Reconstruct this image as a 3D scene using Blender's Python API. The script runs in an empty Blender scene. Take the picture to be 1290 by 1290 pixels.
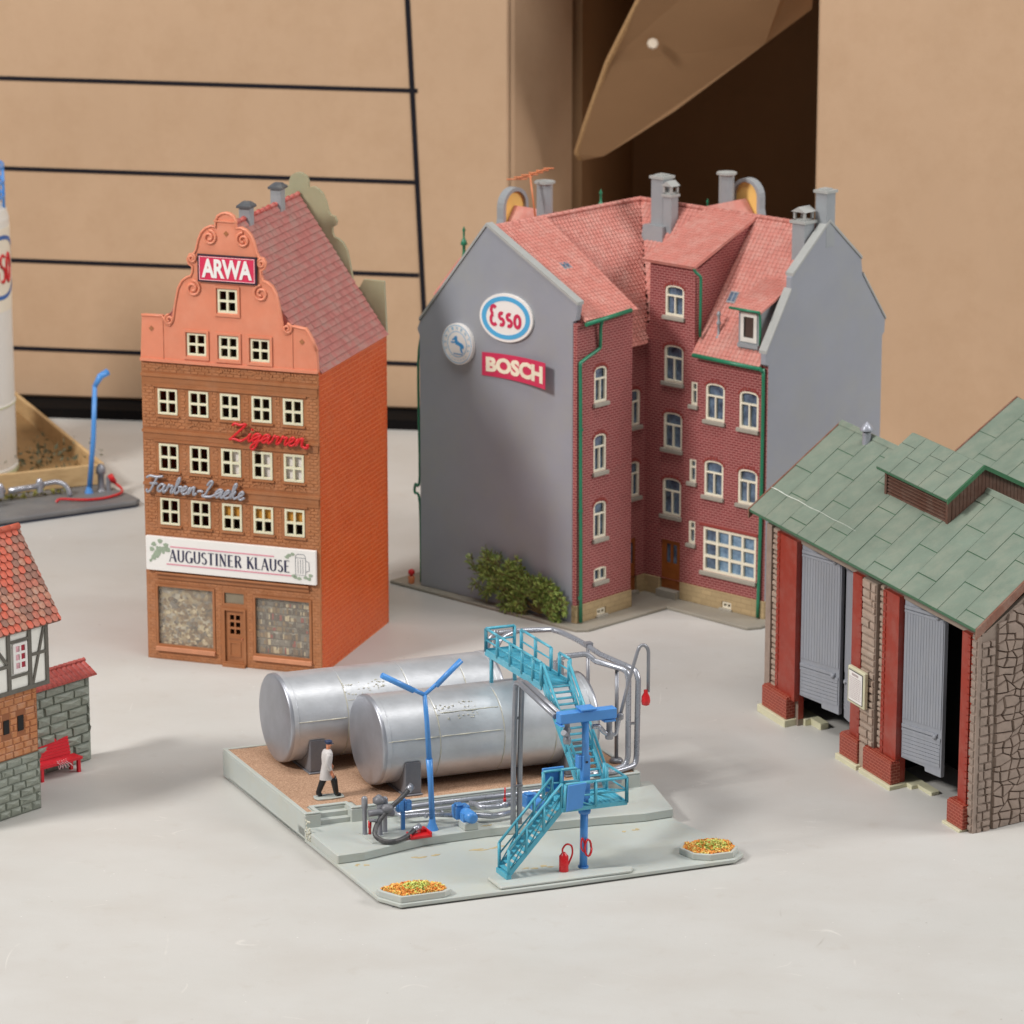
import bpy, bmesh, math, random
from mathutils import Vector, Matrix
from mathutils.geometry import tessellate_polygon
random.seed(7)
R = math.radians
S = bpy.context.scene
COL = S.collection
# ---------------------------------------------------------------- camera
cam_d = bpy.data.cameras.new('camera'); cam = bpy.data.objects.new('camera', cam_d); COL.objects.link(cam)
S.camera = cam
cam.location = (0, 0, 4.5); cam.rotation_euler = (R(90 - 14.5), 0, 0)
cam_d.sensor_width = 36; cam_d.lens = 4800 / 1290 * 36
cam_d.clip_start = .5; cam_d.clip_end = 200
cam_d.dof.use_dof = True; cam_d.dof.focus_distance = 13.3; cam_d.dof.aperture_fstop = 3.9
# ---------------------------------------------------------------- light: an indoor room, one broad window light from the left front, ceiling lamps, an added side fill
W = bpy.data.worlds.new('World'); S.world = W; W.use_nodes = True
W.node_tree.nodes['Background'].inputs[0].default_value = (.86, .93, 1, 1)
W.node_tree.nodes['Background'].inputs[1].default_value = .17
def area(name, loc, target, sx, sy, power, colr):
    l = bpy.data.lights.new(name, 'AREA'); l.shape = 'RECTANGLE'; l.size = sx; l.size_y = sy; l.energy = power; l.color = colr
    o = bpy.data.objects.new(name, l); COL.objects.link(o); o.location = loc
    o.rotation_euler = (Vector(target) - Vector(loc)).to_track_quat('-Z', 'Y').to_euler()
    return o
area('window_light', (-10.6, 7.5, 10.4), (-.3, 15, .8), 2.5, 2.5, 1780, (1, .975, .94))
area('ceiling_lamp', (-.5, 11.5, 13), (0, 14, 0), 9, 2.2, 760, (1, .98, .95))
area('side_fill', (13.6, 12.2, 9.2), (.3, 14.6, .5), 6, 5, 1330, (1, .98, .96))  # added fill without a known source, brightens the right-facing walls
S.view_settings.view_transform = 'Standard'; S.view_settings.look = 'None'; S.view_settings.exposure = 0; S.view_settings.gamma = 1
S.cycles.max_bounces = 8; S.cycles.diffuse_bounces = 4; S.cycles.use_denoising = True

# ---------------------------------------------------------------- materials
def lin(c):
    return tuple((x / 12.92 if x <= .04045 else ((x + .055) / 1.055) ** 2.4) for x in (v / 255 for v in c))
def mat(name, rgb, rough=.5, var=.12, scale=12, bump=.0, bscale=60, metal=0, dust=0, dustc=(190, 182, 170), spec=.5, sss=0, brick=None, streak=None, mix=None, coat=0, alpha=1):
    m = bpy.data.materials.new(name); m.use_nodes = True
    nt = m.node_tree; N = nt.nodes; L = nt.links; b = N['Principled BSDF']
    tc = N.new('ShaderNodeTexCoord')
    c = lin(rgb)
    n1 = N.new('ShaderNodeTexNoise'); n1.inputs['Scale'].default_value = scale; n1.inputs['Detail'].default_value = 6; n1.inputs['Roughness'].default_value = .65
    src = tc.outputs['Object']
    if streak:
        mp = N.new('ShaderNodeMapping'); mp.inputs['Scale'].default_value = streak; L.new(src, mp.inputs[0]); L.new(mp.outputs[0], n1.inputs[0])
    else: L.new(src, n1.inputs[0])
    rmp = N.new('ShaderNodeValToRGB'); e = rmp.color_ramp.elements
    e[0].position = .3; e[1].position = .7
    c2 = lin(mix) if mix else None
    e[0].color = tuple(x * (1 - var) for x in c) + (1,)
    e[1].color = (tuple(min(1, x * (1 + var)) for x in c) if not c2 else c2) + (1,)
    L.new(n1.outputs['Fac'], rmp.inputs[0]); out = rmp.outputs[0]
    hsrc = None
    if brick:
        bt = N.new('ShaderNodeTexBrick'); uv = N.new('ShaderNodeUVMap'); uv.uv_map = 'UVMap'; L.new(uv.outputs[0], bt.inputs[0])
        bt.inputs['Scale'].default_value = 1; bt.inputs['Brick Width'].default_value = brick[0]; bt.inputs['Row Height'].default_value = brick[1]
        bt.inputs['Mortar Size'].default_value = brick[2]; bt.inputs['Mortar Smooth'].default_value = .3; bt.inputs['Bias'].default_value = 0
        L.new(out, bt.inputs['Color1']); mx = N.new('ShaderNodeMixRGB'); mx.blend_type = 'MULTIPLY'; mx.inputs[0].default_value = 1
        mx.inputs[2].default_value = (.86, .86, .86, 1); L.new(out, mx.inputs[1]); L.new(mx.outputs[0], bt.inputs['Color2'])
        bt.inputs['Mortar'].default_value = lin(brick[3]) + (1,); out = bt.outputs['Color']; hsrc = bt.outputs['Fac']
    if dust:
        n2 = N.new('ShaderNodeTexNoise'); n2.inputs['Scale'].default_value = scale * .45 + 3; n2.inputs['Detail'].default_value = 8; n2.inputs['Roughness'].default_value = .75
        L.new(tc.outputs['Object'], n2.inputs[0])
        mr = N.new('ShaderNodeMapRange'); mr.inputs[1].default_value = .45; mr.inputs[2].default_value = .75; mr.inputs[4].default_value = dust; L.new(n2.outputs['Fac'], mr.inputs[0])
        mm = N.new('ShaderNodeMixRGB'); L.new(mr.outputs[0], mm.inputs[0]); L.new(out, mm.inputs[1]); mm.inputs[2].default_value = lin(dustc) + (1,); out = mm.outputs[0]
    L.new(out, b.inputs['Base Color'])
    b.inputs['Roughness'].default_value = rough; b.inputs['Metallic'].default_value = metal; b.inputs['Specular IOR Level'].default_value = spec
    if coat: b.inputs['Coat Weight'].default_value = coat; b.inputs['Coat Roughness'].default_value = .25
    if sss:
        b.inputs['Subsurface Weight'].default_value = sss; b.inputs['Subsurface Radius'].default_value = (.02, .01, .006); b.inputs['Subsurface Scale'].default_value = 1
    nr = N.new('ShaderNodeMapRange'); nr.inputs[3].default_value = rough * .8; nr.inputs[4].default_value = min(1, rough * 1.2); L.new(n1.outputs['Fac'], nr.inputs[0]); L.new(nr.outputs[0], b.inputs['Roughness'])
    if bump or hsrc:
        bp = N.new('ShaderNodeBump'); bp.inputs['Distance'].default_value = .004; last = None
        if hsrc:
            bp.inputs['Strength'].default_value = .6; bp.invert = True; L.new(hsrc, bp.inputs['Height']); last = bp
        if bump:
            b2 = N.new('ShaderNodeBump'); b2.inputs['Distance'].default_value = .004; b2.inputs['Strength'].default_value = bump
            n3 = N.new('ShaderNodeTexNoise'); n3.inputs['Scale'].default_value = bscale; n3.inputs['Detail'].default_value = 4
            if streak: L.new(mp.outputs[0], n3.inputs[0])
            else: L.new(tc.outputs['Object'], n3.inputs[0])
            L.new(n3.outputs['Fac'], b2.inputs['Height'])
            if last: L.new(last.outputs[0], b2.inputs['Normal'])
            last = b2
        L.new(last.outputs[0], b.inputs['Normal'])
    return m
def glassy(name, tint=(230, 235, 235), a=.25):
    m = bpy.data.materials.new(name); m.use_nodes = True; b = m.node_tree.nodes['Principled BSDF']
    b.inputs['Base Color'].default_value = lin(tint) + (1,); b.inputs['Roughness'].default_value = .12; b.inputs['Alpha'].default_value = a
    return m

# ---------------------------------------------------------------- frames and mesh builder
class Fr:
    def __init__(s, o, ex, ey, z=0, kz=0, kv=0):
        s.o = Vector((o[0], o[1], z)); s.ex = Vector((ex[0], ex[1], 0)); s.ey = Vector((ey[0], ey[1], 0)); s.kz = kz; s.kv = kv
    def to(s, p):
        u, v, w = p
        return s.o + s.ex * u + s.ey * v + Vector((0, 0, w + s.kz * u + s.kv * v))
    def sub(s, u, v, du, dv, su=None):
        """frame whose x axis runs along local (du,dv); its inward axis is 90 degrees to the left of it"""
        f = Fr((0, 0), (1, 0), (0, 1)); p = s.to((u, v, 0)); f.o = p
        f.ex = (s.ex * du + s.ey * dv); f.ey = (s.ex * -dv + s.ey * du); f.kz = s.kz * du + s.kv * dv; f.kv = -s.kz * dv + s.kv * du
        return f
def cr(pts, n=6, closed=False):
    P = [Vector(p) for p in pts]; out = []; k = len(P)
    for i in range(k if closed else k - 1):
        a = P[i - 1] if (i > 0 or closed) else P[i]; b = P[i]; c = P[(i + 1) % k]; d = P[(i + 2) % k] if (i + 2 < k or closed) else P[(i + 1) % k]
        for j in range(n):
            t = j / n
            out.append(.5 * ((2 * b) + (c - a) * t + (2 * a - 5 * b + 4 * c - d) * t * t + (3 * b - a - 3 * c + d) * t ** 3))
    if not closed: out.append(P[-1])
    return out
class MB:
    def __init__(s, fr): s.fr = fr; s.v = []; s.f = []; s.uv = []; s.sm = []
    def add(s, pts, faces, smooth=False, uvf=None):
        b = len(s.v); P = [Vector(p) for p in pts]; s.v += [s.fr.to(p) for p in P]
        for k, f in enumerate(faces):
            s.f.append([b + i for i in f]); s.sm.append(smooth)
            q = [P[i] for i in f]; n = Vector((0, 0, 0))
            for i in range(len(q)): n += q[i].cross(q[(i + 1) % len(q)])
            n = n.normalized() if n.length > 1e-12 else Vector((0, 0, 1))
            if abs(n.z) > .93: s.uv.append([(p.x, p.y) for p in q])
            elif abs(n.x) > abs(n.y): g = 1 / math.sqrt(max(.05, 1 - n.z ** 2)); s.uv.append([(p.y, p.z * g) for p in q])
            else: g = 1 / math.sqrt(max(.05, 1 - n.z ** 2)); s.uv.append([(p.x, p.z * g) for p in q])
        return s
    def box(s, u0, u1, v0, v1, w0, w1, taper=0):
        t = taper
        P = [(u0, v0, w0), (u1, v0, w0), (u1, v1, w0), (u0, v1, w0), (u0 + t, v0 + t, w1), (u1 - t, v0 + t, w1), (u1 - t, v1 - t, w1), (u0 + t, v1 - t, w1)]
        return s.add(P, [(0, 3, 2, 1), (4, 5, 6, 7), (0, 1, 5, 4), (1, 2, 6, 5), (2, 3, 7, 6), (3, 0, 4, 7)])
    def hexa(s, lo, hi):
        n = len(lo)
        return s.add(list(lo) + list(hi), [tuple(range(n - 1, -1, -1)), tuple(range(n, 2 * n))] + [(i, (i + 1) % n, n + (i + 1) % n, n + i) for i in range(n)])
    def slab(s, pts, t):
        """flat polygon given in 3D, thickened downwards along its normal"""
        P = [Vector(p) for p in pts]; n = (P[1] - P[0]).cross(P[2] - P[0]).normalized()
        if n.z < 0: n = -n
        return s.hexa([p - n * t for p in P], P)
    def prism(s, poly, ax, a0, a1, holes=()):
        """poly in (u,w) if ax=='v', (v,w) if ax=='u', (u,v) if ax=='w'"""
        def m(p, a): return (p[0], a, p[1]) if ax == 'v' else ((a, p[0], p[1]) if ax == 'u' else (p[0], p[1], a))
        loops = [list(poly)] + [list(h) for h in holes]
        flat = [p for l in loops for p in l]
        tris = tessellate_polygon([[Vector((p[0], p[1], 0)) for p in l] for l in loops])
        n = len(flat); P = [m(p, a0) for p in flat] + [m(p, a1) for p in flat]
        F = [tuple(t) for t in tris] + [tuple(i + n for i in reversed(t)) for t in tris]
        k = 0
        for l in loops:
            for i in range(len(l)):
                a, b = k + i, k + (i + 1) % len(l); F.append((a, b, b + n, a + n))
            k += len(l)
        return s.add(P, F)
    def tube(s, pts, r, n=8, closed=False, flat=None):
        W = [s.fr.to(p) for p in pts]; k = len(W); b = len(s.v)
        rr = r if isinstance(r, (list, tuple)) else [r] * k
        prev = None
        for i, p in enumerate(W):
            a = W[i - 1] if (i > 0 or closed) else p; c = W[(i + 1) % k] if (i < k - 1 or closed) else p
            t = (c - a); t = t.normalized() if t.length > 1e-9 else Vector((0, 0, 1))
            x = prev - t * prev.dot(t) if prev is not None else (t.cross(Vector((0, 0, 1))) if abs(t.z) < .9 else t.cross(Vector((1, 0, 0))))
            x.normalize(); y = t.cross(x); prev = x
            for j in range(n):
                g = 2 * math.pi * j / n; s.v.append(p + (x * math.cos(g) + y * math.sin(g)) * rr[i])
        for i in range(k if closed else k - 1):
            for j in range(n):
                i2 = (i + 1) % k; q = (b + i * n + j, b + i * n + (j + 1) % n, b + i2 * n + (j + 1) % n, b + i2 * n + j)
                s.f.append(list(q)); s.sm.append(True); s.uv.append([(j / n, i * .05), ((j + 1) / n, i * .05), ((j + 1) / n, i * .05 + .05), (j / n, i * .05 + .05)])
        if not closed:
            for q in (list(range(b + n - 1, b - 1, -1)), list(range(b + (k - 1) * n, b + k * n))):
                s.f.append(q); s.sm.append(False); s.uv.append([(0, 0)] * n)
        return s
    def lathe(s, c, prof, n=16, axis='w', smooth=True):
        """prof: (radius, height) along axis from c"""
        P = []; F = []; k = len(prof)
        for r, h in prof:
            for j in range(n):
                g = 2 * math.pi * j / n; x, y = r * math.cos(g), r * math.sin(g)
                P.append((c[0] + x, c[1] + y, c[2] + h) if axis == 'w' else ((c[0] + h, c[1] + x, c[2] + y) if axis == 'u' else (c[0] + x, c[1] + h, c[2] + y)))
        for i in range(k - 1):
            for j in range(n): F.append((i * n + j, i * n + (j + 1) % n, (i + 1) * n + (j + 1) % n, (i + 1) * n + j))
        s.add(P, F, smooth); s.add([P[i] for i in range(n)], [tuple(range(n - 1, -1, -1))]); s.add(P[-n:], [tuple(range(n))])
        return s
    def ribbon(s, pts, width, v, th=.0015, wid=None, thick_thin=None):
        """flat stroke in the (u,w) plane at depth v, proud towards -v"""
        P = [Vector((p[0], p[1])) for p in pts]; k = len(P); A = []; B = []
        closed = (P[0] - P[-1]).length < 1e-6 and k > 3
        for i in range(k):
            a = P[i - 1] if i > 0 else (P[k - 2] if closed else P[i]); c = P[i + 1] if i < k - 1 else (P[1] if closed else P[i]); t = (c - a).normalized(); n = Vector((-t.y, t.x))
            w = width
            if thick_thin: w = thick_thin[0] + (thick_thin[1] - thick_thin[0]) * abs(t.y) ** 1.5 * (1 if True else 0)
            A.append(P[i] + n * w / 2); B.append(P[i] - n * w / 2)
        pts3 = [(p.x, v - th, p.y) for p in A] + [(p.x, v - th, p.y) for p in B] + [(p.x, v, p.y) for p in A] + [(p.x, v, p.y) for p in B]
        F = []
        for i in range(k - 1):
            F += [(i, i + 1, k + i + 1, k + i), (i, 2 * k + i, 2 * k + i + 1, i + 1), (k + i, k + i + 1, 3 * k + i + 1, 3 * k + i)]
        if not closed: F += [(0, k, 3 * k, 2 * k), (k - 1, 3 * k - 1, 4 * k - 1, 2 * k - 1)][:1] + [(k - 1, 2 * k - 1, 4 * k - 1, 3 * k - 1)]
        return s.add(pts3, F)
    def text(s, txt, u0, u1, w0, w1, v, th=.003, bold=0, rot=0, spacing=1, centre=None):
        c = bpy.data.curves.new('t', 'FONT'); c.body = txt; c.size = 1; c.extrude = .01; c.offset = bold; c.space_character = spacing; c.resolution_u = 3
        o = bpy.data.objects.new('t', c); COL.objects.link(o); dg = bpy.context.evaluated_depsgraph_get(); dg.update()
        me = bpy.data.meshes.new_from_object(o.evaluated_get(dg)); P = [x.co.copy() for x in me.vertices]; F = [tuple(p.vertices) for p in me.polygons]
        bpy.data.objects.remove(o); bpy.data.curves.remove(c); bpy.data.meshes.remove(me)
        x0 = min(p.x for p in P); x1 = max(p.x for p in P); y0 = min(p.y for p in P); y1 = max(p.y for p in P)
        cu, cw = (u0 + u1) / 2, (w0 + w1) / 2; cs, sn = math.cos(rot), math.sin(rot); Q = []
        for p in P:
            u = u0 + (p.x - x0) / (x1 - x0) * (u1 - u0) - cu; w = w0 + (p.y - y0) / (y1 - y0) * (w1 - w0) - cw
            Q.append((cu + u * cs - w * sn, v - (th if p.z > 0 else 0), cw + u * sn + w * cs))
        return s.add(Q, F)
def bricks(mb, u0, u1, w0, w1, bu, bw, gap, v, proud, skip=(), jit=0, test=None, rnd=0):
    row = 0; w = w0
    while w < w1 - bw * .4:
        t = min(w + bw - gap, w1); iv = [(u0, u1)]
        for a, b, c, d in skip:
            if c < t and d > w:
                iv = [x for (p, q) in iv for x in ((p, min(q, a)), (max(p, b), q)) if x[1] - x[0] > .004]
        for p, q in iv:
            x = u0 - (bu / 2 if row % 2 else 0)
            while x < q:
                bb = bu
                a, b = max(x, p), min(x + bb - gap, q)
                if b - a > .004 and (test is None or (test(a, (w + t) / 2) and test(b, (w + t) / 2))):
                    pr = proud * (1 - rnd * random.random())
                    e = gap * .4
                    mb.add([(a, v, w), (b, v, w), (b, v, t), (a, v, t), (a + e, v - pr, w + e), (b - e, v - pr, w + e), (b - e, v - pr, t - e), (a + e, v - pr, t - e)],
                           [(4, 5, 6, 7), (0, 1, 5, 4), (1, 2, 6, 5), (2, 3, 7, 6), (3, 0, 4, 7)])
                x += bb
        w += bw; row += 1
def tiles(mb, P0, A, B, na, nb, proud, gap=.12, test=None, rnd=.3, stag=True):
    """overlapping tiles on the parallelogram P0 + s*A + t*B (t goes up the slope)"""
    P0, A, B = Vector(P0), Vector(A), Vector(B); n = A.cross(B).normalized(); n = n if n.z > 0 else -n
    for j in range(nb):
        for i in range(-1 if stag and j % 2 else 0, na):
            o = .5 if stag and j % 2 else 0
            a, b = max(0, (i + o + gap / 2) / na), min(1, (i + o + 1 - gap / 2) / na); c, d = j / nb, (j + 1) / nb
            if b - a < .2 / na: continue
            if test and not test((a + b) / 2, (c + d) / 2): continue
            r = proud * (1 + rnd * (random.random() - .5)); c0 = c - .12 / nb
            q = [P0 + A * a + B * c0, P0 + A * b + B * c0, P0 + A * b + B * d, P0 + A * a + B * d]
            m = (a + b) / 2
            mb.add([q[0] + n * r * .5, q[1] + n * r * .5, P0 + A * m + B * c0 + n * r * 1.25, q[2] + n * .0006, q[3] + n * .0006, P0 + A * m + B * d + n * r * .5, q[0], q[1]],
                   [(0, 2, 5, 4), (2, 1, 3, 5), (6, 7, 1, 2, 0)])
def obj(name, mb, m, parent=None, label=None, kind=None, bevel=0, origin=None, seg=1):
    me = bpy.data.meshes.new(name)
    off = parent_origin(parent) if parent else (origin if origin else Vector((0, 0, 0)))
    me.from_pydata([v - off for v in mb.v], [], mb.f)
    me.polygons.foreach_set('use_smooth', mb.sm)
    uv = me.uv_layers.new(name='UVMap'); flat = []
    for f in mb.uv:
        for q in f: flat += [q[0], q[1]]
    if len(flat) == 2 * len(me.loops): uv.data.foreach_set('uv', flat)
    bm = bmesh.new(); bm.from_mesh(me); bmesh.ops.recalc_face_normals(bm, faces=bm.faces); bm.to_mesh(me); bm.free()
    me.materials.append(m)
    o = bpy.data.objects.new(name, me); COL.objects.link(o)
    if parent: o.parent = parent
    else: o.location = off
    if label: o['label'] = label
    if kind: o['kind'] = kind
    if bevel:
        b = o.modifiers.new('bevel', 'BEVEL'); b.width = bevel; b.segments = seg; b.limit_method = 'ANGLE'; b.angle_limit = R(50)
    return o
def parent_origin(p):
    while p.parent: p = p.parent
    return Vector(p['_o'])
def thing(name, label, cat, loc, group=None):
    o = bpy.data.objects.new(name, None); COL.objects.link(o); o.location = loc; o.empty_display_size = .05
    o['label'] = label; o['category'] = cat; o['_o'] = tuple(loc)
    if group: o['group'] = group
    return o
def solo(name, mb, m, label, cat, group=None, bevel=0):
    lo = Vector((sum(v.x for v in mb.v) / len(mb.v), sum(v.y for v in mb.v) / len(mb.v), min(v.z for v in mb.v)))
    o = obj(name, mb, m, origin=lo, bevel=bevel); o['label'] = label; o['category'] = cat; o['_o'] = tuple(lo)
    if group: o['group'] = group
    return o
def arc(cx, cy, rx, ry, a0, a1, n):
    return [(cx + rx * math.cos(R(a0 + (a1 - a0) * i / n)), cy + ry * math.sin(R(a0 + (a1 - a0) * i / n))) for i in range(n + 1)]
WORLD = Fr((0, 0), (1, 0), (0, 1))

# ---------------------------------------------------------------- floor
def floor_material():
    m = mat('concrete_floor', (197, 195, 190), rough=.46, var=.02, scale=.9, dust=.0, mix=(201, 199, 195), bump=.05, bscale=40, spec=.4)
    nt = m.node_tree; N = nt.nodes; L = nt.links; b = N['Principled BSDF']; tc = [n for n in N if n.type == 'TEX_COORD'][0]
    src = b.inputs['Base Color'].links[0].from_socket
    def layer(src, fac_socket, colr, blend='MIX'):
        x = N.new('ShaderNodeMixRGB'); x.blend_type = blend; L.new(fac_socket, x.inputs[0]); L.new(src, x.inputs[1]); x.inputs[2].default_value = lin(colr) + (1,); return x.outputs[0]
    def noise(scale, det=4, stretch=None, rot=0, rough=.6):
        n = N.new('ShaderNodeTexNoise'); n.inputs['Scale'].default_value = scale; n.inputs['Detail'].default_value = det; n.inputs['Roughness'].default_value = rough
        mp = N.new('ShaderNodeMapping'); mp.inputs['Scale'].default_value = stretch or (1, 1, 1); mp.inputs['Rotation'].default_value = (0, 0, rot); L.new(tc.outputs['Object'], mp.inputs[0]); L.new(mp.outputs[0], n.inputs[0]); return n.outputs['Fac']
    def mr(s, a, b_, c, d):
        n = N.new('ShaderNodeMapRange'); n.inputs[1].default_value = a; n.inputs[2].default_value = b_; n.inputs[3].default_value = c; n.inputs[4].default_value = d; L.new(s, n.inputs[0]); return n.outputs[0]
    def math_(op, a, v=None, b2=None):
        n = N.new('ShaderNodeMath'); n.operation = op; L.new(a, n.inputs[0])
        if v is not None: n.inputs[1].default_value = v
        if b2 is not None: L.new(b2, n.inputs[1])
        return n.outputs[0]
    o = layer(src, mr(noise(1.6, 8, (1, 1.5, 1), .4), .42, .8, 0, .34), (176, 165, 154))
    o = layer(o, mr(noise(9, 6), .6, .8, 0, .35), (176, 166, 154))
    for sc, st, rt, wdt, colr, am in ((2.1, (1, .35, 1), .9, .0035, (224, 220, 214), .6), (3.3, (.3, 1, 1), -.5, .003, (226, 222, 216), .5), (1.5, (1, .3, 1), 2.2, .0018, (150, 142, 132), .5), (5, (.5, 1, 1), 1.4, .0045, (222, 218, 212), .45)):
        n = noise(sc, 1.5, st, rt, .4); line = mr(math_('ABSOLUTE', math_('SUBTRACT', n, .5)), 0, wdt, am, 0)
        msk = mr(noise(sc * .9 + .7, 3, None, rt + 1), .6, .66, 0, 1)
        o = layer(o, math_('MULTIPLY', line, b2=msk), colr)
    v = N.new('ShaderNodeTexVoronoi'); v.inputs['Scale'].default_value = 13; L.new(tc.outputs['Object'], v.inputs[0])
    sp = mr(v.outputs['Distance'], .03, .07, .8, 0); o = layer(o, math_('MULTIPLY', sp, b2=mr(noise(3, 4, None, 2), .55, .62, 0, 1)), (128, 118, 106))
    v = N.new('ShaderNodeTexVoronoi'); v.inputs['Scale'].default_value = 22; L.new(tc.outputs['Object'], v.inputs[0])
    sp = mr(v.outputs['Distance'], .03, .08, .9, 0); o = layer(o, math_('MULTIPLY', sp, b2=mr(noise(4, 4, None, 1), .54, .6, 0, 1)), (238, 236, 232))
    o = layer(o, mr(noise(300, 3), .5, .7, 0, .22), (168, 162, 154)); o = layer(o, mr(noise(38, 6, None, .3, .8), .56, .7, 0, .2), (182, 174, 164))
    L.new(o, b.inputs['Base Color'])
    return m
mb = MB(WORLD); mb.box(-30, 30, -5, 45, -.2, 0); obj('floor', mb, floor_material(), kind='structure')

# ---------------------------------------------------------------- cartons behind
CARD = mat('cardboard', (194, 162, 132), rough=.9, var=.03, scale=2.2, bump=.10, bscale=120, streak=(1, 1, .5), mix=(198, 166, 136), dust=.35, dustc=(176, 142, 110), spec=.15)
CARD_IN = mat('cardboard_inside_shaded', (156, 122, 90), rough=.95, var=.04, scale=3, bump=.04, bscale=200, spec=.1)  # darker than CARD: shade of the flap and box inside put into the colour
CORE = mat('corrugated_core', (176, 140, 100), rough=.9, var=.35, scale=160, spec=.1)
INK = mat('black_ink', (24, 22, 30), rough=.7, var=.2, scale=30, spec=.2)
DARK = mat('black_under_box_shade', (16, 14, 14), rough=.9, var=.2, scale=9, spec=.1)
CB = Fr((-2.705, 19.628), (.989, -.147), (.147, .989))
t = thing('carton', 'big brown cardboard box with a printed grid of black lines, behind the narrow orange house', 'cardboard box', (-.5, 19.4, 0))
mb = MB(CB); mb.box(-3, 2.72, 0, 1.6, .06, 4.2); obj('box_body', mb, CARD, t, bevel=.012)
mb = MB(CB)
for (a, za, zb) in ((-3, 2.23, 2.21), (-3, 1.77, 1.722), (-3, 1.30, 1.251), (-3, .815, .768), (-3, .345, .30)):
    mb.hexa([(a, -.003, za - .011), (2.25, -.003, zb - .011), (2.25, -.003, zb + .011), (a, -.003, za + .011)], [(a, .001, za - .011), (2.25, .001, zb - .011), (2.25, .001, zb + .011), (a, .001, za + .011)])
mb.hexa([(2.288, -.0045, .07), (2.312, -.0045, .07), (2.128, -.0045, 4.0), (2.10, -.0045, 4.0)], [(2.288, .001, .07), (2.312, .001, .07), (2.128, .001, 4.0), (2.10, .001, 4.0)])
obj('printed_lines', mb, INK, t)
mb = MB(CB); mb.hexa([(2.725, .01, .1), (2.745, .03, .1), (2.98, .47, .1), (2.96, .48, .1)], [(2.725, .01, 4.1), (2.745, .03, 4.1), (2.98, .47, 4.1), (2.96, .48, 4.1)])
obj('side_flap', mb, CARD, t, label='brown flap folded back at the edge of the box')
mb = MB(CB); mb.box(-2.9, 2.62, -.22, 1.5, .0, .052); solo('shade_slab', mb, DARK, 'black slab standing in for the shade under the big box with printed lines', 'shade_slab')  # black slab added in place of the dark shade below the raised box
# open carton lying in the middle, dark inside
t = thing('carton', 'tall open brown box with a dark inside and a hanging flap, behind the brick building', 'cardboard box', (.9, 20.2, 0))
mb = MB(CB); mb.box(2.90, 3.02, .56, 2.9, 0, 3.2); mb.box(4.44, 4.47, .3, 2.9, 0, 3.2); mb.box(3.02, 4.44, 2.87, 2.9, 0, 3.2); mb.box(2.99, 4.47, -.55, 2.9, 3.2, 3.23); obj('box_body', mb, CARD_IN, t)
mb = MB(CB); mb.box(4.30, 4.33, 2.5, 2.86, .002, 3.19); obj('inner_divider', mb, CARD_IN, t)
mb = MB(WORLD)
fl = [(.333, 19.35, 1.385), (.358, 19.38, 1.352), (.468, 19.36, 1.376), (.628, 19.3, 1.487), (.825, 19.2, 1.633), (1.264, 19.0, 2.001), (1.49, 18.95, 2.18), (1.49, 18.7, 2.6), (1.49, 18.4, 2.9), (.85, 18.3, 2.831), (.744, 18.6, 2.498), (.626, 18.8, 2.243), (.477, 19.05, 1.895), (.383, 19.25, 1.585)]
mb.hexa(fl, [(x, y + .03, z + .03) for x, y, z in fl]); fo = obj('hanging_flap', mb, CARD_IN, t, label='wide flap hanging down from the open box')
mb = MB(WORLD)
mb.tube([(.352, 19.385, 1.36), (.330, 19.355, 1.395), (.383, 19.255, 1.585), (.477, 19.055, 1.895), (.626, 18.81, 2.243), (.744, 18.61, 2.498), (.85, 18.31, 2.831)], .015, 6); obj('cut_edge', mb, CORE, t)
mb = MB(WORLD); mb.lathe((.70, 18.93, 2.01), [(.02, -.012), (.03, 0), (.018, .012)], 8, 'v'); obj('paper_scrap', mb, mat('torn_paper', (215, 200, 180), .9), t)
# right carton
t = thing('carton', 'plain brown cardboard box at the right edge, behind the green roofed shed', 'cardboard box', (2.6, 18.9, 0))
CR = Fr((1.500, 18.62), (.996, -.09), (.09, .996))
mb = MB(CR); mb.box(0, 3.4, 0, 1.4, .003, 4.0); obj('box_body', mb, CARD, t, bevel=.01)
# ---------------------------------------------------------------- narrow gabled town house
BRN = mat('brown_plastic', (166, 106, 66), rough=.45, var=.1, scale=14, dust=.22, dustc=(196, 160, 132), spec=.4)
BRN2 = mat('brown_brick_plastic', (176, 116, 76), rough=.5, var=.16, scale=34, dust=.3, dustc=(192, 148, 120), spec=.35)
SALM = mat('salmon_plastic', (222, 137, 106), rough=.38, var=.05, scale=8, dust=.25, dustc=(236, 176, 150), sss=.15)
ORNG = mat('orange_brick_plastic', (200, 82, 26), rough=.42, var=.06, scale=8, dust=.3, dustc=(210, 118, 66))
CREAM = mat('cream_plastic', (232, 226, 196), rough=.4, var=.05, scale=20, dust=.2, sss=.1)
GREY = mat('grey_plastic', (150, 154, 158), rough=.42, var=.05, scale=10, dust=.25, dustc=(170, 168, 162))
DGREY = mat('dark_grey_plastic', (82, 84, 88), rough=.45, var=.1, scale=20, dust=.3)
MAROON = mat('old_red_tile', (176, 106, 98), rough=.6, var=.12, scale=26, dust=.9, dustc=(168, 142, 130), bump=.1)
RIDGE = mat('ridge_red', (190, 84, 76), rough=.5, var=.15, scale=40, dust=.4)
OLIVE = mat('unpainted_olive_plastic', (164, 160, 130), rough=.4, var=.06, sss=.2)
PINKRED = mat('crimson_sign_paint', (214, 44, 84), rough=.35, var=.03)
WHITE = mat('white_print', (240, 236, 232), rough=.5, var=.02)
BLACKP = mat('black_print', (34, 32, 44), rough=.5, var=.05)
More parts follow.
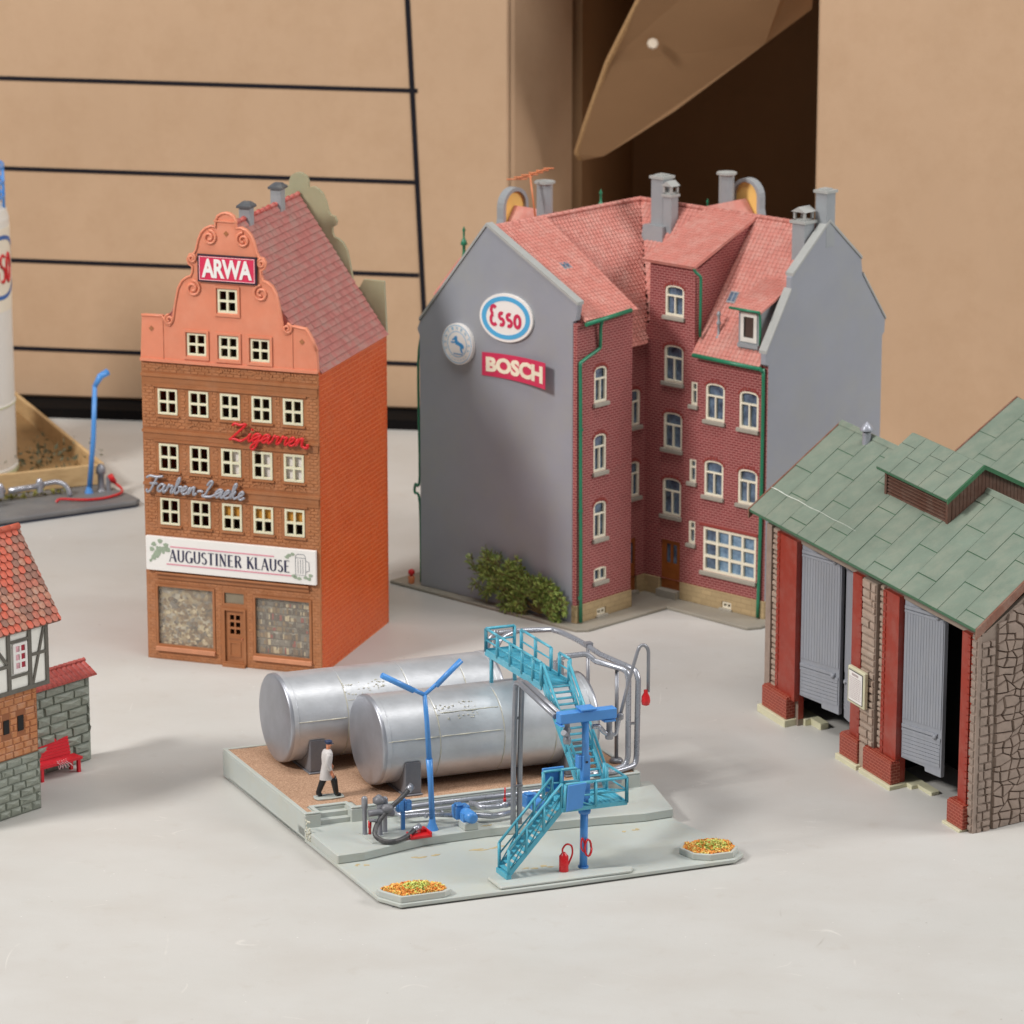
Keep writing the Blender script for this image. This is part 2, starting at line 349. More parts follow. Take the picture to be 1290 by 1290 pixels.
NAVY = mat('navy_print', (54, 54, 82), rough=.5, var=.05)
ROSE = mat('rose_print', (226, 140, 160), rough=.5, var=.05)
SAGE = mat('sage_print', (158, 172, 150), rough=.5, var=.1, scale=60)
CURT = mat('net_curtain', (224, 216, 214), rough=.8, var=.1, scale=40)
OCHRE = mat('ochre_blind', (196, 138, 50), rough=.7, var=.05)
REDP = mat('red_plastic', (214, 34, 40), rough=.35, var=.06, scale=20)
SILV = mat('grey_metal_paint', (166, 168, 178), rough=.4, var=.1, scale=30, metal=.3)
def shopprint(name, seed, base):
    m = bpy.data.materials.new(name); m.use_nodes = True; nt = m.node_tree; N = nt.nodes; L = nt.links; b = N['Principled BSDF']
    tc = N.new('ShaderNodeTexCoord'); mp = N.new('ShaderNodeMapping'); mp.inputs['Location'].default_value = (seed, seed, 0); L.new(tc.outputs['Object'], mp.inputs[0])
    v = N.new('ShaderNodeTexVoronoi'); v.inputs['Scale'].default_value = 62; v.distance = 'CHEBYCHEV'; L.new(mp.outputs[0], v.inputs[0])
    n = N.new('ShaderNodeTexNoise'); n.inputs['Scale'].default_value = 14; n.inputs['Detail'].default_value = 8; L.new(mp.outputs[0], n.inputs[0])
    r = N.new('ShaderNodeValToRGB'); r.color_ramp.interpolation = 'LINEAR'; e = r.color_ramp.elements
    cols = base; e[0].position = 0; e[0].color = lin(cols[0]) + (1,); e[1].position = 1; e[1].color = lin(cols[-1]) + (1,)
    for i, c in enumerate(cols[1:-1]): x = e.new((i + 1) / (len(cols) - 1)); x.color = lin(c) + (1,)
    sp = N.new('ShaderNodeSeparateColor'); L.new(v.outputs['Color'], sp.inputs[0])
    ad = N.new('ShaderNodeMath'); ad.operation = 'MULTIPLY_ADD'; L.new(sp.outputs[0], ad.inputs[0]); ad.inputs[1].default_value = .75; L.new(n.outputs['Fac'], ad.inputs[2])
    m2 = N.new('ShaderNodeMath'); m2.operation = 'SUBTRACT'; L.new(ad.outputs[0], m2.inputs[0]); m2.inputs[1].default_value = .42; L.new(m2.outputs[0], r.inputs[0])
    L.new(r.outputs[0], b.inputs['Base Color']); b.inputs['Roughness'].default_value = .3; b.inputs['Coat Weight'].default_value = .4
    return m
AF = Fr((-1.49457, 15.01514), (.94279, -.33339), (.30287, .95303))
TH = thing('town_house', 'tall narrow orange house with a scrolled salmon gable and a restaurant sign', 'model house', AF.to((.38, .4, 0)))
W0, D0 = .771, .811
rows = [(1.032, 1.138), (.798, .911), (.572, .684)]; cols_ = [.071, .207, .345, .482, .618]; ww = .086
rect = lambda a, b, c, d: [(a, c), (b, c), (b, d), (a, d)]
WINS = [(c, c + ww, r[0], r[1]) for r in rows for c in cols_]
SHOP = [(.047, .298, .062, .314), (.479, .723, .062, .306)]; TRANS = (.345, .431, .264, .309); DOOR = (.345, .432, .018, .236)
mb = MB(AF); mb.prism(rect(0, W0, 0, 1.25), 'v', 0, .022, [rect(*w) for w in WINS + SHOP + [TRANS, DOOR]]); wf = obj('front_wall', mb, BRN, TH)
skip = [(a - .014, b + .014, c - .016, d + .012) for a, b, c, d in WINS]
mb = MB(AF)
for z0, z1 in ((.53, .728), (.758, .948), (.978, 1.185), (1.208, 1.246)):
    sk = skip + [(.045, .73, zz + .114, zz + .14) for zz in (.572, .798, 1.032)]
    bricks(mb, .004, W0 - .004, z0, z1, .031, .0128, .0026, 0, .0028, sk, rnd=.6)
bricks(mb, .004, W0 - .004, .004, .372, .026, .0125, .002, 0, .0014, [(a - .008, b + .008, c - .012, d + .008) for a, b, c, d in SHOP + [TRANS, (.335, .442, 0, .24)]], rnd=.6)
obj('facing_bricks', mb, BRN2, wf, kind='stuff')
mb = MB(AF)
for z, dv in ((.961, .016), (.741, .016), (1.194, .016)):
    mb.box(0, W0, -.010, -.0005, z - .006, z + .006); mb.box(.004, W0 - .004, -.005, -.0005, z - .028, z - .006)
for r in rows: mb.box(.05, .718, -.007, -.0005, r[1] + .008, r[1] + .014); mb.box(.004, W0 - .004, -.0035, -.0005, r[1] + .014, r[1] + .03)
obj('cornice', mb, BRN, wf)
mb = MB(AF)   # relieving arches between window heads
for zb in (1.214, .980, .760):
    for c in cols_:
        for k in range(9):
            a = R(30 + 120 * k / 8); x = c + ww / 2 + .05 * math.cos(a); z = zb + .024 * math.sin(a) - .006
            mb.box(x - .0045, x + .0045, -.0042, -.0005, z, z + .009)
obj('relieving_arches', mb, BRN2, wf, kind='stuff')
def fourpane(fr, par, a, b, c, d, m, proud=.004, dep=.008, fw=.0090, curtain=None, sillm=None, sw=.006):
    mb = MB(fr); cu, cw = (a + b) / 2, (c + d) / 2; q = fw; h = .0046
    A = (a + b) / 2 - h; mb.prism(rect(a, b, c, d), 'v', -proud, dep, [rect(a + q, cu - h, c + q, cw - h), rect(cu + h, b - q, c + q, cw - h), rect(a + q, cu - h, cw + h, d - q), rect(cu + h, b - q, cw + h, d - q)])
    w = obj('window', mb, m, par, bevel=.0012)
    if curtain: mb = MB(fr); curtain(mb, a, b, c, d); obj('curtain', mb, mb.mat, w)
    mb = MB(fr)
    mb.box(a - sw - .002, b + sw + .002, -.009, -.0005, c - .010, c - .002)
    obj('sill', mb, sillm or BRN, w)
    return w
def cur_white(lo):
    def f(mb, a, b, c, d): mb.mat = CURT; mb.box(lo(a, b), b, .012, .014, c, d)
    return f
def cur_och(mb, a, b, c, d): mb.mat = OCHRE; mb.box(a, b, .012, .014, (c + d) / 2 + .002, d)
for i, w in enumerate(WINS):
    r, c = divmod(i, 5); cu = None
    if r == 1 and c >= 2: cu = cur_white((lambda a, b: (a + b) / 2) if c < 4 else (lambda a, b: a))
    if r == 2 and c >= 2: cu = cur_och
    fourpane(AF, TH, *w, CREAM, curtain=cu)
# side, rear walls
SD = AF.sub(W0, 0, 0, 1)
mb = MB(AF); mb.prism([(.02, 0), (D0, 0), (D0, 1.262), (.02, 1.262)], 'u', W0 - .02, W0); ws = obj('side_wall', mb, mat('orange_mortar', (216, 120, 70), .5), TH)
SF = Fr((0, 0), (1, 0), (0, 1)); SF.o = AF.to((W0, 0, 0)); SF.ex = AF.ey.copy(); SF.ey = -AF.ex
mb = MB(SF); bricks(mb, .004, D0 - .002, .006, 1.258, .044, .0205, .0026, 0, .0016, rnd=.6); obj('facing_bricks', mb, ORNG, ws, kind='stuff')
mb = MB(AF); mb.box(0, .02, .022, D0 - .02, 0, 1.262); obj('side_wall', mb, ORNG, TH)
half = [(0, 1.25), (.010, 1.44), (.100, 1.442), (.118, 1.408), (.133, 1.404), (.148, 1.425), (.155, 1.47), (.163, 1.512), (.174, 1.56), (.191, 1.590), (.212, 1.606), (.230, 1.612), (.238, 1.63), (.238, 1.652), (.222, 1.662), (.217, 1.68), (.228, 1.700), (.246, 1.704), (.256, 1.722), (.266, 1.762), (.280, 1.792), (.298, 1.81), (.322, 1.820), (.342, 1.815), (.342, 1.842), (.352, 1.862), (.368, 1.872), (.3855, 1.876)]
outl = half + [(W0 - u, z) for u, z in half[-2::-1]]
fo = [p for p in outl if not (p[0] > .66 and p[1] > 1.40)]; i = max(k for k, p in enumerate(fo) if p[0] < .667 and p[1] > 1.40); fo[i + 1:i + 1] = [(.664, 1.438), (.722, 1.43), (.735, 1.412), (.750, 1.385), (.767, 1.345)]
G3 = [(.206, .290, 1.284, 1.377), (.345, .430, 1.281, 1.375), (.482, .565, 1.279, 1.372)]; G1 = (.343, .428, 1.468, 1.565)
mb = MB(AF); mb.prism(fo, 'v', -.006, .016, [rect(*g) for g in G3 + [G1]]); gb = obj('front_gable', mb, SALM, TH, bevel=.002, label='salmon gable with curled scrolls')
mb = MB(AF); mb.tube([(u, -.006, z - .003) for u, z in fo[1:-1]], .0058, 6); mb.box(0, W0, -.013, -.0065, 1.25, 1.262); mb.box(.1, .104, -.009, -.0065, 1.262, 1.43); mb.box(.662, .666, -.009, -.0065, 1.262, 1.43); mb.box(.335, .437, -.012, -.0065, 1.836, 1.842)
obj('gable_moulding', mb, SALM, gb)
def spiral(mb, c, r, d, turns=1.6, a0=90, v=-.008, th=.0060):
    P = []
    for k in range(int(turns * 14) + 1):
        a = R(a0) + d * 2 * math.pi * k / 14; q = r * (1 - .8 * k / (turns * 14)); P.append((c[0] + q * math.cos(a), v, c[1] + q * math.sin(a)))
    mb.tube(P, th, 6)
for c, r, d in (((.314, 1.770), .031, -1), ((.460, 1.768), .031, 1), ((.238, 1.560), .034, -1), ((.533, 1.558), .034, 1), ((.237, 1.682), .018, -1), ((.536, 1.680), .018, 1), ((.132, 1.426), .021, 1), ((.644, 1.424), .021, -1)):
    mb = MB(AF); spiral(mb, c, r, d); obj('scroll', mb, SALM, gb)
for c, z in ((.3865, 1.79), (.052, 1.385), (.705, 1.375)):
    mb = MB(AF); mb.prism([(c - .011, z), (c, z - .011), (c + .011, z), (c, z + .011)], 'v', -.0085, -.0065); obj('diamond_inset', mb, BRN, gb)
for g in G3 + [G1]:
    w = fourpane(AF, TH, *g, CREAM, sillm=SALM); mb = MB(AF); a, b, c, d = g
    mb.prism(rect(a - .013, b + .013, c - .014, d + .013), 'v', -.0115, -.0065, [rect(a - .004, b + .004, c - .003, d + .004)]); obj('frame', mb, SALM, w)
mb = MB(AF); mb.prism([(u, z + .03 if z > 1.3 else z) for u, z in outl] , 'v', D0 - .0005, D0 + .018); obj('rear_gable', mb, OLIVE, TH, label='unpainted olive back gable')
mb = MB(AF); mb.box(0, W0, D0 - .02, D0 - .001, 0, 1.26); obj('rear_wall', mb, OLIVE, TH)
# roof
RZ = 1.815; e0 = (W0 + .006, 1.248); rg = (.3855, RZ)
mb = MB(AF); mb.hexa([(e0[0], .017, e0[1]), (e0[0], D0 - .002, e0[1]), (rg[0], D0 - .002, rg[1]), (rg[0], .017, rg[1])], [(e0[0] - .03, .017, e0[1] + .0), (e0[0] - .03, D0 - .002, e0[1]), (rg[0], D0 - .002, rg[1] - .045), (rg[0], .017, rg[1] - .045)])
mb.hexa([(-.006, .017, e0[1]), (-.006, D0 - .002, e0[1]), (rg[0] - .0005, D0 - .002, rg[1]), (rg[0] - .0005, .017, rg[1])], [(.024, .017, e0[1]), (.024, D0 - .002, e0[1]), (rg[0] - .0005, D0 - .002, rg[1] - .045), (rg[0] - .0005, .017, rg[1] - .045)])
rf = obj('roof', mb, MAROON, TH)
mb = MB(AF); n_ = 24
tiles(mb, (e0[0], .018, e0[1]), (0, D0 - .022, 0), (rg[0] - e0[0], 0, rg[1] - e0[1]), 36, 24, .0075, .14, stag=False)
tiles(mb, (-.006, .018, e0[1]), (0, D0 - .022, 0), (rg[0] + .006, 0, rg[1] - e0[1]), 36, 24, .0075, .14, stag=False)
obj('roof_tiles', mb, MAROON, rf, kind='stuff')
for k in range(14):
    v0 = .02 + k * (D0 - .03) / 14; mb = MB(AF); mb.tube([(rg[0], v0, rg[1] + .001), (rg[0], v0 + .04, rg[1] + .001), (rg[0], v0 + (D0 - .03) / 14, rg[1] + .003)], [.0105, .0095, .0115], 8); obj('ridge_tile', mb, RIDGE, rf)
for v in (.195, .545):
    mb = MB(AF); mb.box(.361, .409, v, v + .048, 1.74, 1.858 + (v > .4) * .02); c = obj('chimney', mb, GREY, rf, bevel=.002)
    z = 1.858 + (v > .4) * .02; mb = MB(AF); mb.box(.353, .417, v - .008, v + .056, z, z + .009); mb.hexa([(.353, v - .008, z + .009), (.417, v - .008, z + .009), (.417, v + .056, z + .009), (.353, v + .056, z + .009)], [(.37, v + .02, z + .024), (.40, v + .02, z + .024), (.40, v + .04, z + .024), (.37, v + .04, z + .024)]); obj('cap', mb, DGREY, c)
# ARWA sign
mb = MB(AF); mb.box(.264, .519, -.017, -.0065, 1.592, 1.703); sg = obj('shop_sign', mb, BLACKP, TH, label='crimson sign reading ARWA in white')
mb = MB(AF); mb.box(.2705, .5125, -.0185, -.0172, 1.5985, 1.6965); obj('sign_face', mb, PINKRED, sg)
mb = MB(AF)
for q in ((.2725, .5105, 1.6935, 1.6950), (.2725, .5105, 1.600, 1.6015), (.2725, .2740, 1.6016, 1.6934), (.5090, .5105, 1.6016, 1.6934)): mb.box(q[0], q[1], -.0195, -.0186, q[2], q[3])
obj('border', mb, WHITE, sg)
mb = MB(AF); mb.text('ARWA', .283, .500, 1.610, 1.687, -.0187, .002, bold=.035, spacing=.95); obj('lettering', mb, WHITE, sg)
# restaurant sign
mb = MB(AF); mb.box(.008, .755, -.018, -.001, .381, .523); sg = obj('restaurant_sign', mb, WHITE, TH, label='white board reading AUGUSTINER KLAUSE', bevel=.001)
V0 = -.0185
mb = MB(AF); mb.ribbon([(.118, .486), (.575, .486)], .0045, V0, .0008); mb.ribbon([(.100, .412), (.665, .412)], .0045, V0, .0008); obj('rule', mb, ROSE, sg)
def bow(cx, cy, rx, ry, a0, a1, n=8): return arc(cx, cy, rx, ry, a0, a1, n)
SER = {
 'A': (.66, [[(.05, 0), (.33, 1)], [(.33, 1), (.61, 0)], [(.15, .33), (.52, .33)]], 'tTt', [(0, .12, 0), (.52, .70, 0)]),
 'U': (.66, [[(.12, 1), (.12, .35)] + bow(.34, .32, .22, .30, 180, 350, 8) + [(.56, .35), (.56, 1)]], 'v', [(.02, .22, 1), (.48, .64, 1)]),
 'G': (.66, [bow(.36, .5, .29, .5, 50, 350, 14) + [(.63, .42)], [(.58, .02), (.58, .42)]], 'vT', [(.45, .68, .42)]),
 'S': (.5, [bow(.25, .75, .17, .23, 40, 225, 8) + bow(.25, .26, .19, .25, 60, -150, 9)], 'v', []),
 'T': (.6, [[(.3, 0), (.3, 1)], [(.02, .98), (.58, .98)]], 'Tt', [(.2, .4, 0)]),
 'I': (.3, [[(.15, 0), (.15, 1)]], 'T', [(.04, .26, 0), (.04, .26, 1)]),
 'N': (.68, [[(.1, 0), (.1, 1)], [(.1, 1), (.56, 0)], [(.56, 0), (.56, 1)]], 'tTt', [(.02, .2, 0), (.46, .66, 1)]),
 'E': (.56, [[(.12, 0), (.12, 1)], [(.12, .98), (.5, .98)], [(.12, .52), (.42, .52)], [(.12, .02), (.52, .02)]], 'Tttt', []),
 'R': (.62, [[(.12, 0), (.12, 1)], [(.12, .98)] + bow(.3, .75, .2, .23, 90, -90, 8) + [(.12, .52)], [(.32, .52), (.58, 0)]], 'TvT', [(.02, .22, 0)]),
 'K': (.62, [[(.12, 0), (.12, 1)], [(.55, 1), (.14, .45)], [(.25, .6), (.58, 0)]], 'TtT', [(.02, .22, 0), (.02, .22, 1)]),
 'L': (.52, [[(.12, 0), (.12, 1)], [(.12, .02), (.5, .02)]], 'Tt', [(.02, .22, 1)])}
def serif(mb, txt, u0, u1, w0, w1, v):
    tot = sum(SER[c][0] + .08 if c != ' ' else .42 for c in txt); sx = (u1 - u0) / tot; sy = w1 - w0; x = u0; d = 0
    for c in txt:
        if c == ' ': x += .42 * sx; continue
        w, st, kind, sf = SER[c]
        for k, (p, q) in enumerate(zip(st, kind)):
            d += 1; pts = [(x + a * sx, w0 + b * sy) for a, b in p]
            if q == 'v': mb.ribbon(pts, 0, v - .00012 * (d % 4), .001, thick_thin=(.045 * sy, .15 * sy))
            else: mb.ribbon(pts, (.17 if q == 'T' else .05) * sy, v - .00012 * (d % 4), .001)
        for a, b, z in sf: d += 1; mb.ribbon([(x + a * sx, w0 + z * sy * .97 + .015 * sy), (x + b * sx, w0 + z * sy * .97 + .015 * sy)], .05 * sy, v - .0006 - .00012 * (d % 3), .001)
        x += (w + .08) * sx
mb = MB(AF); serif(mb, 'AUGUSTINER KLAUSE', .112, .648, .425, .474, V0); obj('lettering', mb, NAVY, sg)
mb = MB(AF); random.seed(3)
for x, z in [(.062 + .011 * i - .0055 * j, .478 - .0095 * j) for j in range(7) for i in range(max(1, 5 - j * 2 // 3))][:26]:
    mb.lathe((x + .006 * (random.random() - .5), V0, z), [(.0062, 0), (.0062, -.0008 - .0001 * random.random())], 8, 'v')
for cx, cz, a in ((.045, .492, 20), (.098, .49, -30), (.072, .505, 80), (.035, .47, 60), (.108, .472, 10)):
    mb.prism([(cx + .014 * math.cos(R(a + k * 60)) * (1 if k % 2 else .6), cz + .010 * math.sin(R(a + k * 60))) for k in range(6)], 'v', V0 - .0012, V0 - .0003)
obj('grape_print', mb, SAGE, sg)
mb = MB(AF)
P = [(.668, .418), (.668, .495), (.676, .505), (.705, .505), (.712, .495), (.712, .418), (.668, .418)]
mb.ribbon(P, .0018, V0, .0008); mb.ribbon([(.712, .48), (.726, .474), (.728, .44), (.712, .432)], .0022, V0 - .0001, .0008); mb.ribbon([(.668, .49), (.712, .49)], .0014, V0 - .0002, .0008)
for x in (.679, .69, .70): mb.ribbon([(x, .425), (x, .483)], .0012, V0 - .0003, .0008)
obj('mug_print', mb, mat('grey_print', (120, 124, 132), .5), sg)
mb = MB(AF)
for cx, cz, a in ((.640, .497, 10), (.655, .503, 50), (.632, .489, 0), (.668, .408, 10), (.684, .404, 40), (.712, .410, 20), (.732, .42, 70), (.66, .413, 0), (.727, .405, 0)):
    mb.prism([(cx + .012 * math.cos(R(a + k * 60)) * (1 if k % 2 else .6), cz + .007 * math.sin(R(a + k * 60))) for k in range(6)], 'v', V0 - .0012, V0 - .0003)
obj('hop_leaf_print', mb, SAGE, sg)
mb = MB(AF); mb.box(.048, .722, -.020, -.001, .366, .373); mb.box(.05, .72, -.008, -.001, .345, .366); obj('ledge', mb, BRN, TH, bevel=.001)
# cursive lettering in tubes
CUR = {
 'Z': (1.75, [(.0, 1.75), (.12, 2.05), (.7, 1.92), (1.3, 2.08), (.85, 1.2), (.2, .15), (.05, .0), (.5, .14), (1.2, -.05), (1.65, .3)]),
 'i': (.55, [(.1, .5), (.25, 1.0), (.22, .3), (.35, 0), (.6, .3)]),
 'g': (1.0, [(.68, .9), (.28, 1.02), (.02, .5), (.25, .02), (.6, .35), (.74, 1.0), (.62, -.3), (.35, -.95), (.08, -.6), (.5, 0), (.95, .3)]),
 'a': (.98, [(.65, .88), (.3, 1.02), (.0, .5), (.22, .02), (.55, .35), (.7, .98), (.66, .2), (.8, .0), (1.0, .3)]),
 'r': (.85, [(.05, .3), (.2, 1.08), (.3, .85), (.62, .92), (.56, .2), (.7, 0), (.88, .3)]),
 'e': (.75, [(0, .3), (.35, .5), (.52, .85), (.3, 1.02), (.1, .6), (.2, .1), (.45, 0), (.75, .3)]),
 'n': (1.0, [(0, .3), (.15, 1.0), (.13, .0), (.35, .8), (.6, 1.0), (.65, .3), (.78, 0), (1.0, .3)]),
 'N': (1.3, [(0, .3), (.15, 1.0), (.13, .0), (.35, .8), (.6, 1.0), (.65, .3), (.78, 0), (1.3, -.1), (1.2, .4)]),
 'F': (1.1, [(.75, 1.9), (.55, 1.0), (.35, .1), (.05, -.15), (-.1, .2)]),
 'b': (.85, [(0, .4), (.35, 1.4), (.36, 2.0), (.18, 1.8), (.14, .3), (.35, 0), (.62, .4), (.5, .85), (.85, .8)]),
 '-': (.7, [(.05, .5), (.35, .62), (.7, .5)]),
 'L': (1.4, [(.25, 1.4), (.5, 2.0), (.78, 1.85), (.5, 1.0), (.28, .2), (.0, .05), (.2, -.05), (.9, .0), (1.35, .3)]),
 'c': (.7, [(.5, .85), (.27, 1.02), (.02, .5), (.2, .0), (.5, .08), (.72, .3)]),
 'k': (.85, [(0, .4), (.38, 1.5), (.32, 2.0), (.16, 1.6), (.1, 0), (.18, .5), (.52, 1.0), (.3, .55), (.5, .05), (.85, .3)])}
def cursive(mb, txt, u0, u1, wb, xh, v, r, slant=.3, drop=0, ext=()):
    tot = sum(CUR[c][0] for c in txt); sx = (u1 - u0) / tot; x = u0; run = []
    T = lambda a, b, xx: (xx + (a + 0) * sx + slant * b * xh, v, wb + b * xh - drop * ((xx + a * sx - u0) / (u1 - u0)))
    for c in txt:
        if c in 'F-' or (c == 'L'):
            if len(run) > 2: mb.tube(cr(run, 3), r, 6)
            run = []
        run += [T(a, b, x) for a, b in CUR[c][1]]
        if c == 'F':
            mb.tube(cr(run, 4), r, 6); run = []
            mb.tube(cr([T(-.45, 1.7, x), (T(-.1, 1.98, x)), T(.6, 1.9, x), T(1.35, 2.05, x)], 4), r, 6); mb.tube([T(.1, 1.0, x), T(.95, 1.06, x)], r, 6)
        if c == 'i': mb.tube([T(.3, 1.45, x), T(.34, 1.55, x)], r * 1.2, 6)
        x += CUR[c][0] * sx
    if len(run) > 2: mb.tube(cr(run, 3), r, 6)
mb = MB(AF); cursive(mb, 'ZigarreN', .388, .728, .956, .033, -.020, .0058, drop=.006); sg = obj('neon_style_lettering', mb, REDP, TH, label='red script lettering reading Zigarren')
mb = MB(AF); mb.box(.55, .556, -.017, -.001, .962, .968); mb.box(.68, .686, -.017, -.001, .96, .966); obj('bracket', mb, REDP, sg)
mb = MB(AF); cursive(mb, 'Farben-Lacke', .022, .448, .714, .032, -.020, .0056, drop=.004); sg = obj('neon_style_lettering', mb, SILV, TH, label='grey script lettering reading Farben-Lacke')
mb = MB(AF); mb.box(.1, .106, -.017, -.001, .73, .736); mb.box(.36, .366, -.017, -.001, .728, .734); obj('bracket', mb, SILV, sg)
# shop front
PR1 = shopprint('shop_print_warm', 2.3, [(74, 66, 60), (150, 120, 84), (196, 178, 140), (120, 112, 108), (214, 206, 186), (182, 160, 118)])
PR2 = shopprint('shop_print_grey', 7.1, [(60, 48, 50), (112, 96, 92), (150, 146, 132), (90, 78, 74), (186, 184, 172), (120, 96, 84)])
GOODS = [mat('print_cream', (224, 206, 170), .4, var=.2, scale=90), mat('print_tan', (150, 122, 88), .4, var=.2, scale=90), mat('print_grey', (128, 122, 116), .4, var=.25, scale=90), mat('print_dark', (74, 64, 62), .4, var=.3, scale=90), mat('print_brown', (124, 98, 74), .4, var=.2, scale=90), mat('print_red', (160, 60, 60), .4)]
FILM = glassy('dusty_film', (206, 196, 180), .16)
for (a, b, c, d), p in zip(SHOP, (PR1, PR2)):
    mb = MB(AF); mb.prism(rect(a - .006, b + .006, c - .006, d + .006), 'v', -.005, -.0005, [rect(a + .004, b - .004, c + .004, d - .004)]); w = obj('shop_window', mb, BRN, TH)
    mb = MB(AF); mb.box(a, b, .016, .018, c, d); dsp = obj('window_display', mb, p, w)
    random.seed(int(a * 1000)); left = a < .2; ls = [MB(AF) for _ in GOODS]; kk = 0
    if left:
        for _ in range(230):
            kk += 1; x, z = random.uniform(a + .004, b - .004), c + (d - c) * random.random() ** 1.5 * .8; s = random.uniform(.004, .016); n = random.randint(4, 7)
            pts = [(min(b - .001, max(a + .001, x + s * random.uniform(.5, 1) * math.cos(6.283 * k / n))), min(d - .001, max(c + .001, z + s * .8 * random.uniform(.5, 1) * math.sin(6.283 * k / n)))) for k in range(n)]
            ls[random.choice((0, 0, 1, 1, 2, 3, 4, 4))].prism(pts, 'v', .0155 - .00001 * kk, .0159)
    else:
        z = c + .004
        while z < d - .02:
            x = a + .002; h = random.uniform(.022, .034)
            while x < b - .008:
                w_ = random.uniform(.004, .013); hh = h * random.uniform(.45, .9); kk += 1
                ls[random.choice((0, 1, 2, 2, 3, 3, 4, 5 if random.random() < .4 else 3))].box(x, min(x + w_, b - .001), .0148, .0158, z + .003, min(z + .003 + hh, d - .001)); x += w_ + .001
            ls[3].box(a + .001, b - .001, .0145, .0159, z, z + .0025); z += h
    for m_, l in zip(GOODS, ls):
        if l.v: obj('printed_goods', l, m_, dsp, kind='stuff')
    mb = MB(AF); mb.box(a + .0005, b - .0005, .006, .0075, c + .0005, d - .0005); obj('pane', mb, FILM, w)
    mb = MB(AF); mb.box(a - .006, b + .006, -.014, -.0005, c - .024, c - .006); obj('sill', mb, mat('sill_salmon', (206, 140, 104), .45), w, bevel=.001)
a, b, c, d = TRANS
mb = MB(AF); mb.box(a, b, .008, .010, c, d); obj('fanlight', mb, mat('grey_film', (140, 128, 108), .3), TH)
a, b, c, d = DOOR
mb = MB(AF); mb.prism(rect(a - .008, b + .008, c - .006, d + .010), 'v', -.006, -.0005, [rect(a + .002, b - .002, c + .002, d)]); obj('door_frame', mb, BRN, TH)
hol = [rect(a + .022 + .026 * i, a + .041 + .026 * i, c + .117 + .030 * j, c + .138 + .030 * j) for i in range(2) for j in range(3)]
mb = MB(AF); mb.prism(rect(a + .0025, b - .0025, c, d - .001), 'v', .004, .012, hol); dr = obj('door', mb, BRN, TH)
mb = MB(AF); mb.prism(rect(a + .018, b - .018, c + .022, c + .085), 'v', .001, .0038, [rect(a + .024, b - .024, c + .028, c + .079)]); mb.box(a + .016, b - .016, .001, .0038, c + .099, c + .105); obj('door_panel', mb, BRN, dr)
mb = MB(AF); mb.lathe((b - .012, .004, c + .1), [(.003, 0), (.004, -.003), (.002, -.006)], 8, 'v'); obj('handle', mb, SALM, dr)
mb = MB(AF); mb.box(a - .006, b + .006, -.02, -.0065, 0, .012); obj('doorstep', mb, BRN, TH)
# ---------------------------------------------------------------- corner tenement seen from its courtyard
BRK = mat('tenement_brick', (142, 62, 64), rough=.5, var=.16, scale=34, brick=(.027, .0112, .0018, (196, 134, 128)), bump=.05, dust=.3, dustc=(166, 108, 104))
BRKP = mat('tenement_brick_trim', (150, 66, 60), rough=.5, var=.1, scale=60)
TILE = mat('salmon_roof_tile', (202, 128, 116), rough=.55, var=.1, scale=26, dust=.8, dustc=(212, 166, 154))
GAB = mat('grey_gable_plastic', (151, 154, 163), rough=.42, var=.05, scale=3, dust=.45, dustc=(160, 160, 150))
COPE = mat('light_grey_coping', (168, 169, 166), rough=.5, var=.06, scale=20)
GREEN = mat('green_gutter_plastic', (40, 124, 92), rough=.35, var=.08, scale=30)
IVORY = mat('ivory_frame', (242, 234, 212), rough=.4, var=.05, scale=30, dust=.2)
SILL = mat('grey_sill', (162, 156, 144), rough=.6, var=.08, scale=40)
STONE = mat('sandstone_base', (186, 162, 122), rough=.65, var=.08, scale=12, brick=(.055, .021, .001, (160, 136, 100)), bump=.1)
DOORB = mat('brown_door', (150, 84, 36), rough=.45, var=.1, scale=30)
PAVE = mat('pavement_plastic', (150, 144, 132), rough=.6, var=.08, scale=8, dust=.4, dustc=(150, 138, 116), bump=.05)
YEL = mat('yellow_plaster', (240, 196, 112), rough=.5, var=.05)
COPPER = mat('copper_orange_plastic', (214, 128, 84), rough=.4, var=.05)
BLUE = mat('pane_blue_grey', (58, 74, 100), rough=.12, var=.5, scale=25, mix=(120, 142, 166), spec=.8)
BLUEL = mat('pane_light_blue', (96, 132, 168), rough=.15, var=.4, scale=30, mix=(150, 180, 206), spec=.7)
SKYB = mat('emblem_blue', (84, 172, 220), rough=.35, var=.03)
EF = Fr((.26822, 15.4586), (.73892, -.67379), (.67379, .73892))
TN = thing('tenement', 'large corner building of red brick with grey gables, pink tiled roofs and green gutters', 'model house', EF.to((-.3, .6, 0)))
GI = EF.to
# slab
mb = MB(EF); mb.prism([(-1.06, -.035), (.055, -.060), (.092, -.02), (.112, .465), (.57, .447), (.60, .50), (.60, 1.44), (-1.06, 1.44)], 'w', 0, .014); obj('pavement_slab', mb, PAVE, TN, bevel=.003)
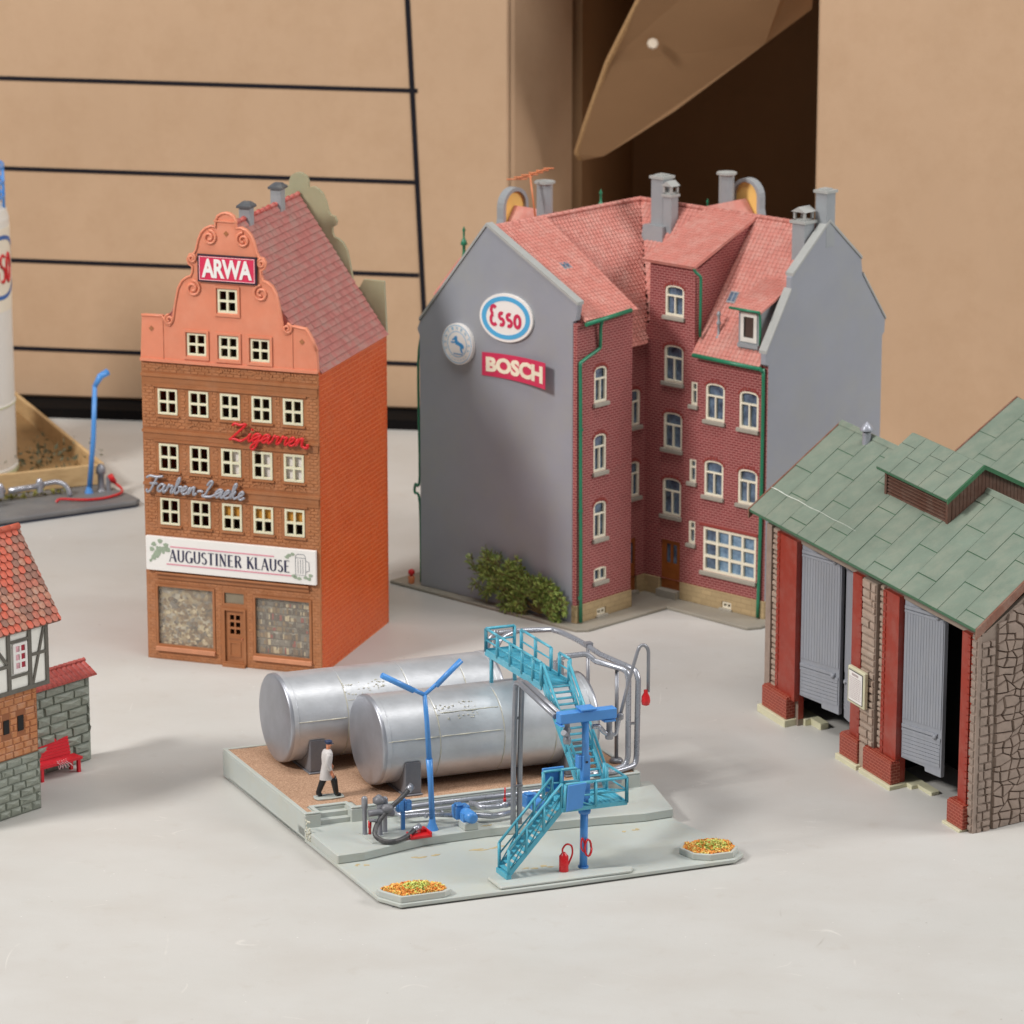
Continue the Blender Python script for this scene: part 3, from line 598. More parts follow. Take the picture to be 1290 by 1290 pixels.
# left gable wall
mb = MB(EF); gp = [(-.904, .014), (-.904, 1.135), (-.916, 1.16), (-.900, 1.195), (-.506, 1.655), (.008, 1.385), (-.004, 1.318), (-.022, 1.312), (-.022, .014)]
mb.prism(gp, 'v', 0, .028); gw = obj('gable_wall', mb, GAB, TN, bevel=.003)
mb = MB(EF)
for a, b in (((-.900, 1.195), (-.506, 1.655)), ((-.506, 1.655), (.008, 1.385))):
    mb.hexa([(a[0], -.006, a[1]), (b[0], -.006, b[1]), (b[0], .034, b[1]), (a[0], .034, a[1])], [(a[0], -.006, a[1] + .014), (b[0], -.006, b[1] + .014), (b[0], .034, b[1] + .014), (a[0], .034, a[1] + .014)])
obj('coping', mb, COPE, gw)
# right gable wall
ru = .542; rv = .592
rp = [(0, .014), (0, 1.112), (-.020, 1.118), (-.020, 1.165), (.141, 1.408), (.143, 1.468), (.158, 1.474), (.396, 1.668), (.626, 1.478), (.637, 1.407), (.805, 1.189), (.802, 1.135), (.786, 1.12), (.79, .014)]
mb = MB(EF); mb.prism([(v + rv, z) for v, z in rp], 'u', ru - .026, ru + .002); g2 = obj('gable_wall', mb, GAB, TN, bevel=.003)
mb = MB(EF)
for a, b in (((-.020, 1.165), (.141, 1.408)), ((.150, 1.470), (.396, 1.668)), ((.396, 1.668), (.626, 1.478)), ((.637, 1.407), (.805, 1.189))):
    q = [(ru - .034, a[0] + rv, a[1] + .0005), (ru + .006, a[0] + rv, a[1] + .0005), (ru + .006, b[0] + rv, b[1] + .0005), (ru - .034, b[0] + rv, b[1] + .0005)]
    mb.hexa(q, [(x, y, z + .013) for x, y, z in q])
obj('coping', mb, COPE, g2)
# walls: frames with u along the wall
WF = Fr((0, 0), (1, 0), (0, 1)); WF.o = EF.to((0, 0, 0)); WF.ex = EF.ey.copy(); WF.ey = -EF.ex      # courtyard face of the left wing
RF_ = Fr((0, 0), (1, 0), (0, 1)); RF_.o = EF.to((-.126, 0, 0)); RF_.ex = EF.ey.copy(); RF_.ey = -EF.ex    # recessed bit
FF = Fr((0, 0), (1, 0), (0, 1)); FF.o = EF.to((-.458, .592, 0)); FF.ex = EF.ex.copy(); FF.ey = EF.ey.copy()  # courtyard face of the right wing
ZT = .092
def arch(a, b, c, d, rise=.012):
    return [(a, c), (b, c), (b, d - rise)] + [((a + b) / 2 + (b - a) / 2 * math.cos(R(t)), d - rise + rise * math.sin(R(t))) for t in (30, 60, 90, 120, 150)] + [(a, d - rise)]
def tw(fr, par, a, b, c, d, kind='T', rise=.012, pane=BLUE):
    """arched casement: outer frame, transom, mullion, pane, sill and brick arch"""
    f = .010; mw = .007; mb = MB(fr); o = arch(a, b, c, d, rise); m = (a + b) / 2; tz = c + (d - c) * .66
    if kind == 'T': hs = [rect(a + f, m - mw / 2, c + f, tz - mw / 2), rect(m + mw / 2, b - f, c + f, tz - mw / 2), arch(a + f, b - f, tz + mw / 2, d - f * .7, rise * .8)]
    elif kind == 'S': hs = [rect(a + f, b - f * .6, c + f, tz - mw / 2), arch(a + f, b - f * .6, tz + mw / 2, d - f * .7, rise * .5)]
    elif kind == 'C': hs = [rect(a + f * .8, m - mw / 2, c + f * .8, d - f), rect(m + mw / 2, b - f * .8, c + f * .8, d - f)]
    else: hs = [rect(a + f, b - f, c + f, d - f)]
    mb.prism(o, 'v', .001, .012, hs); w = obj('window', mb, IVORY, par, bevel=.001)
    mb = MB(fr); mb.prism(arch(a + .002, b - .002, c + .002, d - .002, rise), 'v', .014, .016); obj('pane', mb, pane, w)
    mb = MB(fr); mb.box(a - .010, b + .008, -.014, -.0005, c - .016, c + .001); obj('sill', mb, SILL, w, bevel=.002)
    if kind == 'T':
        mb = MB(fr)
        for k in range(9):
            t = R(155 - 130 * k / 8); r1 = (b - a) / 2 + .004; x = m + r1 * math.cos(t) * 1.08; z = d - .034 + .040 * math.sin(t)
            mb.box(x - .005, x + .005, -.0025, -.0003, z, z + .012)
        obj('brick_arch', mb, BRKP, w, kind='stuff')
    return w
WW = [(.112, .192, .948, 1.102), (.110, .190, .650, .812), (.112, .192, .360, .520)]; WC = (.116, .196, .172, .232)
CEL1 = (.134, .190, .022, .052)
mb = MB(WF); mb.prism(rect(.028, .355, ZT, 1.315), 'v', 0, .03, [arch(*w) for w in WW] + [arch(*WC, .008)]); w1 = obj('brick_wall', mb, BRK, TN)
mb = MB(WF); mb.prism(rect(.0005, .359, .014, ZT), 'v', -.005, .028, [rect(*CEL1)]); obj('stone_base', mb, STONE, TN, bevel=.002)
mb = MB(WF); mb.box(.0285, .0005 + .0, 0, 0.001, 0, .001) if False else mb.box(.001, .0275, -.001, .02, ZT, 1.305); obj('corner_pier', mb, BRK, w1)
for w in WW: tw(WF, TN, *w)
tw(WF, TN, *WC, 'C', .008); tw(WF, TN, *CEL1, 'C', .001)
# end face of the bay towards the recess, and the recessed wall
mb = MB(EF); mb.box(-.03, -.0005, .332, .3545, .014, 1.31); mb.box(-.126, -.031, .331, .3545, .014, 1.31); obj('brick_wall', mb, BRK, TN)
RW_ = [(.470, .556, .762, .922), (.470, .556, .448, .604)]
mb = MB(RF_); mb.prism(rect(.3555, .592, ZT, 1.14), 'v', 0, .02, [arch(*w) for w in RW_] + [rect(.445, .535, ZT, .265)]); obj('brick_wall', mb, BRK, TN)
for q in ((.539, .592), (.3555, .441)): mb = MB(RF_); mb.box(q[0], q[1], -.005, .02, .014, ZT); obj('stone_base', mb, STONE, TN)
for w in RW_: tw(RF_, TN, *w)
mb = MB(RF_); mb.prism(rect(.4455, .5345, .03, .263), 'v', .004, .012, [rect(.455, .484, .15, .245), rect(.496, .525, .15, .245)]); dr = obj('door', mb, DOORB, TN)
mb = MB(RF_); mb.box(.45, .53, .0125, .0145, .14, .25); obj('pane', mb, BLUE, dr)
mb = MB(RF_); mb.box(.4425, .5375, -.02, .02, .014, .0295); obj('doorstep', mb, SILL, TN)
# right wing facade
C1 = [(.438, .541, 1.252, 1.385), (.435, .541, .965, 1.126), (.435, .538, .672, .832), (.433, .536, .377, .542)]
SM = [(.587, .620, .884, .984), (.582, .618, .546, .646), (.582, .617, .274, .374)]
C3 = [(.667, .770, .832, .993), (.664, .768, .502, .657)]; C4 = [(.851, .953, .826, .987), (.850, .953, .498, .650)]
BIG = (.663, .952, .168, .362); DR = (.427, .533, .048, .266); CEL2 = (.773, .824, .022, .052)
poly = [(.332, .06), (1.0, .06), (1.0, 1.118), (.602, 1.118), (.602, 1.470), (.353, 1.470), (.353, 1.2), (.332, 1.2)]
mb = MB(FF); mb.prism([(.332, ZT)] + [(1.0, ZT)] + poly[2:], 'v', 0, .02, [arch(*w) for w in C1 + C3 + C4] + [rect(*w) for w in SM] + [rect(*BIG), rect(DR[0], DR[1], ZT + .001, DR[3])]); fw_ = obj('brick_wall', mb, BRK, TN)
mb = MB(FF); mb.box(.332, .424, -.005, .02, .014, ZT); mb.prism(rect(.536, 1.004, .014, ZT), 'v', -.005, .02, [rect(*CEL2)]); obj('stone_base', mb, STONE, TN, bevel=.002)
for w in C1 + C3 + C4: tw(FF, TN, *w)
for w in SM: tw(FF, TN, *w, 'S', .002)
tw(FF, TN, *CEL2, 'C', .001)
a, b, c, d = BIG; f = .011; cw_ = (b - a - f) / 4; ch = (d - c - f) / 3
mb = MB(FF); mb.prism(rect(a, b, c, d), 'v', .001, .012, [rect(a + f + i * cw_, a + (i + 1) * cw_, c + f + j * ch, c + (j + 1) * ch) for i in range(4) for j in range(3)]); w = obj('workshop_window', mb, IVORY, TN, bevel=.001)
for i in range(4):
    for j in range(3): mb = MB(FF); mb.box(a + f + i * cw_ - .003, a + (i + 1) * cw_ + .003, .014, .016, c + f + j * ch - .003, c + (j + 1) * ch + .003); obj('pane', mb, BLUEL if i else BLUE, w)
mb = MB(FF); mb.box(a - .012, b + .008, -.014, -.0005, c - .018, c); obj('sill', mb, SILL, w, bevel=.002)
mb = MB(FF); mb.box(a - .02, b + .01, -.004, -.0005, d + .004, d + .016); obj('lintel', mb, BRKP, w)
a, b, c, d = DR
mb = MB(FF); mb.prism(rect(a, b, c, d), 'v', .006, .013, [rect(a + .025, a + .050, c + .115, d - .018), rect(b - .045, b - .020, c + .115, d - .018)]); dr = obj('door', mb, DOORB, TN)
mb = MB(FF); mb.box(a + .02, b - .015, .0135, .0155, c + .11, d - .01); obj('pane', mb, BLUE, dr)
mb = MB(FF); mb.box(a + .02, b - .02, .003, .0058, c + .02, c + .085); obj('door_panel', mb, DOORB, dr)
mb = MB(FF); mb.box(a - .002, b + .002, -.03, .02, .014, .047); obj('doorstep', mb, SILL, TN)
# street walls (back)
mb = MB(EF); mb.box(-.904, -.88, .028, 1.382, .014, 1.15); mb.box(-.88, ru - .027, 1.36, 1.382, .014, 1.15); obj('street_wall', mb, BRK, TN)
# roofs
RU, RV, RZ1, RZ2 = -.504, .990, 1.642, 1.642
eL = (-.100, 1.122); eR = (.572, 1.108)
def roofpart(name, pts, A0, A, B, na, nb, par, test=None, t=.012, pr=.0042):
    mb = MB(EF); mb.slab(pts, t); o = obj(name, mb, TILE, par)
    mb = MB(EF); tiles(mb, A0, A, B, na, nb, pr, .1, test=test, stag=False); obj('roof_tiles', mb, TILE, o, kind='stuff'); return o
# left wing courtyard slope (trapezoid to the valley), valley runs (RU,RV)->(eL, .575)
roofpart('roof', [(eL[0], .03, eL[1]), (eL[0], .575, eL[1]), (RU, RV, RZ2), (RU, .03, RZ1)], (eL[0], .03, eL[1]), (0, .96, 0), (RU - eL[0], 0, RZ1 - eL[1]), 44, 34, TN, test=lambda s, t: .96 * s + .03 < .575 + .415 * t)
rsl = (RZ2 - eR[1]) / (RV - eR[0]); rzv = lambda v: eR[1] + rsl * (v - eR[0])
roofpart('roof', [(-.1055, .60, rzv(.60)), (-.1055, RV, RZ2), (RU, RV, RZ2)], (RU, eR[0], eR[1]), (-.1055 - RU, 0, 0), (0, RV - eR[0], RZ2 - eR[1]), 18, 34, TN, test=lambda s, t: RU + s * (-.1055 - RU) > eL[0] + (RU - eL[0]) * t + .01)
roofpart('roof', [(.1445, eR[0], eR[1]), (ru - .028, eR[0], eR[1]), (ru - .028, RV, RZ2), (.1445, RV, RZ2)], (.1445, eR[0], eR[1]), (ru - .1725, 0, 0), (0, RV - eR[0], RZ2 - eR[1]), 17, 34, TN,
         test=lambda s, t: not (.36 < .1445 + s * (ru - .1725) < .49 and .12 < t < .5))
roofpart('roof', [(-.93, .03, 1.14), (-.93, 1.41, 1.14), (RU - .001, RV, RZ2), (RU - .001, .03, RZ1)], (-.93, .03, 1.14), (0, 1.38, 0), (RU + .93, 0, RZ1 - 1.14), 50, 26, TN, test=lambda s, t: 1.38 * s < 1.38 - .42 * t)
roofpart('roof', [(-.93, 1.41, 1.14), (ru - .028, 1.41, 1.14), (ru - .028, RV + .001, RZ2), (RU, RV + .001, RZ2)], (-.93, 1.41, 1.14), (ru + .9, 0, 0), (0, RV - 1.41, RZ2 - 1.14), 50, 26, TN, test=lambda s, t: s * 1.44 > .43 * t)
mb = MB(EF); k = 0
def ridge(a, b, n, par):
    A, B = Vector(a), Vector(b)
    for i in range(n):
        mb = MB(EF); p = A + (B - A) * (i / n); q = A + (B - A) * ((i + 1) / n); mb.tube([p, p + (q - p) * .8, q], [.011, .0095, .012], 7); obj('ridge_tile', mb, TILE, par)
rfp = [o for o in bpy.data.objects if o.name.startswith('roof') and o.parent == TN][0]
ridge((RU, .035, RZ1 + .004), (RU, RV, RZ2 + .004), 24, rfp); ridge((RU, RV, RZ2 + .004), (ru - .03, RV, RZ2 + .002), 24, rfp)
# bay roof, tower roof
b0 = (.022, 1.318); zb = 1.652
bay = roofpart('bay_roof', [(b0[0], .036, b0[1]), (b0[0], .365, b0[1]), (RU, .365, zb), (RU, .036, zb)], (b0[0], .036, b0[1]), (0, .329, 0), (RU - b0[0], 0, zb - b0[1]), 15, 30, TN, pr=.003)
mb = MB(EF); mb.slab([(-.27, .185, 1.318 + .292 * .597 + .012), (-.23, .185, 1.318 + .252 * .597 + .012), (-.23, .235, 1.318 + .252 * .597 + .012), (-.27, .235, 1.318 + .292 * .597 + .012)], .008); sk_ = obj('skylight', mb, GREY, bay)
mb = MB(EF)
for v in (.191, .213): mb.slab([(-.264, v, 1.318 + .286 * .597 + .0135), (-.236, v, 1.318 + .258 * .597 + .0135), (-.236, v + .016, 1.318 + .258 * .597 + .0135), (-.264, v + .016, 1.318 + .286 * .597 + .0135)], .002)
obj('pane', mb, BLUE, sk_)
tl, tr = -.135, .156; tz0, tz1 = 1.484, 1.645; tv0, tv1 = .568, .985
tow = roofpart('tower_roof', [(tl, tv0, tz0), (tr, tv0, tz0), (tr, tv1, tz1), (tl, tv1, tz1)], (tl, tv0, tz0), (tr - tl, 0, 0), (0, tv1 - tv0, tz1 - tz0), 16, 24, TN, pr=.003)
mb = MB(EF)
for x in (-.104, .130): mb.prism([(.6125, 1.10), (.6125, 1.468), (.97, 1.618), (.97, 1.60)], 'u', x, x + .014)
obj('cheek_wall', mb, BRK, fw_)
# dormer
DF = Fr((0, 0), (1, 0), (0, 1)); DF.o = EF.to((-.458, .612, 0)); DF.ex = EF.ex.copy(); DF.ey = EF.ey.copy()
dm = MB(DF); dm.prism(rect(.824, .936, 1.155, 1.330), 'v', 0, .012, [rect(.843, .916, 1.20, 1.312)]); dmo = obj('dormer', dm, GREY, TN)
mb = MB(DF); mb.prism(rect(.836, .923, 1.193, 1.318), 'v', -.004, -.0005, [rect(.853, .906, 1.212, 1.300)]); w = obj('window', mb, mat('white_frame', (226, 222, 214), .4), dmo)
mb = MB(DF); mb.box(.844, .915, .004, .006, 1.2, 1.311); obj('pane', mb, mat('brownish_pane', (78, 66, 60), .15, spec=.8), w)
mb = MB(DF); mb.box(.826, .936, -.012, -.0005, 1.170, 1.186); obj('sill', mb, GREY, dmo)
mb = MB(EF)
for x in (.3662, .4702): mb.prism([(.625, 1.16), (.625, 1.33), (.80, 1.385), (.80, 1.37)], 'u', x, x + .008)
obj('cheek', mb, GREY, dmo)
roofpart('dormer_roof', [(.335, .590, 1.333), (.500, .590, 1.333), (.500, .835, 1.435), (.335, .835, 1.435)], (.335, .590, 1.333), (.165, 0, 0), (0, .245, .102), 9, 14, TN, pr=.003, t=.008)
mb = MB(EF); mb.slab([(.20, .728, 1.318), (.245, .728, 1.318), (.245, .762, 1.361), (.20, .762, 1.361)], .006); sk_ = obj('skylight', mb, GREY, TN)
mb = MB(EF)
for u in (.205, .225): mb.slab([(u, .732, 1.3245), (u + .015, .732, 1.3245), (u + .015, .758, 1.3575), (u, .758, 1.3575)], .002)
obj('pane', mb, BLUE, sk_)
mb = MB(EF); mb.lathe((.235, .640, 1.175), [(.013, 0), (.013, .012), (.006, .016), (.006, .06), (.010, .064), (.010, .074), (.006, .08), (.006, .098), (.010, .106), (.006, .118), (.001, .121)], 10); obj('vent_pipe', mb, GREY, TN)
# gutters and pipes
def halfpipe(fr, pts, r, par, name='gutter'):
    mb = MB(fr); mb.tube(pts, r, 8); return obj(name, mb, GREEN, par)
halfpipe(WF, [(.025, -.030, 1.303), (.310, -.030, 1.322)], .0095, TN)
halfpipe(WF, cr([(.128, -.028, 1.305), (.130, -.018, 1.27), (.135, -.012, 1.195), (.122, -.012, 1.18), (.022, -.012, 1.145), (.010, -.012, 1.125), (.012, -.012, 1.0), (.016, -.012, .5), (.018, -.014, .02)], 3), .0075, TN, 'downpipe')
mb = MB(WF)
for z in (.12, .50, .85): mb.lathe((.0155, -.012, z), [(.0095, 0), (.0095, .012)], 8)
obj('pipe_clip', mb, GREEN, TN)
halfpipe(EF, [(.160, .562, 1.108), (ru - .014, .562, 1.100)], .0095, TN)
halfpipe(FF, cr([(.982, -.026, 1.098), (.984, -.020, 1.085), (.985, -.012, 1.06), (.984, -.011, .6), (.979, -.011, .25), (.976, -.013, .02)], 3), .0075, TN, 'downpipe')
halfpipe(EF, cr([(.150, .575, 1.478), (.152, .582, 1.460), (.164, .600, 1.440), (.164, .604, 1.40), (.162, .606, 1.18)], 3), .0065, TN, 'downpipe')
halfpipe(EF, [(.335, .586, 1.333), (.498, .586, 1.333)], .006, TN); halfpipe(EF, cr([(.49, .590, 1.33), (.489, .600, 1.30), (.487, .604, 1.19)], 3), .005, TN, 'downpipe')
mb = MB(EF); mb.tube(cr([(-.91, .03, 1.15), (-.93, .02, 1.0), (-.925, .02, .5), (-.95, .02, .46), (-.955, .02, .42), (-.925, .02, .38), (-.92, .02, .02)], 4), .006, 6); obj('downpipe', mb, GREEN, TN)
# chimneys
def chim(u, v, a, z0, z1, cap=.006, n=None):
    mb = MB(EF)
    if n: mb.lathe((u, v, z0), [(a, 0), (a, z1 - z0)], n, smooth=False)
    else: mb.box(u - a, u + a, v - a, v + a, z0, z1)
    c = obj('chimney', mb, GREY, TN, bevel=.0015)
    mb = MB(EF)
    if n: mb.lathe((u, v, z1), [(a, 0), (a + cap * 1.6, .006), (a + cap * 1.6, .016), (a * .6, .020)], n, smooth=False)
    else: mb.box(u - a - cap, u + a + cap, v - a - cap, v + a + cap, z1, z1 + .012); mb.box(u - a * .7, u + a * .7, v - a * .7, v + a * .7, z1 + .012, z1 + .018)
    obj('cap', mb, COPE, c); return c
def housetop(c, u, v, a, z):
    mb = MB(EF)
    for s in (-1, 1):
        for q in (-1, 1): mb.box(u + s * a * .8 - .005, u + s * a * .8 + .005, v + q * a * .8 - .005, v + q * a * .8 + .005, z, z + .03)
    mb.prism([(u - a - .006, z + .03), (u + a + .006, z + .03), (u, z + .052)], 'v', v - a - .006, v + a + .006); obj('chimney_hood', mb, COPE, c)
c = chim(-.342, .945, .034, 1.50, 1.760); mb = MB(EF); mb.box(-.402, -.272, .868, .985, 1.44, 1.560, taper=.010); obj('chimney_base', mb, GREY, c)
c = chim(-.276, .925, .024, 1.5, 1.690, .005); housetop(c, -.276, .925, .024, 1.707)
chim(-.262, 1.29, .034, 1.3, 1.738, .007, 8); chim(-.655, .53, .035, 1.4, 1.748, .007, 8)
c = chim(.515, .995, .030, 1.56, 1.79, .007); c = chim(.462, .915, .034, 1.50, 1.665, .008); housetop(c, .462, .915, .032, 1.684)
# street gables with round tops
def round_gable(fr, cx, z1, w, par):
    z0 = z1 - .30; zc = z1 - w
    o = [(cx - w - .035, z0), (cx + w + .035, z0), (cx + w, zc - .05), (cx + w, zc)] + arc(cx, zc, w, w, 15, 165, 10) + [(cx - w, zc), (cx - w, zc - .05)]
    q = w - .017; i = [(cx - q - .02, z0 + .01), (cx + q + .02, z0 + .01), (cx + q, zc - .05), (cx + q, zc)] + arc(cx, zc, q, q, 15, 165, 10) + [(cx - q, zc), (cx - q, zc - .05)]
    mb = MB(fr); mb.prism(o, 'v', -.02, .02, [i]); g = obj('round_gable', mb, GREY, par, bevel=.002)
    mb = MB(fr); mb.prism(i, 'v', -.006, .006); obj('gable_infill', mb, YEL, g); return g
BF = Fr((0, 0), (1, 0), (0, 1)); BF.o = EF.to((0, 1.385, 0)); BF.ex = EF.ex.copy(); BF.ey = EF.ey.copy()
round_gable(BF, -.215, 1.722, .080, TN)
LFr = Fr((0, 0), (1, 0), (0, 1)); LFr.o = EF.to((-.905, 0, 0)); LFr.ex = EF.ey.copy(); LFr.ey = -EF.ex
round_gable(LFr, .60, 1.700, .082, TN)
mb = MB(EF); mb.hexa([(-.215 - .12, 1.37, 1.46), (-.215 + .12, 1.37, 1.46), (-.215 + .12, 1.0, 1.46), (-.215 - .12, 1.0, 1.46)], [(-.216, 1.37, 1.632), (-.214, 1.37, 1.632), (-.214, 1.0, 1.632), (-.216, 1.0, 1.632)]); obj('cross_roof', mb, TILE, TN); mb = MB(EF)
mb.hexa([(-.895, .48, 1.44), (-.895, .72, 1.44), (-.5, .72, 1.44), (-.5, .48, 1.44)], [(-.895, .599, 1.62), (-.895, .601, 1.62), (-.5, .601, 1.62), (-.5, .599, 1.62)]); obj('cross_roof', mb, TILE, TN)
mb = MB(EF); mb.hexa([(-1.03, .22, 1.26), (-.90, .22, 1.26), (-.90, .50, 1.26), (-1.03, .50, 1.26)], [(-.97, .32, 1.41), (-.90, .32, 1.46), (-.90, .40, 1.46), (-.97, .40, 1.41)]); mb.box(-1.0, -.905, .23, .49, .5, 1.259); obj('oriel_roof', mb, TILE, TN)
def finial(u, v, z, s=1):
    mb = MB(EF); mb.lathe((u, v, z), [(.012 * s, 0), (.006 * s, .02 * s), (.006 * s, .05 * s), (.014 * s, .056 * s), (.010 * s, .07 * s), (.004 * s, .08 * s), (.004 * s, .105 * s), (.007 * s, .11 * s), (.001, .125 * s)], 8); obj('finial', mb, GREEN, TN)
finial(-.975, .36, 1.405, 1.15); finial(-.89, 1.17, 1.47, 1.2); finial(-.36, 1.28, 1.50)
mb = MB(EF); mb.lathe((-.86, 1.30, 1.1), [(.13, 0), (.12, .1), (.08, .22), (.02, .32)], 12); obj('turret_roof', mb, TILE, TN)
mb = MB(EF); A0 = Vector((-.625, .44, 1.60)); T0 = Vector((-.660, .44, 1.805)); mb.tube([A0, T0], .0042, 6)
P0, P1 = Vector((-.790, .50, 1.760)), Vector((-.515, .40, 1.850)); mb.tube([P0, P1], .0045, 6)
for k in range(6):
    p = P0 + (P1 - P0) * (k / 5); mb.tube([p - Vector((.025, .028, 0)) * (1.2 - k * .12), p + Vector((.025, .028, 0)) * (1.2 - k * .12)], .0032, 5)
obj('tv_aerial', mb, COPPER, TN)
# advertising signs on the left gable
def ell(cx, cz, rx, rz, rot, n=40): return [(cx + rx * math.cos(t) * math.cos(rot) - rz * math.sin(t) * math.sin(rot), cz + rx * math.cos(t) * math.sin(rot) + rz * math.sin(t) * math.cos(rot)) for t in (2 * math.pi * k / n for k in range(n))]
ex, ez, er = -.387, 1.279, R(5)
mb = MB(EF); mb.prism(ell(ex, ez, .152, .104, er), 'v', -.012, -.0005); sg = obj('oval_sign', mb, WHITE, TN, label='oval sign reading Esso in red inside a blue ring', bevel=.001)
mb = MB(EF); mb.prism(ell(ex, ez, .138, .092, er), 'v', -.0132, -.0123, [ell(ex, ez, .113, .073, er)]); obj('blue_ring', mb, SKYB, sg)
PK = mat('sign_red', (206, 48, 88), rough=.4, var=.03)
def rtext(strokes, cx, cz, rot, s, v, m, sg, w):
    mb = MB(EF); c_, s_ = math.cos(rot), math.sin(rot)
    for k, st in enumerate(strokes):
        mb.ribbon([(cx + (x * c_ - y * s_) * s, cz + (x * s_ + y * c_) * s) for x, y in st], w, v - .0001 * k, .001)
    obj('lettering', mb, m, sg)
Eg = arc(-.62, .36, .20, .24, 55, 262, 9)[0:] + []
E_ = [(x, y) for x, y in arc(-1.22, .33, .22, .27, 40, 255, 9)] ; E2 = [(x, y) for x, y in arc(-1.20, -.28, .27, .33, 100, 318, 9)]
def s_(cx, sy=1): return arc(cx, .02, .19, .19, 55, 245, 8) + arc(cx, -.36, .20, .20, 75, -130, 9)
rtext([E_, E2, s_(-.55), s_(.12), arc(.82, -.17, .24, .38, 0, 360, 16)], ex + .012, ez + .004, R(0), .066, -.0125, PK, sg, .0155)
cx, cz = -.661, 1.129
mb = MB(EF); mb.prism(ell(cx, cz, .089, .089, 0), 'v', -.020, -.0005); sg = obj('round_sign', mb, WHITE, TN, label='round white emblem with a blue rearing horse', bevel=.001)
mb = MB(EF)
for r in (.083, .056): mb.prism(ell(cx, cz, r, r, 0), 'v', -.0208, -.0201, [ell(cx, cz, r - .0022, r - .0022, 0)])
obj('blue_ring', mb, SKYB, sg)
mb = MB(EF)
hp = [(-.50, .12), (-.42, .26), (-.30, .30), (-.26, .42), (-.10, .50), (.02, .42), (.0, .24), (.12, .10), (.38, .02), (.56, -.06), (.66, -.2), (.60, -.42), (.52, -.30), (.46, -.42), (.5, -.58), (.60, -.68), (.44, -.70), (.30, -.48), (.30, -.26), (.08, -.16), (-.12, -.14), (-.18, -.02), (-.46, -.08), (-.62, -.02), (-.60, .04), (-.36, .04), (-.20, .10), (-.22, .2)]
mb.prism([(cx + x * .06, cz + y * .06 + .006) for x, y in hp], 'v', -.0212, -.0201); mb.ribbon([(cx - .02, cz - .042), (cx + .03, cz - .042)], .003, -.0201, .001); obj('horse_emblem', mb, mat('horse_blue', (62, 150, 210), .4), sg)
mb = MB(EF)
for k, ch in enumerate('CONTINENTAL'):
    a = R(200 - 22 * k); r = .0695; x, z = cx + r * math.cos(a), cz + r * math.sin(a); mb.text(ch, x - .005, x + .005, z - .0065, z + .0065, -.0202, .001, rot=a - R(90), bold=.01)
for k in range(7): a = R(232 + 14 * k); mb.prism(ell(cx + .0695 * math.cos(a), cz + .0695 * math.sin(a), .0025, .0025, 0, 6), 'v', -.021, -.0202)
obj('ring_lettering', mb, mat('pale_blue_print', (140, 190, 220), .4), sg)
# BOSCH, a bent strip standing off the wall at its right end
mb = MB(EF); n = 12; u0, u1 = -.532, -.132; lo = []; hi = []
def bv(u): t = (u - u0) / (u1 - u0); return -.004 - .045 * t ** 2, 1.011 + .024 * t - .020 * t * t, 1.111 + .036 * t - .020 * t * t
for k in range(n):
    a, b = u0 + (u1 - u0) * k / n, u0 + (u1 - u0) * (k + 1) / n; p, q = bv(a), bv(b)
    mb.hexa([(a, p[0], p[1]), (b, q[0], q[1]), (b, q[0], q[2]), (a, p[0], p[2])], [(a, p[0] + .003, p[1]), (b, q[0] + .003, q[1]), (b, q[0] + .003, q[2]), (a, p[0] + .003, p[2])])
sg = obj('strip_sign', mb, PK, TN, label='bent red strip sign reading BOSCH')
mb = MB(EF); tb = MB(Fr((0, 0), (1, 0), (0, 1))); tb.text('BOSCH', u0 + .024, u1 - .016, 0, 1, 0, .001, bold=.05, spacing=.98)
V = [(p.x, bv(p.x)[0] - .0006 + p.y, bv(p.x)[1] + .019 + p.z * (bv(p.x)[2] - bv(p.x)[1] - .036)) for p in tb.v]; mb.add(V, tb.f); obj('lettering', mb, mat('cream_print', (240, 230, 206), .5), sg)
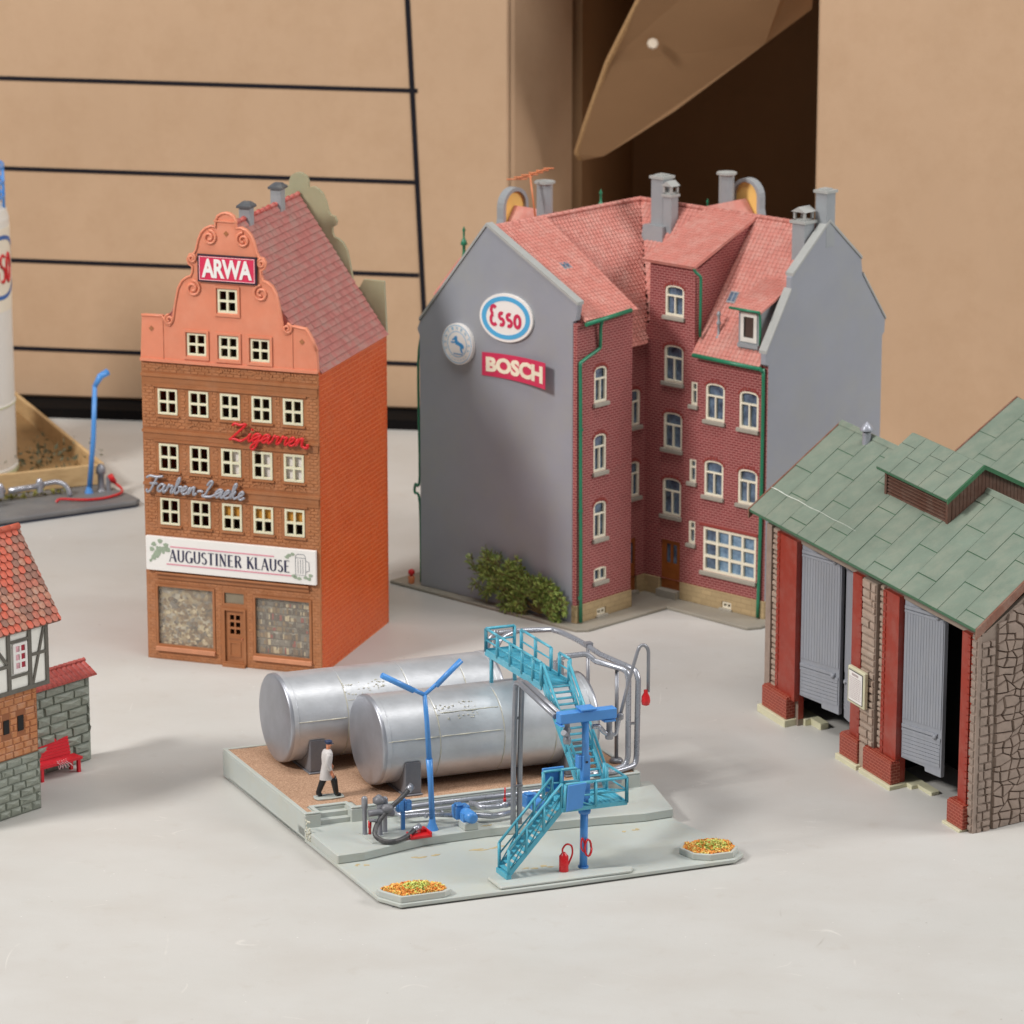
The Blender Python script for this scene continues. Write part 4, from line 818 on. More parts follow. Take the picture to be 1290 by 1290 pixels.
# climbing bush glued to the gable
LEAF = [mat('bush_green', (112, 134, 58), rough=.7, var=.25, scale=60), mat('bush_light_green', (164, 180, 92), rough=.7, var=.25, scale=60), mat('bush_brown', (112, 98, 56), rough=.7, var=.2, scale=60)]
random.seed(11)
BU = thing('bush', 'green feathery bush against the grey gable with the Esso sign', 'bush', EF.to((-.22, -.02, 0)))  # 
st = MB(EF); lv = [MB(EF), MB(EF), MB(EF)]
def frond(p, ang, L, d, z=0):
    x, w = p; pts = [(x, -.018 - .03 * random.random() * (1 if d else .3), w)]; n = 6; a = ang; vv = pts[0][1]
    for k in range(n):
        a += random.uniform(-.10, .10) + (.04 if ang > 1.6 else -.04); x += L / n * math.cos(a); w += L / n * math.sin(a); vv += random.uniform(-.004, .003); pts.append((x, max(-.07, min(-.012, vv)), max(.02, w)))
        if d < 2 and k >= 1 and random.random() < .42:
            for s in (-1, 1): frond((x, w), a + s * random.uniform(.45, .75), L * random.uniform(.28, .42) * (1.15 - k / n * .5), d + 1)
        if d >= 1:
            for s in (-1, 1):
                q = random.choice((0, 0, 0, 1, 1, 2)); b = a + s * .8; l = .026
                c0 = Vector(pts[-1]); c1 = c0 + Vector((math.cos(b) * l, random.uniform(-.012, .004), math.sin(b) * l)); nn = Vector((-math.sin(b), random.uniform(-.5, .5), math.cos(b))) * .0022
                lv[q].add([c0, c0.lerp(c1, .5) + nn, c1, c0.lerp(c1, .5) - nn, c0.lerp(c1, .5) + Vector((0, -.003, 0))], [(0, 1, 4), (1, 2, 4), (2, 3, 4), (3, 0, 4)])
    st.tube(pts, [.0045 / (d + 1)] + [.0035 / (d + 1)] * (n - 1) + [.0015], 5)
for a, L in ((156, .50), (147, .46), (140, .36), (130, .34), (120, .33), (110, .34), (98, .26), (84, .20), (66, .19), (46, .20), (32, .21), (22, .20), (166, .22), (150, .2), (60, .12)):
    frond((-.185, .03), R(a), L * .66, 0)
obj('stem', st, LEAF[2], BU)
for m_, l_ in zip(LEAF, lv): obj('foliage', l_, m_, BU, kind='stuff')
mb = MB(EF); mb.lathe((-.955, -.005, .0145), [(.012, 0), (.016, .03), (.013, .032)], 8); fp = thing('flower_pot', 'tiny orange pot with a red flower at the left end of the pavement', 'flower pot', EF.to((-.955, -.005, .0145))); obj('pot', mb, COPPER, fp)
mb = MB(EF); mb.lathe((-.955, -.005, .047), [(.004, 0), (.016, .012), (.014, .026), (.004, .032)], 7); obj('flower', mb, REDP, fp)
# ---------------------------------------------------------------- engine shed at the right
SGR = mat('green_roof_plastic', (124, 138, 124), rough=.45, var=.1, scale=9, dust=.8, dustc=(150, 154, 138), bump=.1, bscale=90)
SGR2 = mat('green_roof_edge', (66, 112, 82), rough=.45, var=.1, scale=20)
FELT = mat('brown_barge_board', (128, 84, 66), rough=.5, var=.12, scale=30, dust=.3)
STN = mat('brown_grey_stone', (152, 134, 122), rough=.5, var=.16, scale=22, dust=.5, dustc=(160, 140, 126), bump=.35, bscale=50)
STNJ = mat('dark_joint', (146, 130, 118), rough=.6, var=.1)
PIER = mat('pale_brown_stone', (170, 148, 132), rough=.55, var=.12, scale=26, dust=.4, bump=.3, bscale=50)
QRED = mat('brick_red_plastic', (152, 50, 34), rough=.42, var=.08, scale=20, dust=.15)
QBR = mat('brick_red_base', (150, 56, 40), rough=.45, var=.08, scale=20, brick=(.024, .012, .0011, (196, 120, 98)))
PLIN = mat('ivory_plinth', (214, 210, 178), rough=.42, var=.06, scale=10, dust=.3)
DGR = mat('grey_door_plastic', (152, 155, 163), rough=.45, var=.08, scale=30, streak=(1, 1, .15), dust=.35, dustc=(164, 162, 160), bump=.4, bscale=70)
LOUV = mat('dark_brown_louvre', (98, 66, 54), rough=.5, var=.12, scale=30, dust=.15)
INSIDE = mat('unlit_inside_black', (30, 28, 28), rough=.9, var=.1)  # near-black puts the unlit depth behind openings into the colour
SF_ = Fr((1.00491, 14.30905), (.39994, -.91654), (.91654 - .20 * .39994, .39994 + .20 * .91654), kz=-.014)
SH = thing('engine_shed', 'engine shed with green sheet roof, grey gates and red brick piers, cut by right edge', 'model building', SF_.to((.8, .4, 0)))
LEN = 1.605; TOPZ = .760
def teeth(u0, u1, z0, z1, side, par, step=.021, m=QRED, v0=-.016):
    """quoin strip with toothed edges"""
    mb = MB(SF_); z = z0; k = 0
    while z < z1 - .004:
        if k % 2 == 0:
            a, b = (u0 - .013, u0 + .004) if side == 'l' else (u1 - .004, u1 + .013)
            mb.box(a, b, v0 + .003, .004, z, min(z + step * .9, z1)); mb.box((u0 - .004 if side == 'l' else u1 - .016), (u0 + .016 if side == 'l' else u1 + .004), v0 - .003, v0 - .0005, z, min(z + step * .9, z1))
        z += step * .62; k += 1
    mb.box(u0, u1, v0, .0045, z0, z1); return obj('quoin', mb, m, par)
def stones(mb_unused, u0, u1, z0, z1, par, rh=.026, cw=.04, v=-.001, m=PIER, fr=None, pr=.009, lab=None):
    z = z0
    while z < z1 - .006:
        h = min(rh * random.uniform(.8, 1.25), z1 - z); u = u0
        if z1 - z - h < .008: h = z1 - z
        while u < u1 - .003:
            w = min(cw * random.uniform(.7, 1.4), u1 - u)
            if u1 - u - w < .012: w = u1 - u
            mb = MB(fr or SF_); g = .0014; p = v - pr * random.uniform(.55, 1.1); j = lambda: random.uniform(-.0016, .0016); e = .003
            mb.add([(u + g, v + .006, z + g), (u + w - g, v + .006, z + g), (u + w - g, v + .006, z + h - g), (u + g, v + .006, z + h - g),
                    (u + g + e + j(), p, z + g + e + j()), (u + w - g - e + j(), p, z + g + e + j()), (u + w - g - e + j(), p, z + h - g - e + j()), (u + g + e + j(), p, z + h - g - e + j()), (u + w / 2 + j() * 3, p - .002, z + h / 2 + j())],
                   [(4, 5, 8), (5, 6, 8), (6, 7, 8), (7, 4, 8), (0, 1, 5, 4), (1, 2, 6, 5), (2, 3, 7, 6), (3, 0, 4, 7)])
            obj('stone', mb, m, par); u += w
        z += h
# front wall
mb = MB(SF_); op = [rect(.246, .694, .0, .735), rect(1.046, 1.500, .0, .735)]
mb.prism([(0, 0), (.246, 0), (.246, .735), (.694, .735), (.694, 0), (1.046, 0), (1.046, .735), (1.5, .735), (1.5, 0), (LEN, 0), (LEN, TOPZ), (0, TOPZ)], 'v', .005, .03); fwl = obj('front_wall', mb, STNJ, SH)
teeth(.092, .2462, .105, .745, 'l', fwl); stones(None, .034, .082, .11, .75, fwl, m=PIER, cw=.05, rh=.022)
mb = MB(SF_); mb.box(-.012, .030, -.012, .004, 0, .755); obj('corner_strip', mb, STN, fwl)
teeth(.6938, .766, .12, .745, 'r', fwl); teeth(.934, 1.0462, .12, .745, 'l', fwl); stones(None, .783, .885, .118, .75, fwl, v=-.020, rh=.028, cw=.085, m=PIER); stones(None, .888, .921, .12, .75, fwl, rh=.023, cw=.05)
mb = MB(SF_); mb.box(.782, .886, -.02, .004, .117, .75); obj('pier_core', mb, STNJ, fwl)
teeth(1.4998, 1.558, .115, .745, 'r', fwl)
# reveals, dark red, going inwards
mb = MB(SF_)
for a, b in ((.225, .2475), (.6935, .71), (1.03, 1.0475), (1.4985, 1.515)): mb = MB(SF_); mb.box(a, b, .0052, .030, .030, .734); obj('gate_jamb', mb, QRED, fwl)
# brick footings and plinths
for a, b in ((.018, .222), (.655, .792), (.838, 1.052), (1.463, 1.575)):
    mb = MB(SF_); mb.box(a, b, -.040, .004, .030, .112); mb.box(a + .004, b - .004, -.036, .004, .112, .118); obj('brick_footing', mb, QBR, fwl, bevel=.0015)
for pts in ([(-.002, -.052), (.232, -.052), (.232, .03), (.262, .03), (.262, .06), (.34, .06), (.34, .10), (-.002, .10)], [(.642, -.052), (.806, -.052), (.806, .10), (.60, .10), (.60, .05), (.642, .05)],
            [(.826, -.052), (1.064, -.052), (1.064, .03), (1.10, .03), (1.10, .06), (1.20, .06), (1.20, .10), (.826, .10)], [(1.448, -.052), (1.572, -.052), (1.572, .10), (1.448, .10)]):
    mb = MB(SF_); mb.prism(pts, 'w', 0, .030); obj('plinth', mb, PLIN, fwl, bevel=.002)
mb = MB(SF_); mb.box(.794, .836, -.030, .004, 0, .117); obj('drain_strip', mb, PIER, fwl)
# gates
def gate(u, v, deg, sgn, w=.222, z0=.118, z1=.742):
    f = Fr((0, 0), (1, 0), (0, 1)); f.o = SF_.to((u, v, 0)); e = SF_.ex; n = Vector((-e.y, e.x, 0)); a = R(deg)
    f.ex = (e * math.cos(a) + n * math.sin(a)) if sgn > 0 else (-e * math.cos(a) + n * math.sin(a)); f.ey = Vector((-f.ex.y, f.ex.x, 0)) * (1 if sgn > 0 else -1)
    mb = MB(f); mb.prism([(0, z0 + .012), (.118, z0 + .004), (.120, z0 - .012), (w, z0 - .018), (w, z1), (0, z1)], 'v', 0, .020); g = obj('gate_leaf', mb, DGR, SH, bevel=.0015)
    for k in range(14):
        mb = MB(f); a_ = .004 + k * (w - .008) / 14; mb.box(a_ + .0007, a_ + (w - .008) / 14 - .0007, -.0028, -.0003, z0 + .165, z1 - .055); obj('plank', mb, DGR, g)
    for k in range(7):
        mb = MB(f); z = z0 + .018 + k * .0145; mb.box(.006, w - .006, -.0026, -.0003, z + .0007, z + .0138); obj('plank', mb, DGR, g)
    for z in (z0 + .125, z1 - .048):
        mb = MB(f); mb.box(.004, w - .02, -.0052, -.0003, z + .008, z + .020); mb.lathe((w - .03, -.004, z + .008), [(.009, 0), (.011, -.004), (.005, -.008)], 8, 'v'); obj('strap_hinge', mb, DGR, g)
        mb = MB(f); mb.box(.003, w - .004, -.004, -.0003, z - .006, z + .004); obj('ledger', mb, DGR, g)
    return g
gate(.250, .008, 17, 1, .212); gate(.690, .030, 14, -1); gate(1.050, .008, 17, 1, .200); gate(1.497, .050, 88, -1)
# notice board
mb = MB(SF_); mb.box(.728, .858, -.052, -.034, .262, .402); nb = obj('notice_board', mb, PLIN, SH, label='small ivory notice board hung on the middle pier', bevel=.003)
mb = MB(SF_); mb.box(.738, .846, -.0535, -.0523, .272, .392); obj('black_border', mb, BLACKP, nb)
mb = MB(SF_); mb.box(.741, .843, -.0545, -.0537, .275, .389); obj('paper', mb, WHITE, nb)
random.seed(5); mb = MB(SF_)
for k in range(12):
    z = .365 - k * .0072; u = .748
    while u < .834: l = random.uniform(.006, .02); mb.box(u, min(u + l, .836), -.0552, -.0547, z, z + .0022); u += l + .004
for k, u in enumerate((.766, .776, .786, .796, .806)): mb.box(u, u + .007, -.0552, -.0547, .374, .383)
obj('small_print', mb, mat('faded_print', (170, 150, 150), .6), nb, kind='stuff')
# side walls
RW2 = Fr((0, 0), (1, 0), (0, 1)); RW2.o = SF_.to((LEN, 0, 0)); RW2.ex = SF_.ey.copy(); RW2.ey = -SF_.ex
prof = [(0, 0), (0, TOPZ - .012), (.455, 1.002), (.92, .765), (.92, 0)]
mb = MB(RW2); mb.prism(prof, 'v', .004, .024); rw_ = obj('side_wall', mb, STNJ, SH)
mb = MB(SF_); mb.prism([(v, z) for v, z in prof], 'u', -.012, .008); obj('side_wall', mb, STN, SH)
random.seed(9)
# irregular rubble by jittered grid polygons
gx, gz = 19, 38; cell = .041, .0300; pt = {}
for i in range(gx + 1):
    for j in range(gz + 1):
        pt[i, j] = (.075 + i * cell[0] + (random.uniform(-.34, .34) * cell[0] if 0 < i < gx else 0), .022 + j * cell[1] + (random.uniform(-.36, .36) * cell[1] if 0 < j < gz else 0))
def rub(poly):
    c = (sum(p[0] for p in poly) / len(poly), sum(p[1] for p in poly) / len(poly))
    lim = (TOPZ - .012 + .555 * c[0]) if c[0] < .46 else (.96 - .47 * (c[0] - .46))
    if c[1] > lim + .004 or c[0] > .42: return
    poly = [(x, min(y, TOPZ - .016 + .555 * x)) for x, y in poly]
    g = .93; lo = [(c[0] + (x - c[0]) * .992, .0045, c[1] + (y - c[1]) * .988) for x, y in poly]; p = -random.uniform(.004, .010); hi = [(c[0] + (x - c[0]) * .80, p + random.uniform(-.0012, .0012), c[1] + (y - c[1]) * .77) for x, y in poly]
    mb = MB(RW2); n = len(lo); mb.add(lo + hi + [(c[0], p - .001, c[1])], [(n + i, n + (i + 1) % n, 2 * n) for i in range(n)] + [(i, (i + 1) % n, n + (i + 1) % n, n + i) for i in range(n)]); obj('stone', mb, STN, rw_)
done = set()
for j in range(gz):
    for i in range(gx):
        if (i, j) in done: continue
        r = random.random()
        if r < .16 and i < gx - 1: done.add((i + 1, j)); rub([pt[i, j], pt[i + 1, j], pt[i + 2, j], pt[i + 2, j + 1], pt[i + 1, j + 1], pt[i, j + 1]])
        elif r < .24 and j < gz - 1: done.add((i, j + 1)); rub([pt[i, j], pt[i + 1, j], pt[i + 1, j + 1], pt[i + 1, j + 2], pt[i, j + 2], pt[i, j + 1]])
        else: rub([pt[i, j], pt[i + 1, j], pt[i + 1, j + 1], pt[i, j + 1]])
CN = Fr((0, 0), (1, 0), (0, 1)); CN.o = RW2.o; CN.ex = RW2.ex; CN.ey = RW2.ey
stones(None, .002, .068, .002, TOPZ - .03, rw_, rh=.030, cw=.034, m=STN, fr=RW2, v=.002)
mb = MB(SF_); mb.box(1.566, LEN + .002, -.012, .004, 0, .75); obj('corner_strip', mb, STN, fwl)
stones(None, 1.567, 1.603, .002, .75, fwl, rh=.03, cw=.05, m=STN, v=-.0125, pr=.006)
mb = MB(RW2); mb.box(.072, .92, -.012, .004, 0, .020); obj('plinth', mb, PLIN, rw_)
mb = MB(SF_); mb.box(.008, LEN - .025, .88, .90, 0, .8); obj('rear_wall', mb, STN, SH)
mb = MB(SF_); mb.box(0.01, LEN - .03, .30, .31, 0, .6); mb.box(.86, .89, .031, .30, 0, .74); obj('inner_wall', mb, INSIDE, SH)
# roof with separate sheets
A0 = Vector((-.125, -.035, .782)); EA = Vector((1.74, 0, 0)); RD = Vector((-.065, .490, .268)); RB = Vector((-.065, .49, -.262))
def plane_sheet(P0, A, B, th=.012):
    mb = MB(SF_); mb.slab([P0, P0 + A, P0 + A + B, P0 + B], th); return mb
rf = obj('roof', plane_sheet(A0, EA, RD), SGR2, SH); rb = obj('rear_roof', plane_sheet(A0 + RD + Vector((0, .001, 0)), EA, RB), SGR2, SH)
random.seed(21)
def sheets(P0, A, B, nc, par, cut=None, off=None, ln=.50, z=.0045):
    n = A.cross(B).normalized(); n = n if n.z > 0 else -n
    for i in range(nc):
        t = -[.0, .22, .40, .12, .32][i % 5]
        while t < 1:
            a, b = max(t, 0), min(t + ln, 1); t += ln
            if b - a < .03: continue
            c0, c1 = i / nc + .0012, (i + 1) / nc - .0012
            if cut and cut((c0 + c1) / 2, (a + b) / 2): continue
            g = .005; z = .0026; p = [P0 + A * c0 + B * (a + g), P0 + A * c1 + B * (a + g), P0 + A * c1 + B * (b - .001), P0 + A * c0 + B * (b - .001)]; rz = random.uniform(.7, 1.2)
            m_ = P0 + A * ((c0 + c1) / 2)
            q = [p[0] + n * z * 1.5 * rz, p[1] + n * z * 1.25 * rz, p[2] + n * z * .7, p[3] + n * z * .7]; mb = MB(SF_); mb.hexa([x + n * .0002 for x in p], q); obj('roof_sheet', mb, SGR, par)
sheets(A0, EA, RD, 13, rf); sheets(A0 + RD, EA, RB, 13, rb)
mb = MB(SF_); rl = A0 + RD; mb.hexa([rl + Vector((0, -.016, -.004)), rl + EA + Vector((0, -.016, -.004)), rl + EA + Vector((0, .016, -.004)), rl + Vector((0, .016, -.004))], [rl + Vector((0, -.003, .012)), rl + EA + Vector((0, -.003, .012)), rl + EA + Vector((0, .003, .012)), rl + Vector((0, .003, .012))]); obj('ridge_capping', mb, SGR, rf)
for P in (A0, A0 + EA):
    for a, b in ((P, P + RD), (P + RD, P + RD + RB)):
        mb = MB(SF_); s = 1 if P is not A0 else -1; x0, x1 = (.0005, .010) if s > 0 else (-.010, -.0005)
        q = [a + Vector((x0, 0, -.034)), a + Vector((x1, 0, -.034)), a + Vector((x1, 0, .004)), a + Vector((x0, 0, .004))]; mb.hexa(q, [p + (b - a) for p in q]); obj('barge_board', mb, FELT, rf)
# white scuff on the roof
mb = MB(SF_); nn = EA.cross(RD).normalized(); random.seed(4)
mb.tube([A0 + EA * s + RD * (.245 + .003 * math.sin(s * 60)) + nn * .0045 for s in [-.0 + .0158 * k for k in range(26)]], [.0026 * (1 - k / 28) * (.6 + .5 * abs(math.sin(k * 1.7))) + .0004 for k in range(26)], 5); obj('glue_streak', mb, mat('dried_glue', (214, 220, 210), .5), rf)
# vent
mb = MB(SF_); c = (.066, .425, .99); mb.lathe(c, [(.019, 0), (.019, .085)], 12); vt = obj('vent_pipe', mb, SILV, rf)
mb = MB(SF_); mb.lathe((c[0], c[1], c[2] + .092), [(.030, 0), (.032, .006), (.012, .026), (.003, .034)], 12); mb.lathe((c[0], c[1], c[2] + .085), [(.008, 0), (.008, .007)], 6); obj('cowl', mb, SILV, vt)
# louvred ridge monitor
m0, m1 = .452, .945; mv = .272; ez = 1.048; rz_ = 1.150; mrv = .430
MO = thing('_', '', '', (0, 0, 0)) if False else None
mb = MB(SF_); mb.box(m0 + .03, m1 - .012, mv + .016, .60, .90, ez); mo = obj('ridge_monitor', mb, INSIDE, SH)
for k in range(8):
    mb = MB(SF_); z = .938 + k * .0135; mb.hexa([(m0 + .03, mv - .002, z), (m1 - .014, mv - .002, z), (m1 - .014, mv + .014, z + .008), (m0 + .03, mv + .014, z + .008)], [(m0 + .03, mv - .002, z + .005), (m1 - .014, mv - .002, z + .005), (m1 - .014, mv + .014, z + .013), (m0 + .03, mv + .014, z + .013)]); obj('louvre', mb, LOUV, mo)
for u in (m0 + .016, m1 - .014): mb = MB(SF_); mb.box(u, u + .016, mv - .006, mv + .012, .925, ez + .004); obj('corner_post', mb, LOUV, mo)
ME = SF_.sub(m1, 0, 0, 1); ME = Fr((0, 0), (1, 0), (0, 1)); ME.o = SF_.to((m1 + .002, 0, 0)); ME.ex = SF_.ey.copy(); ME.ey = -SF_.ex
k = 0; v = mv + .014
while v < .63:
    zt = ez + (rz_ - ez) * ((v - mv) / (mrv - mv)) if v < mrv else rz_ - (rz_ - 1.05) * ((v - mrv) / (.63 - mrv)); zb_ = min(.80 + .547 * (v + .035), .985 - 0) - .02 if v < .45 else 1.03 - .53 * (v - .455)
    mb = MB(ME); mb.box(v + .0008, v + .0168, 0, .008, max(.7, zb_ - .02), zt - .004); obj('plank', mb, LOUV, mo); v += .0176
P0 = Vector((m0 - .024, mv - .024, ez - .002)); MA = Vector((m1 - m0 + .044, 0, 0)); MD = Vector((-.010, mrv - mv + .024, rz_ - ez + .002)); MBk = Vector((-.01, .22, -.11))
mb = plane_sheet(P0, MA, MD, .010); mr_ = obj('monitor_roof', mb, SGR2, mo)
n = MA.cross(MD).normalized(); n = n if n.z > 0 else -n
def msheet(P0, A, B, nc, par):
    n = A.cross(B).normalized(); n = n if n.z > 0 else -n
    for i in range(nc):
        for a, b in (((0, .45), (.45, 1)) if i % 2 else ((0, .7), (.7, 1))):
            c0, c1 = i / nc + .003, (i + 1) / nc - .003; p = [P0 + A * c0 + B * (a + .012), P0 + A * c1 + B * (a + .012), P0 + A * c1 + B * b, P0 + A * c0 + B * b]
            mb = MB(SF_); mb.hexa([x + n * .0002 for x in p], [x + n * .0045 for x in p]); obj('roof_sheet', mb, SGR, par)
msheet(P0, MA, MD, 5, mr_)
mb = plane_sheet(P0 + MD + Vector((0, .001, 0)), MA + Vector((0, 0, 0)), MBk, .010); mr2 = obj('monitor_rear_roof', mb, SGR2, mo); msheet(P0 + MD, MA, MBk, 5, mr2)
mb = MB(SF_)
for a, b in ((P0 + MA, P0 + MA + MD), (P0 + MA + MD, P0 + MA + MD + MBk)):
    q = [a + Vector((.0005, 0, -.012)), a + Vector((.008, 0, -.012)), a + Vector((.008, 0, .005)), a + Vector((.0005, 0, .005))]; mb.hexa(q, [p + (b - a) for p in q])
obj('green_edge', mb, mat('green_edge', (62, 112, 78), .4), mr_)
# higher hall behind
B0 = Vector((.072, .800, .887)); BR = Vector((-.017, .405, .221)); BB = Vector((-.06, .34, -.19))
r3 = obj('hall_roof', plane_sheet(B0, EA, BR), SGR2, SH); sheets(B0, EA, BR, 13, r3)
r4 = obj('hall_rear_roof', plane_sheet(B0 + BR + Vector((0, .001, 0)), EA, BB), SGR2, SH)
mb = MB(SF_)
for a, b in ((B0, B0 + BR), (B0 + BR, B0 + BR + BB)):
    q = [a + Vector((-.010, 0, -.03)), a + Vector((-.0005, 0, -.03)), a + Vector((-.0005, 0, .004)), a + Vector((-.010, 0, .004))]; mb.hexa(q, [p + (b - a) for p in q])
obj('barge_board', mb, FELT, r3)
mb = MB(SF_); mb.prism([(.90, 0), (.90, .92), (1.19, 1.06), (1.48, .91), (1.48, 0)], 'u', .10, .12); mb.box(.121, 1.6, .901, .915, .7, .93); obj('hall_wall', mb, STN, SH)
# ---------------------------------------------------------------- fuel depot in the foreground
BASE = mat('pale_grey_green_plastic', (188, 193, 188), rough=.38, var=.03, scale=6, dust=.45, dustc=(188, 182, 160), sss=.08, bump=.04)
SAND = mat('scattered_sand', (176, 132, 104), rough=.95, var=.3, scale=190, bump=.7, bscale=300, mix=(214, 178, 150), spec=.1)
TANK = mat('silver_plastic', (206, 208, 212), rough=.40, var=.10, scale=9, metal=.58, dust=.35, dustc=(196, 196, 196), bump=.22, bscale=26)
TANKE = mat('silver_plastic_end', (176, 178, 186), rough=.40, var=.10, scale=10, metal=.72, dust=.3, dustc=(150, 150, 154), bump=.08, bscale=30)
GLUE = mat('old_glue', (206, 202, 184), rough=.4, var=.12, scale=60)
SADD = mat('dark_grey_saddle', (112, 112, 118), rough=.42, var=.08, scale=20, dust=.3, dustc=(150, 146, 140))
PIPE = mat('grey_pipe_plastic', (140, 142, 150), rough=.32, var=.08, scale=30, metal=.35, dust=.3)
PIPEL = mat('silver_pipe_plastic', (172, 174, 182), rough=.28, var=.06, scale=30, metal=.55)
TEAL = mat('teal_plastic', (82, 170, 194), rough=.35, var=.06, scale=30, dust=.35, dustc=(132, 196, 200), sss=.1)
BLU = mat('blue_plastic', (80, 146, 216), rough=.32, var=.05, scale=20, sss=.1)
HOSE = mat('black_hose', (58, 58, 62), rough=.4, var=.2, scale=60, dust=.2)
FIRE = mat('fire_red_plastic', (206, 34, 40), rough=.28, var=.05, scale=20)
SCUFF = mat('ochre_glue_stain', (192, 172, 132), rough=.7, var=.2, scale=60)
TF = Fr((-.42125, 12.05473), (.93524, .35402), (-.42018, .90744))
ZP, ZT2, ZD = .022, .057, .110
BP = thing('depot_base', 'pale grey stepped base plate of the fuel depot with a sandy upper deck', 'base plate', TF.to((.6, .7, 0)))
mb = MB(TF); mb.prism([(.0, .075), (.045, -.012), (.62, -.014), (1.28, .0), (1.335, .045), (1.342, .15), (1.31, .30), (1.285, .44), (1.285, 1.5), (0, 1.5)], 'w', .005, ZP); obj('plate', mb, BASE, BP, bevel=.004); mb = MB(TF); mb.box(.03, 1.25, .02, 1.5, 0, .0048); obj('shadow_gap_foot', mb, SADD, BP)  # dark inset foot added so a shadow line shows below the plate
mb = MB(TF); mb.prism([(.405, -.009), (.885, -.008), (.905, .015), (.905, .03), (.44, .115), (.405, .10)], 'w', ZP, ZP + .012); obj('loading_island', mb, BASE, BP, bevel=.004)
mb = MB(TF); mb.prism([(0, .433), (.10, .436), (.35, .505), (.60, .515), (1.0, .49), (1.17, .47), (1.285, .48), (1.345, .76), (1.345, .80), (0, .80)], 'w', ZP, ZT2); obj('pump_terrace', mb, BASE, BP, bevel=.004)
# deck with steps cut in
mb = MB(TF); dk = [(0, .735), (.060, .735), (.060, .80), (.175, .80), (.175, .742), (1.285, .742), (1.285, 1.553), (0, 1.553)]
mb.prism(dk, 'w', .0052, ZD - .004); obj('deck_wall', mb, BASE, BP, bevel=.003)
mb = MB(TF); rim = .016; hole = [(rim, .751), (.045, .751), (.045, .815), (.190, .815), (.190, .757), (1.27, .757), (1.27, 1.538), (rim, 1.538)]
mb.prism([(.0, .735), (.060, .735), (.060, .80), (.175, .80), (.175, .742), (1.285, .742), (1.285, 1.553), (0, 1.553)], 'w', ZD - .0035, ZD + .003, [hole]); obj('deck_rim', mb, BASE, BP, bevel=.002)
for k in range(2): mb = MB(TF); mb.box(.0605, .1745, .752 + .024 * k, .7995, ZT2, ZT2 + .018 * (k + 1)); obj('step', mb, BASE, BP, bevel=.001)
mb = MB(TF); random.seed(2); P = []; nx, ny = 60, 40; F = []
for j in range(ny + 1):
    for i in range(nx + 1): P.append((rim + .001 + (1.252) * i / nx, .758 + .78 * j / ny, ZD - .0025 + random.uniform(0, .0022)))
for j in range(ny):
    for i in range(nx):
        u = rim + 1.252 * (i + .5) / nx; v = .758 + .78 * (j + .5) / ny
        if .04 < u < .195 and v < .82: continue
        F.append((j * (nx + 1) + i, j * (nx + 1) + i + 1, (j + 1) * (nx + 1) + i + 1, (j + 1) * (nx + 1) + i))
mb.add(P, F, True); obj('sand', mb, SAND, BP, kind='stuff')
mb = MB(TF)
for k in range(26):
    z = random.uniform(.022, .10); v = .70 + random.uniform(-.022, .03); mb.lathe((-.0008, v, z), [(.001, -.003), (random.uniform(.003, .007), -.001), (.003, .0012)], 6, 'u')
obj('glue_drips', mb, GLUE, BP, kind='stuff')
mb = MB(TF)
for u, v, z, r in ((.55, .40, ZP, .10), (.30, .42, ZP, .06), (.09, .40, ZP, .04), (1.08, .42, ZP, .035), (.62, .16, ZP, .05), (.56, .49, ZT2, .05), (1.05, .60, ZT2, .03), (.2, .47, ZT2, .03)):
    for k in range(5):
        a, b = u + random.uniform(-r, r), v + random.uniform(-.014, .014)
        if z == ZT2 and b < .53: b = .54
        if z == ZP and b > .41: b = .40
        mb.prism([(a + random.uniform(.2, 1) * r * .35 * math.cos(t), b + random.uniform(.3, 1) * .010 * math.sin(t)) for t in (k2 * .7 for k2 in range(9))], 'w', z, z + .0005 + .0001 * k)
obj('dried_glue_stain', mb, SCUFF, BP, kind='stuff')
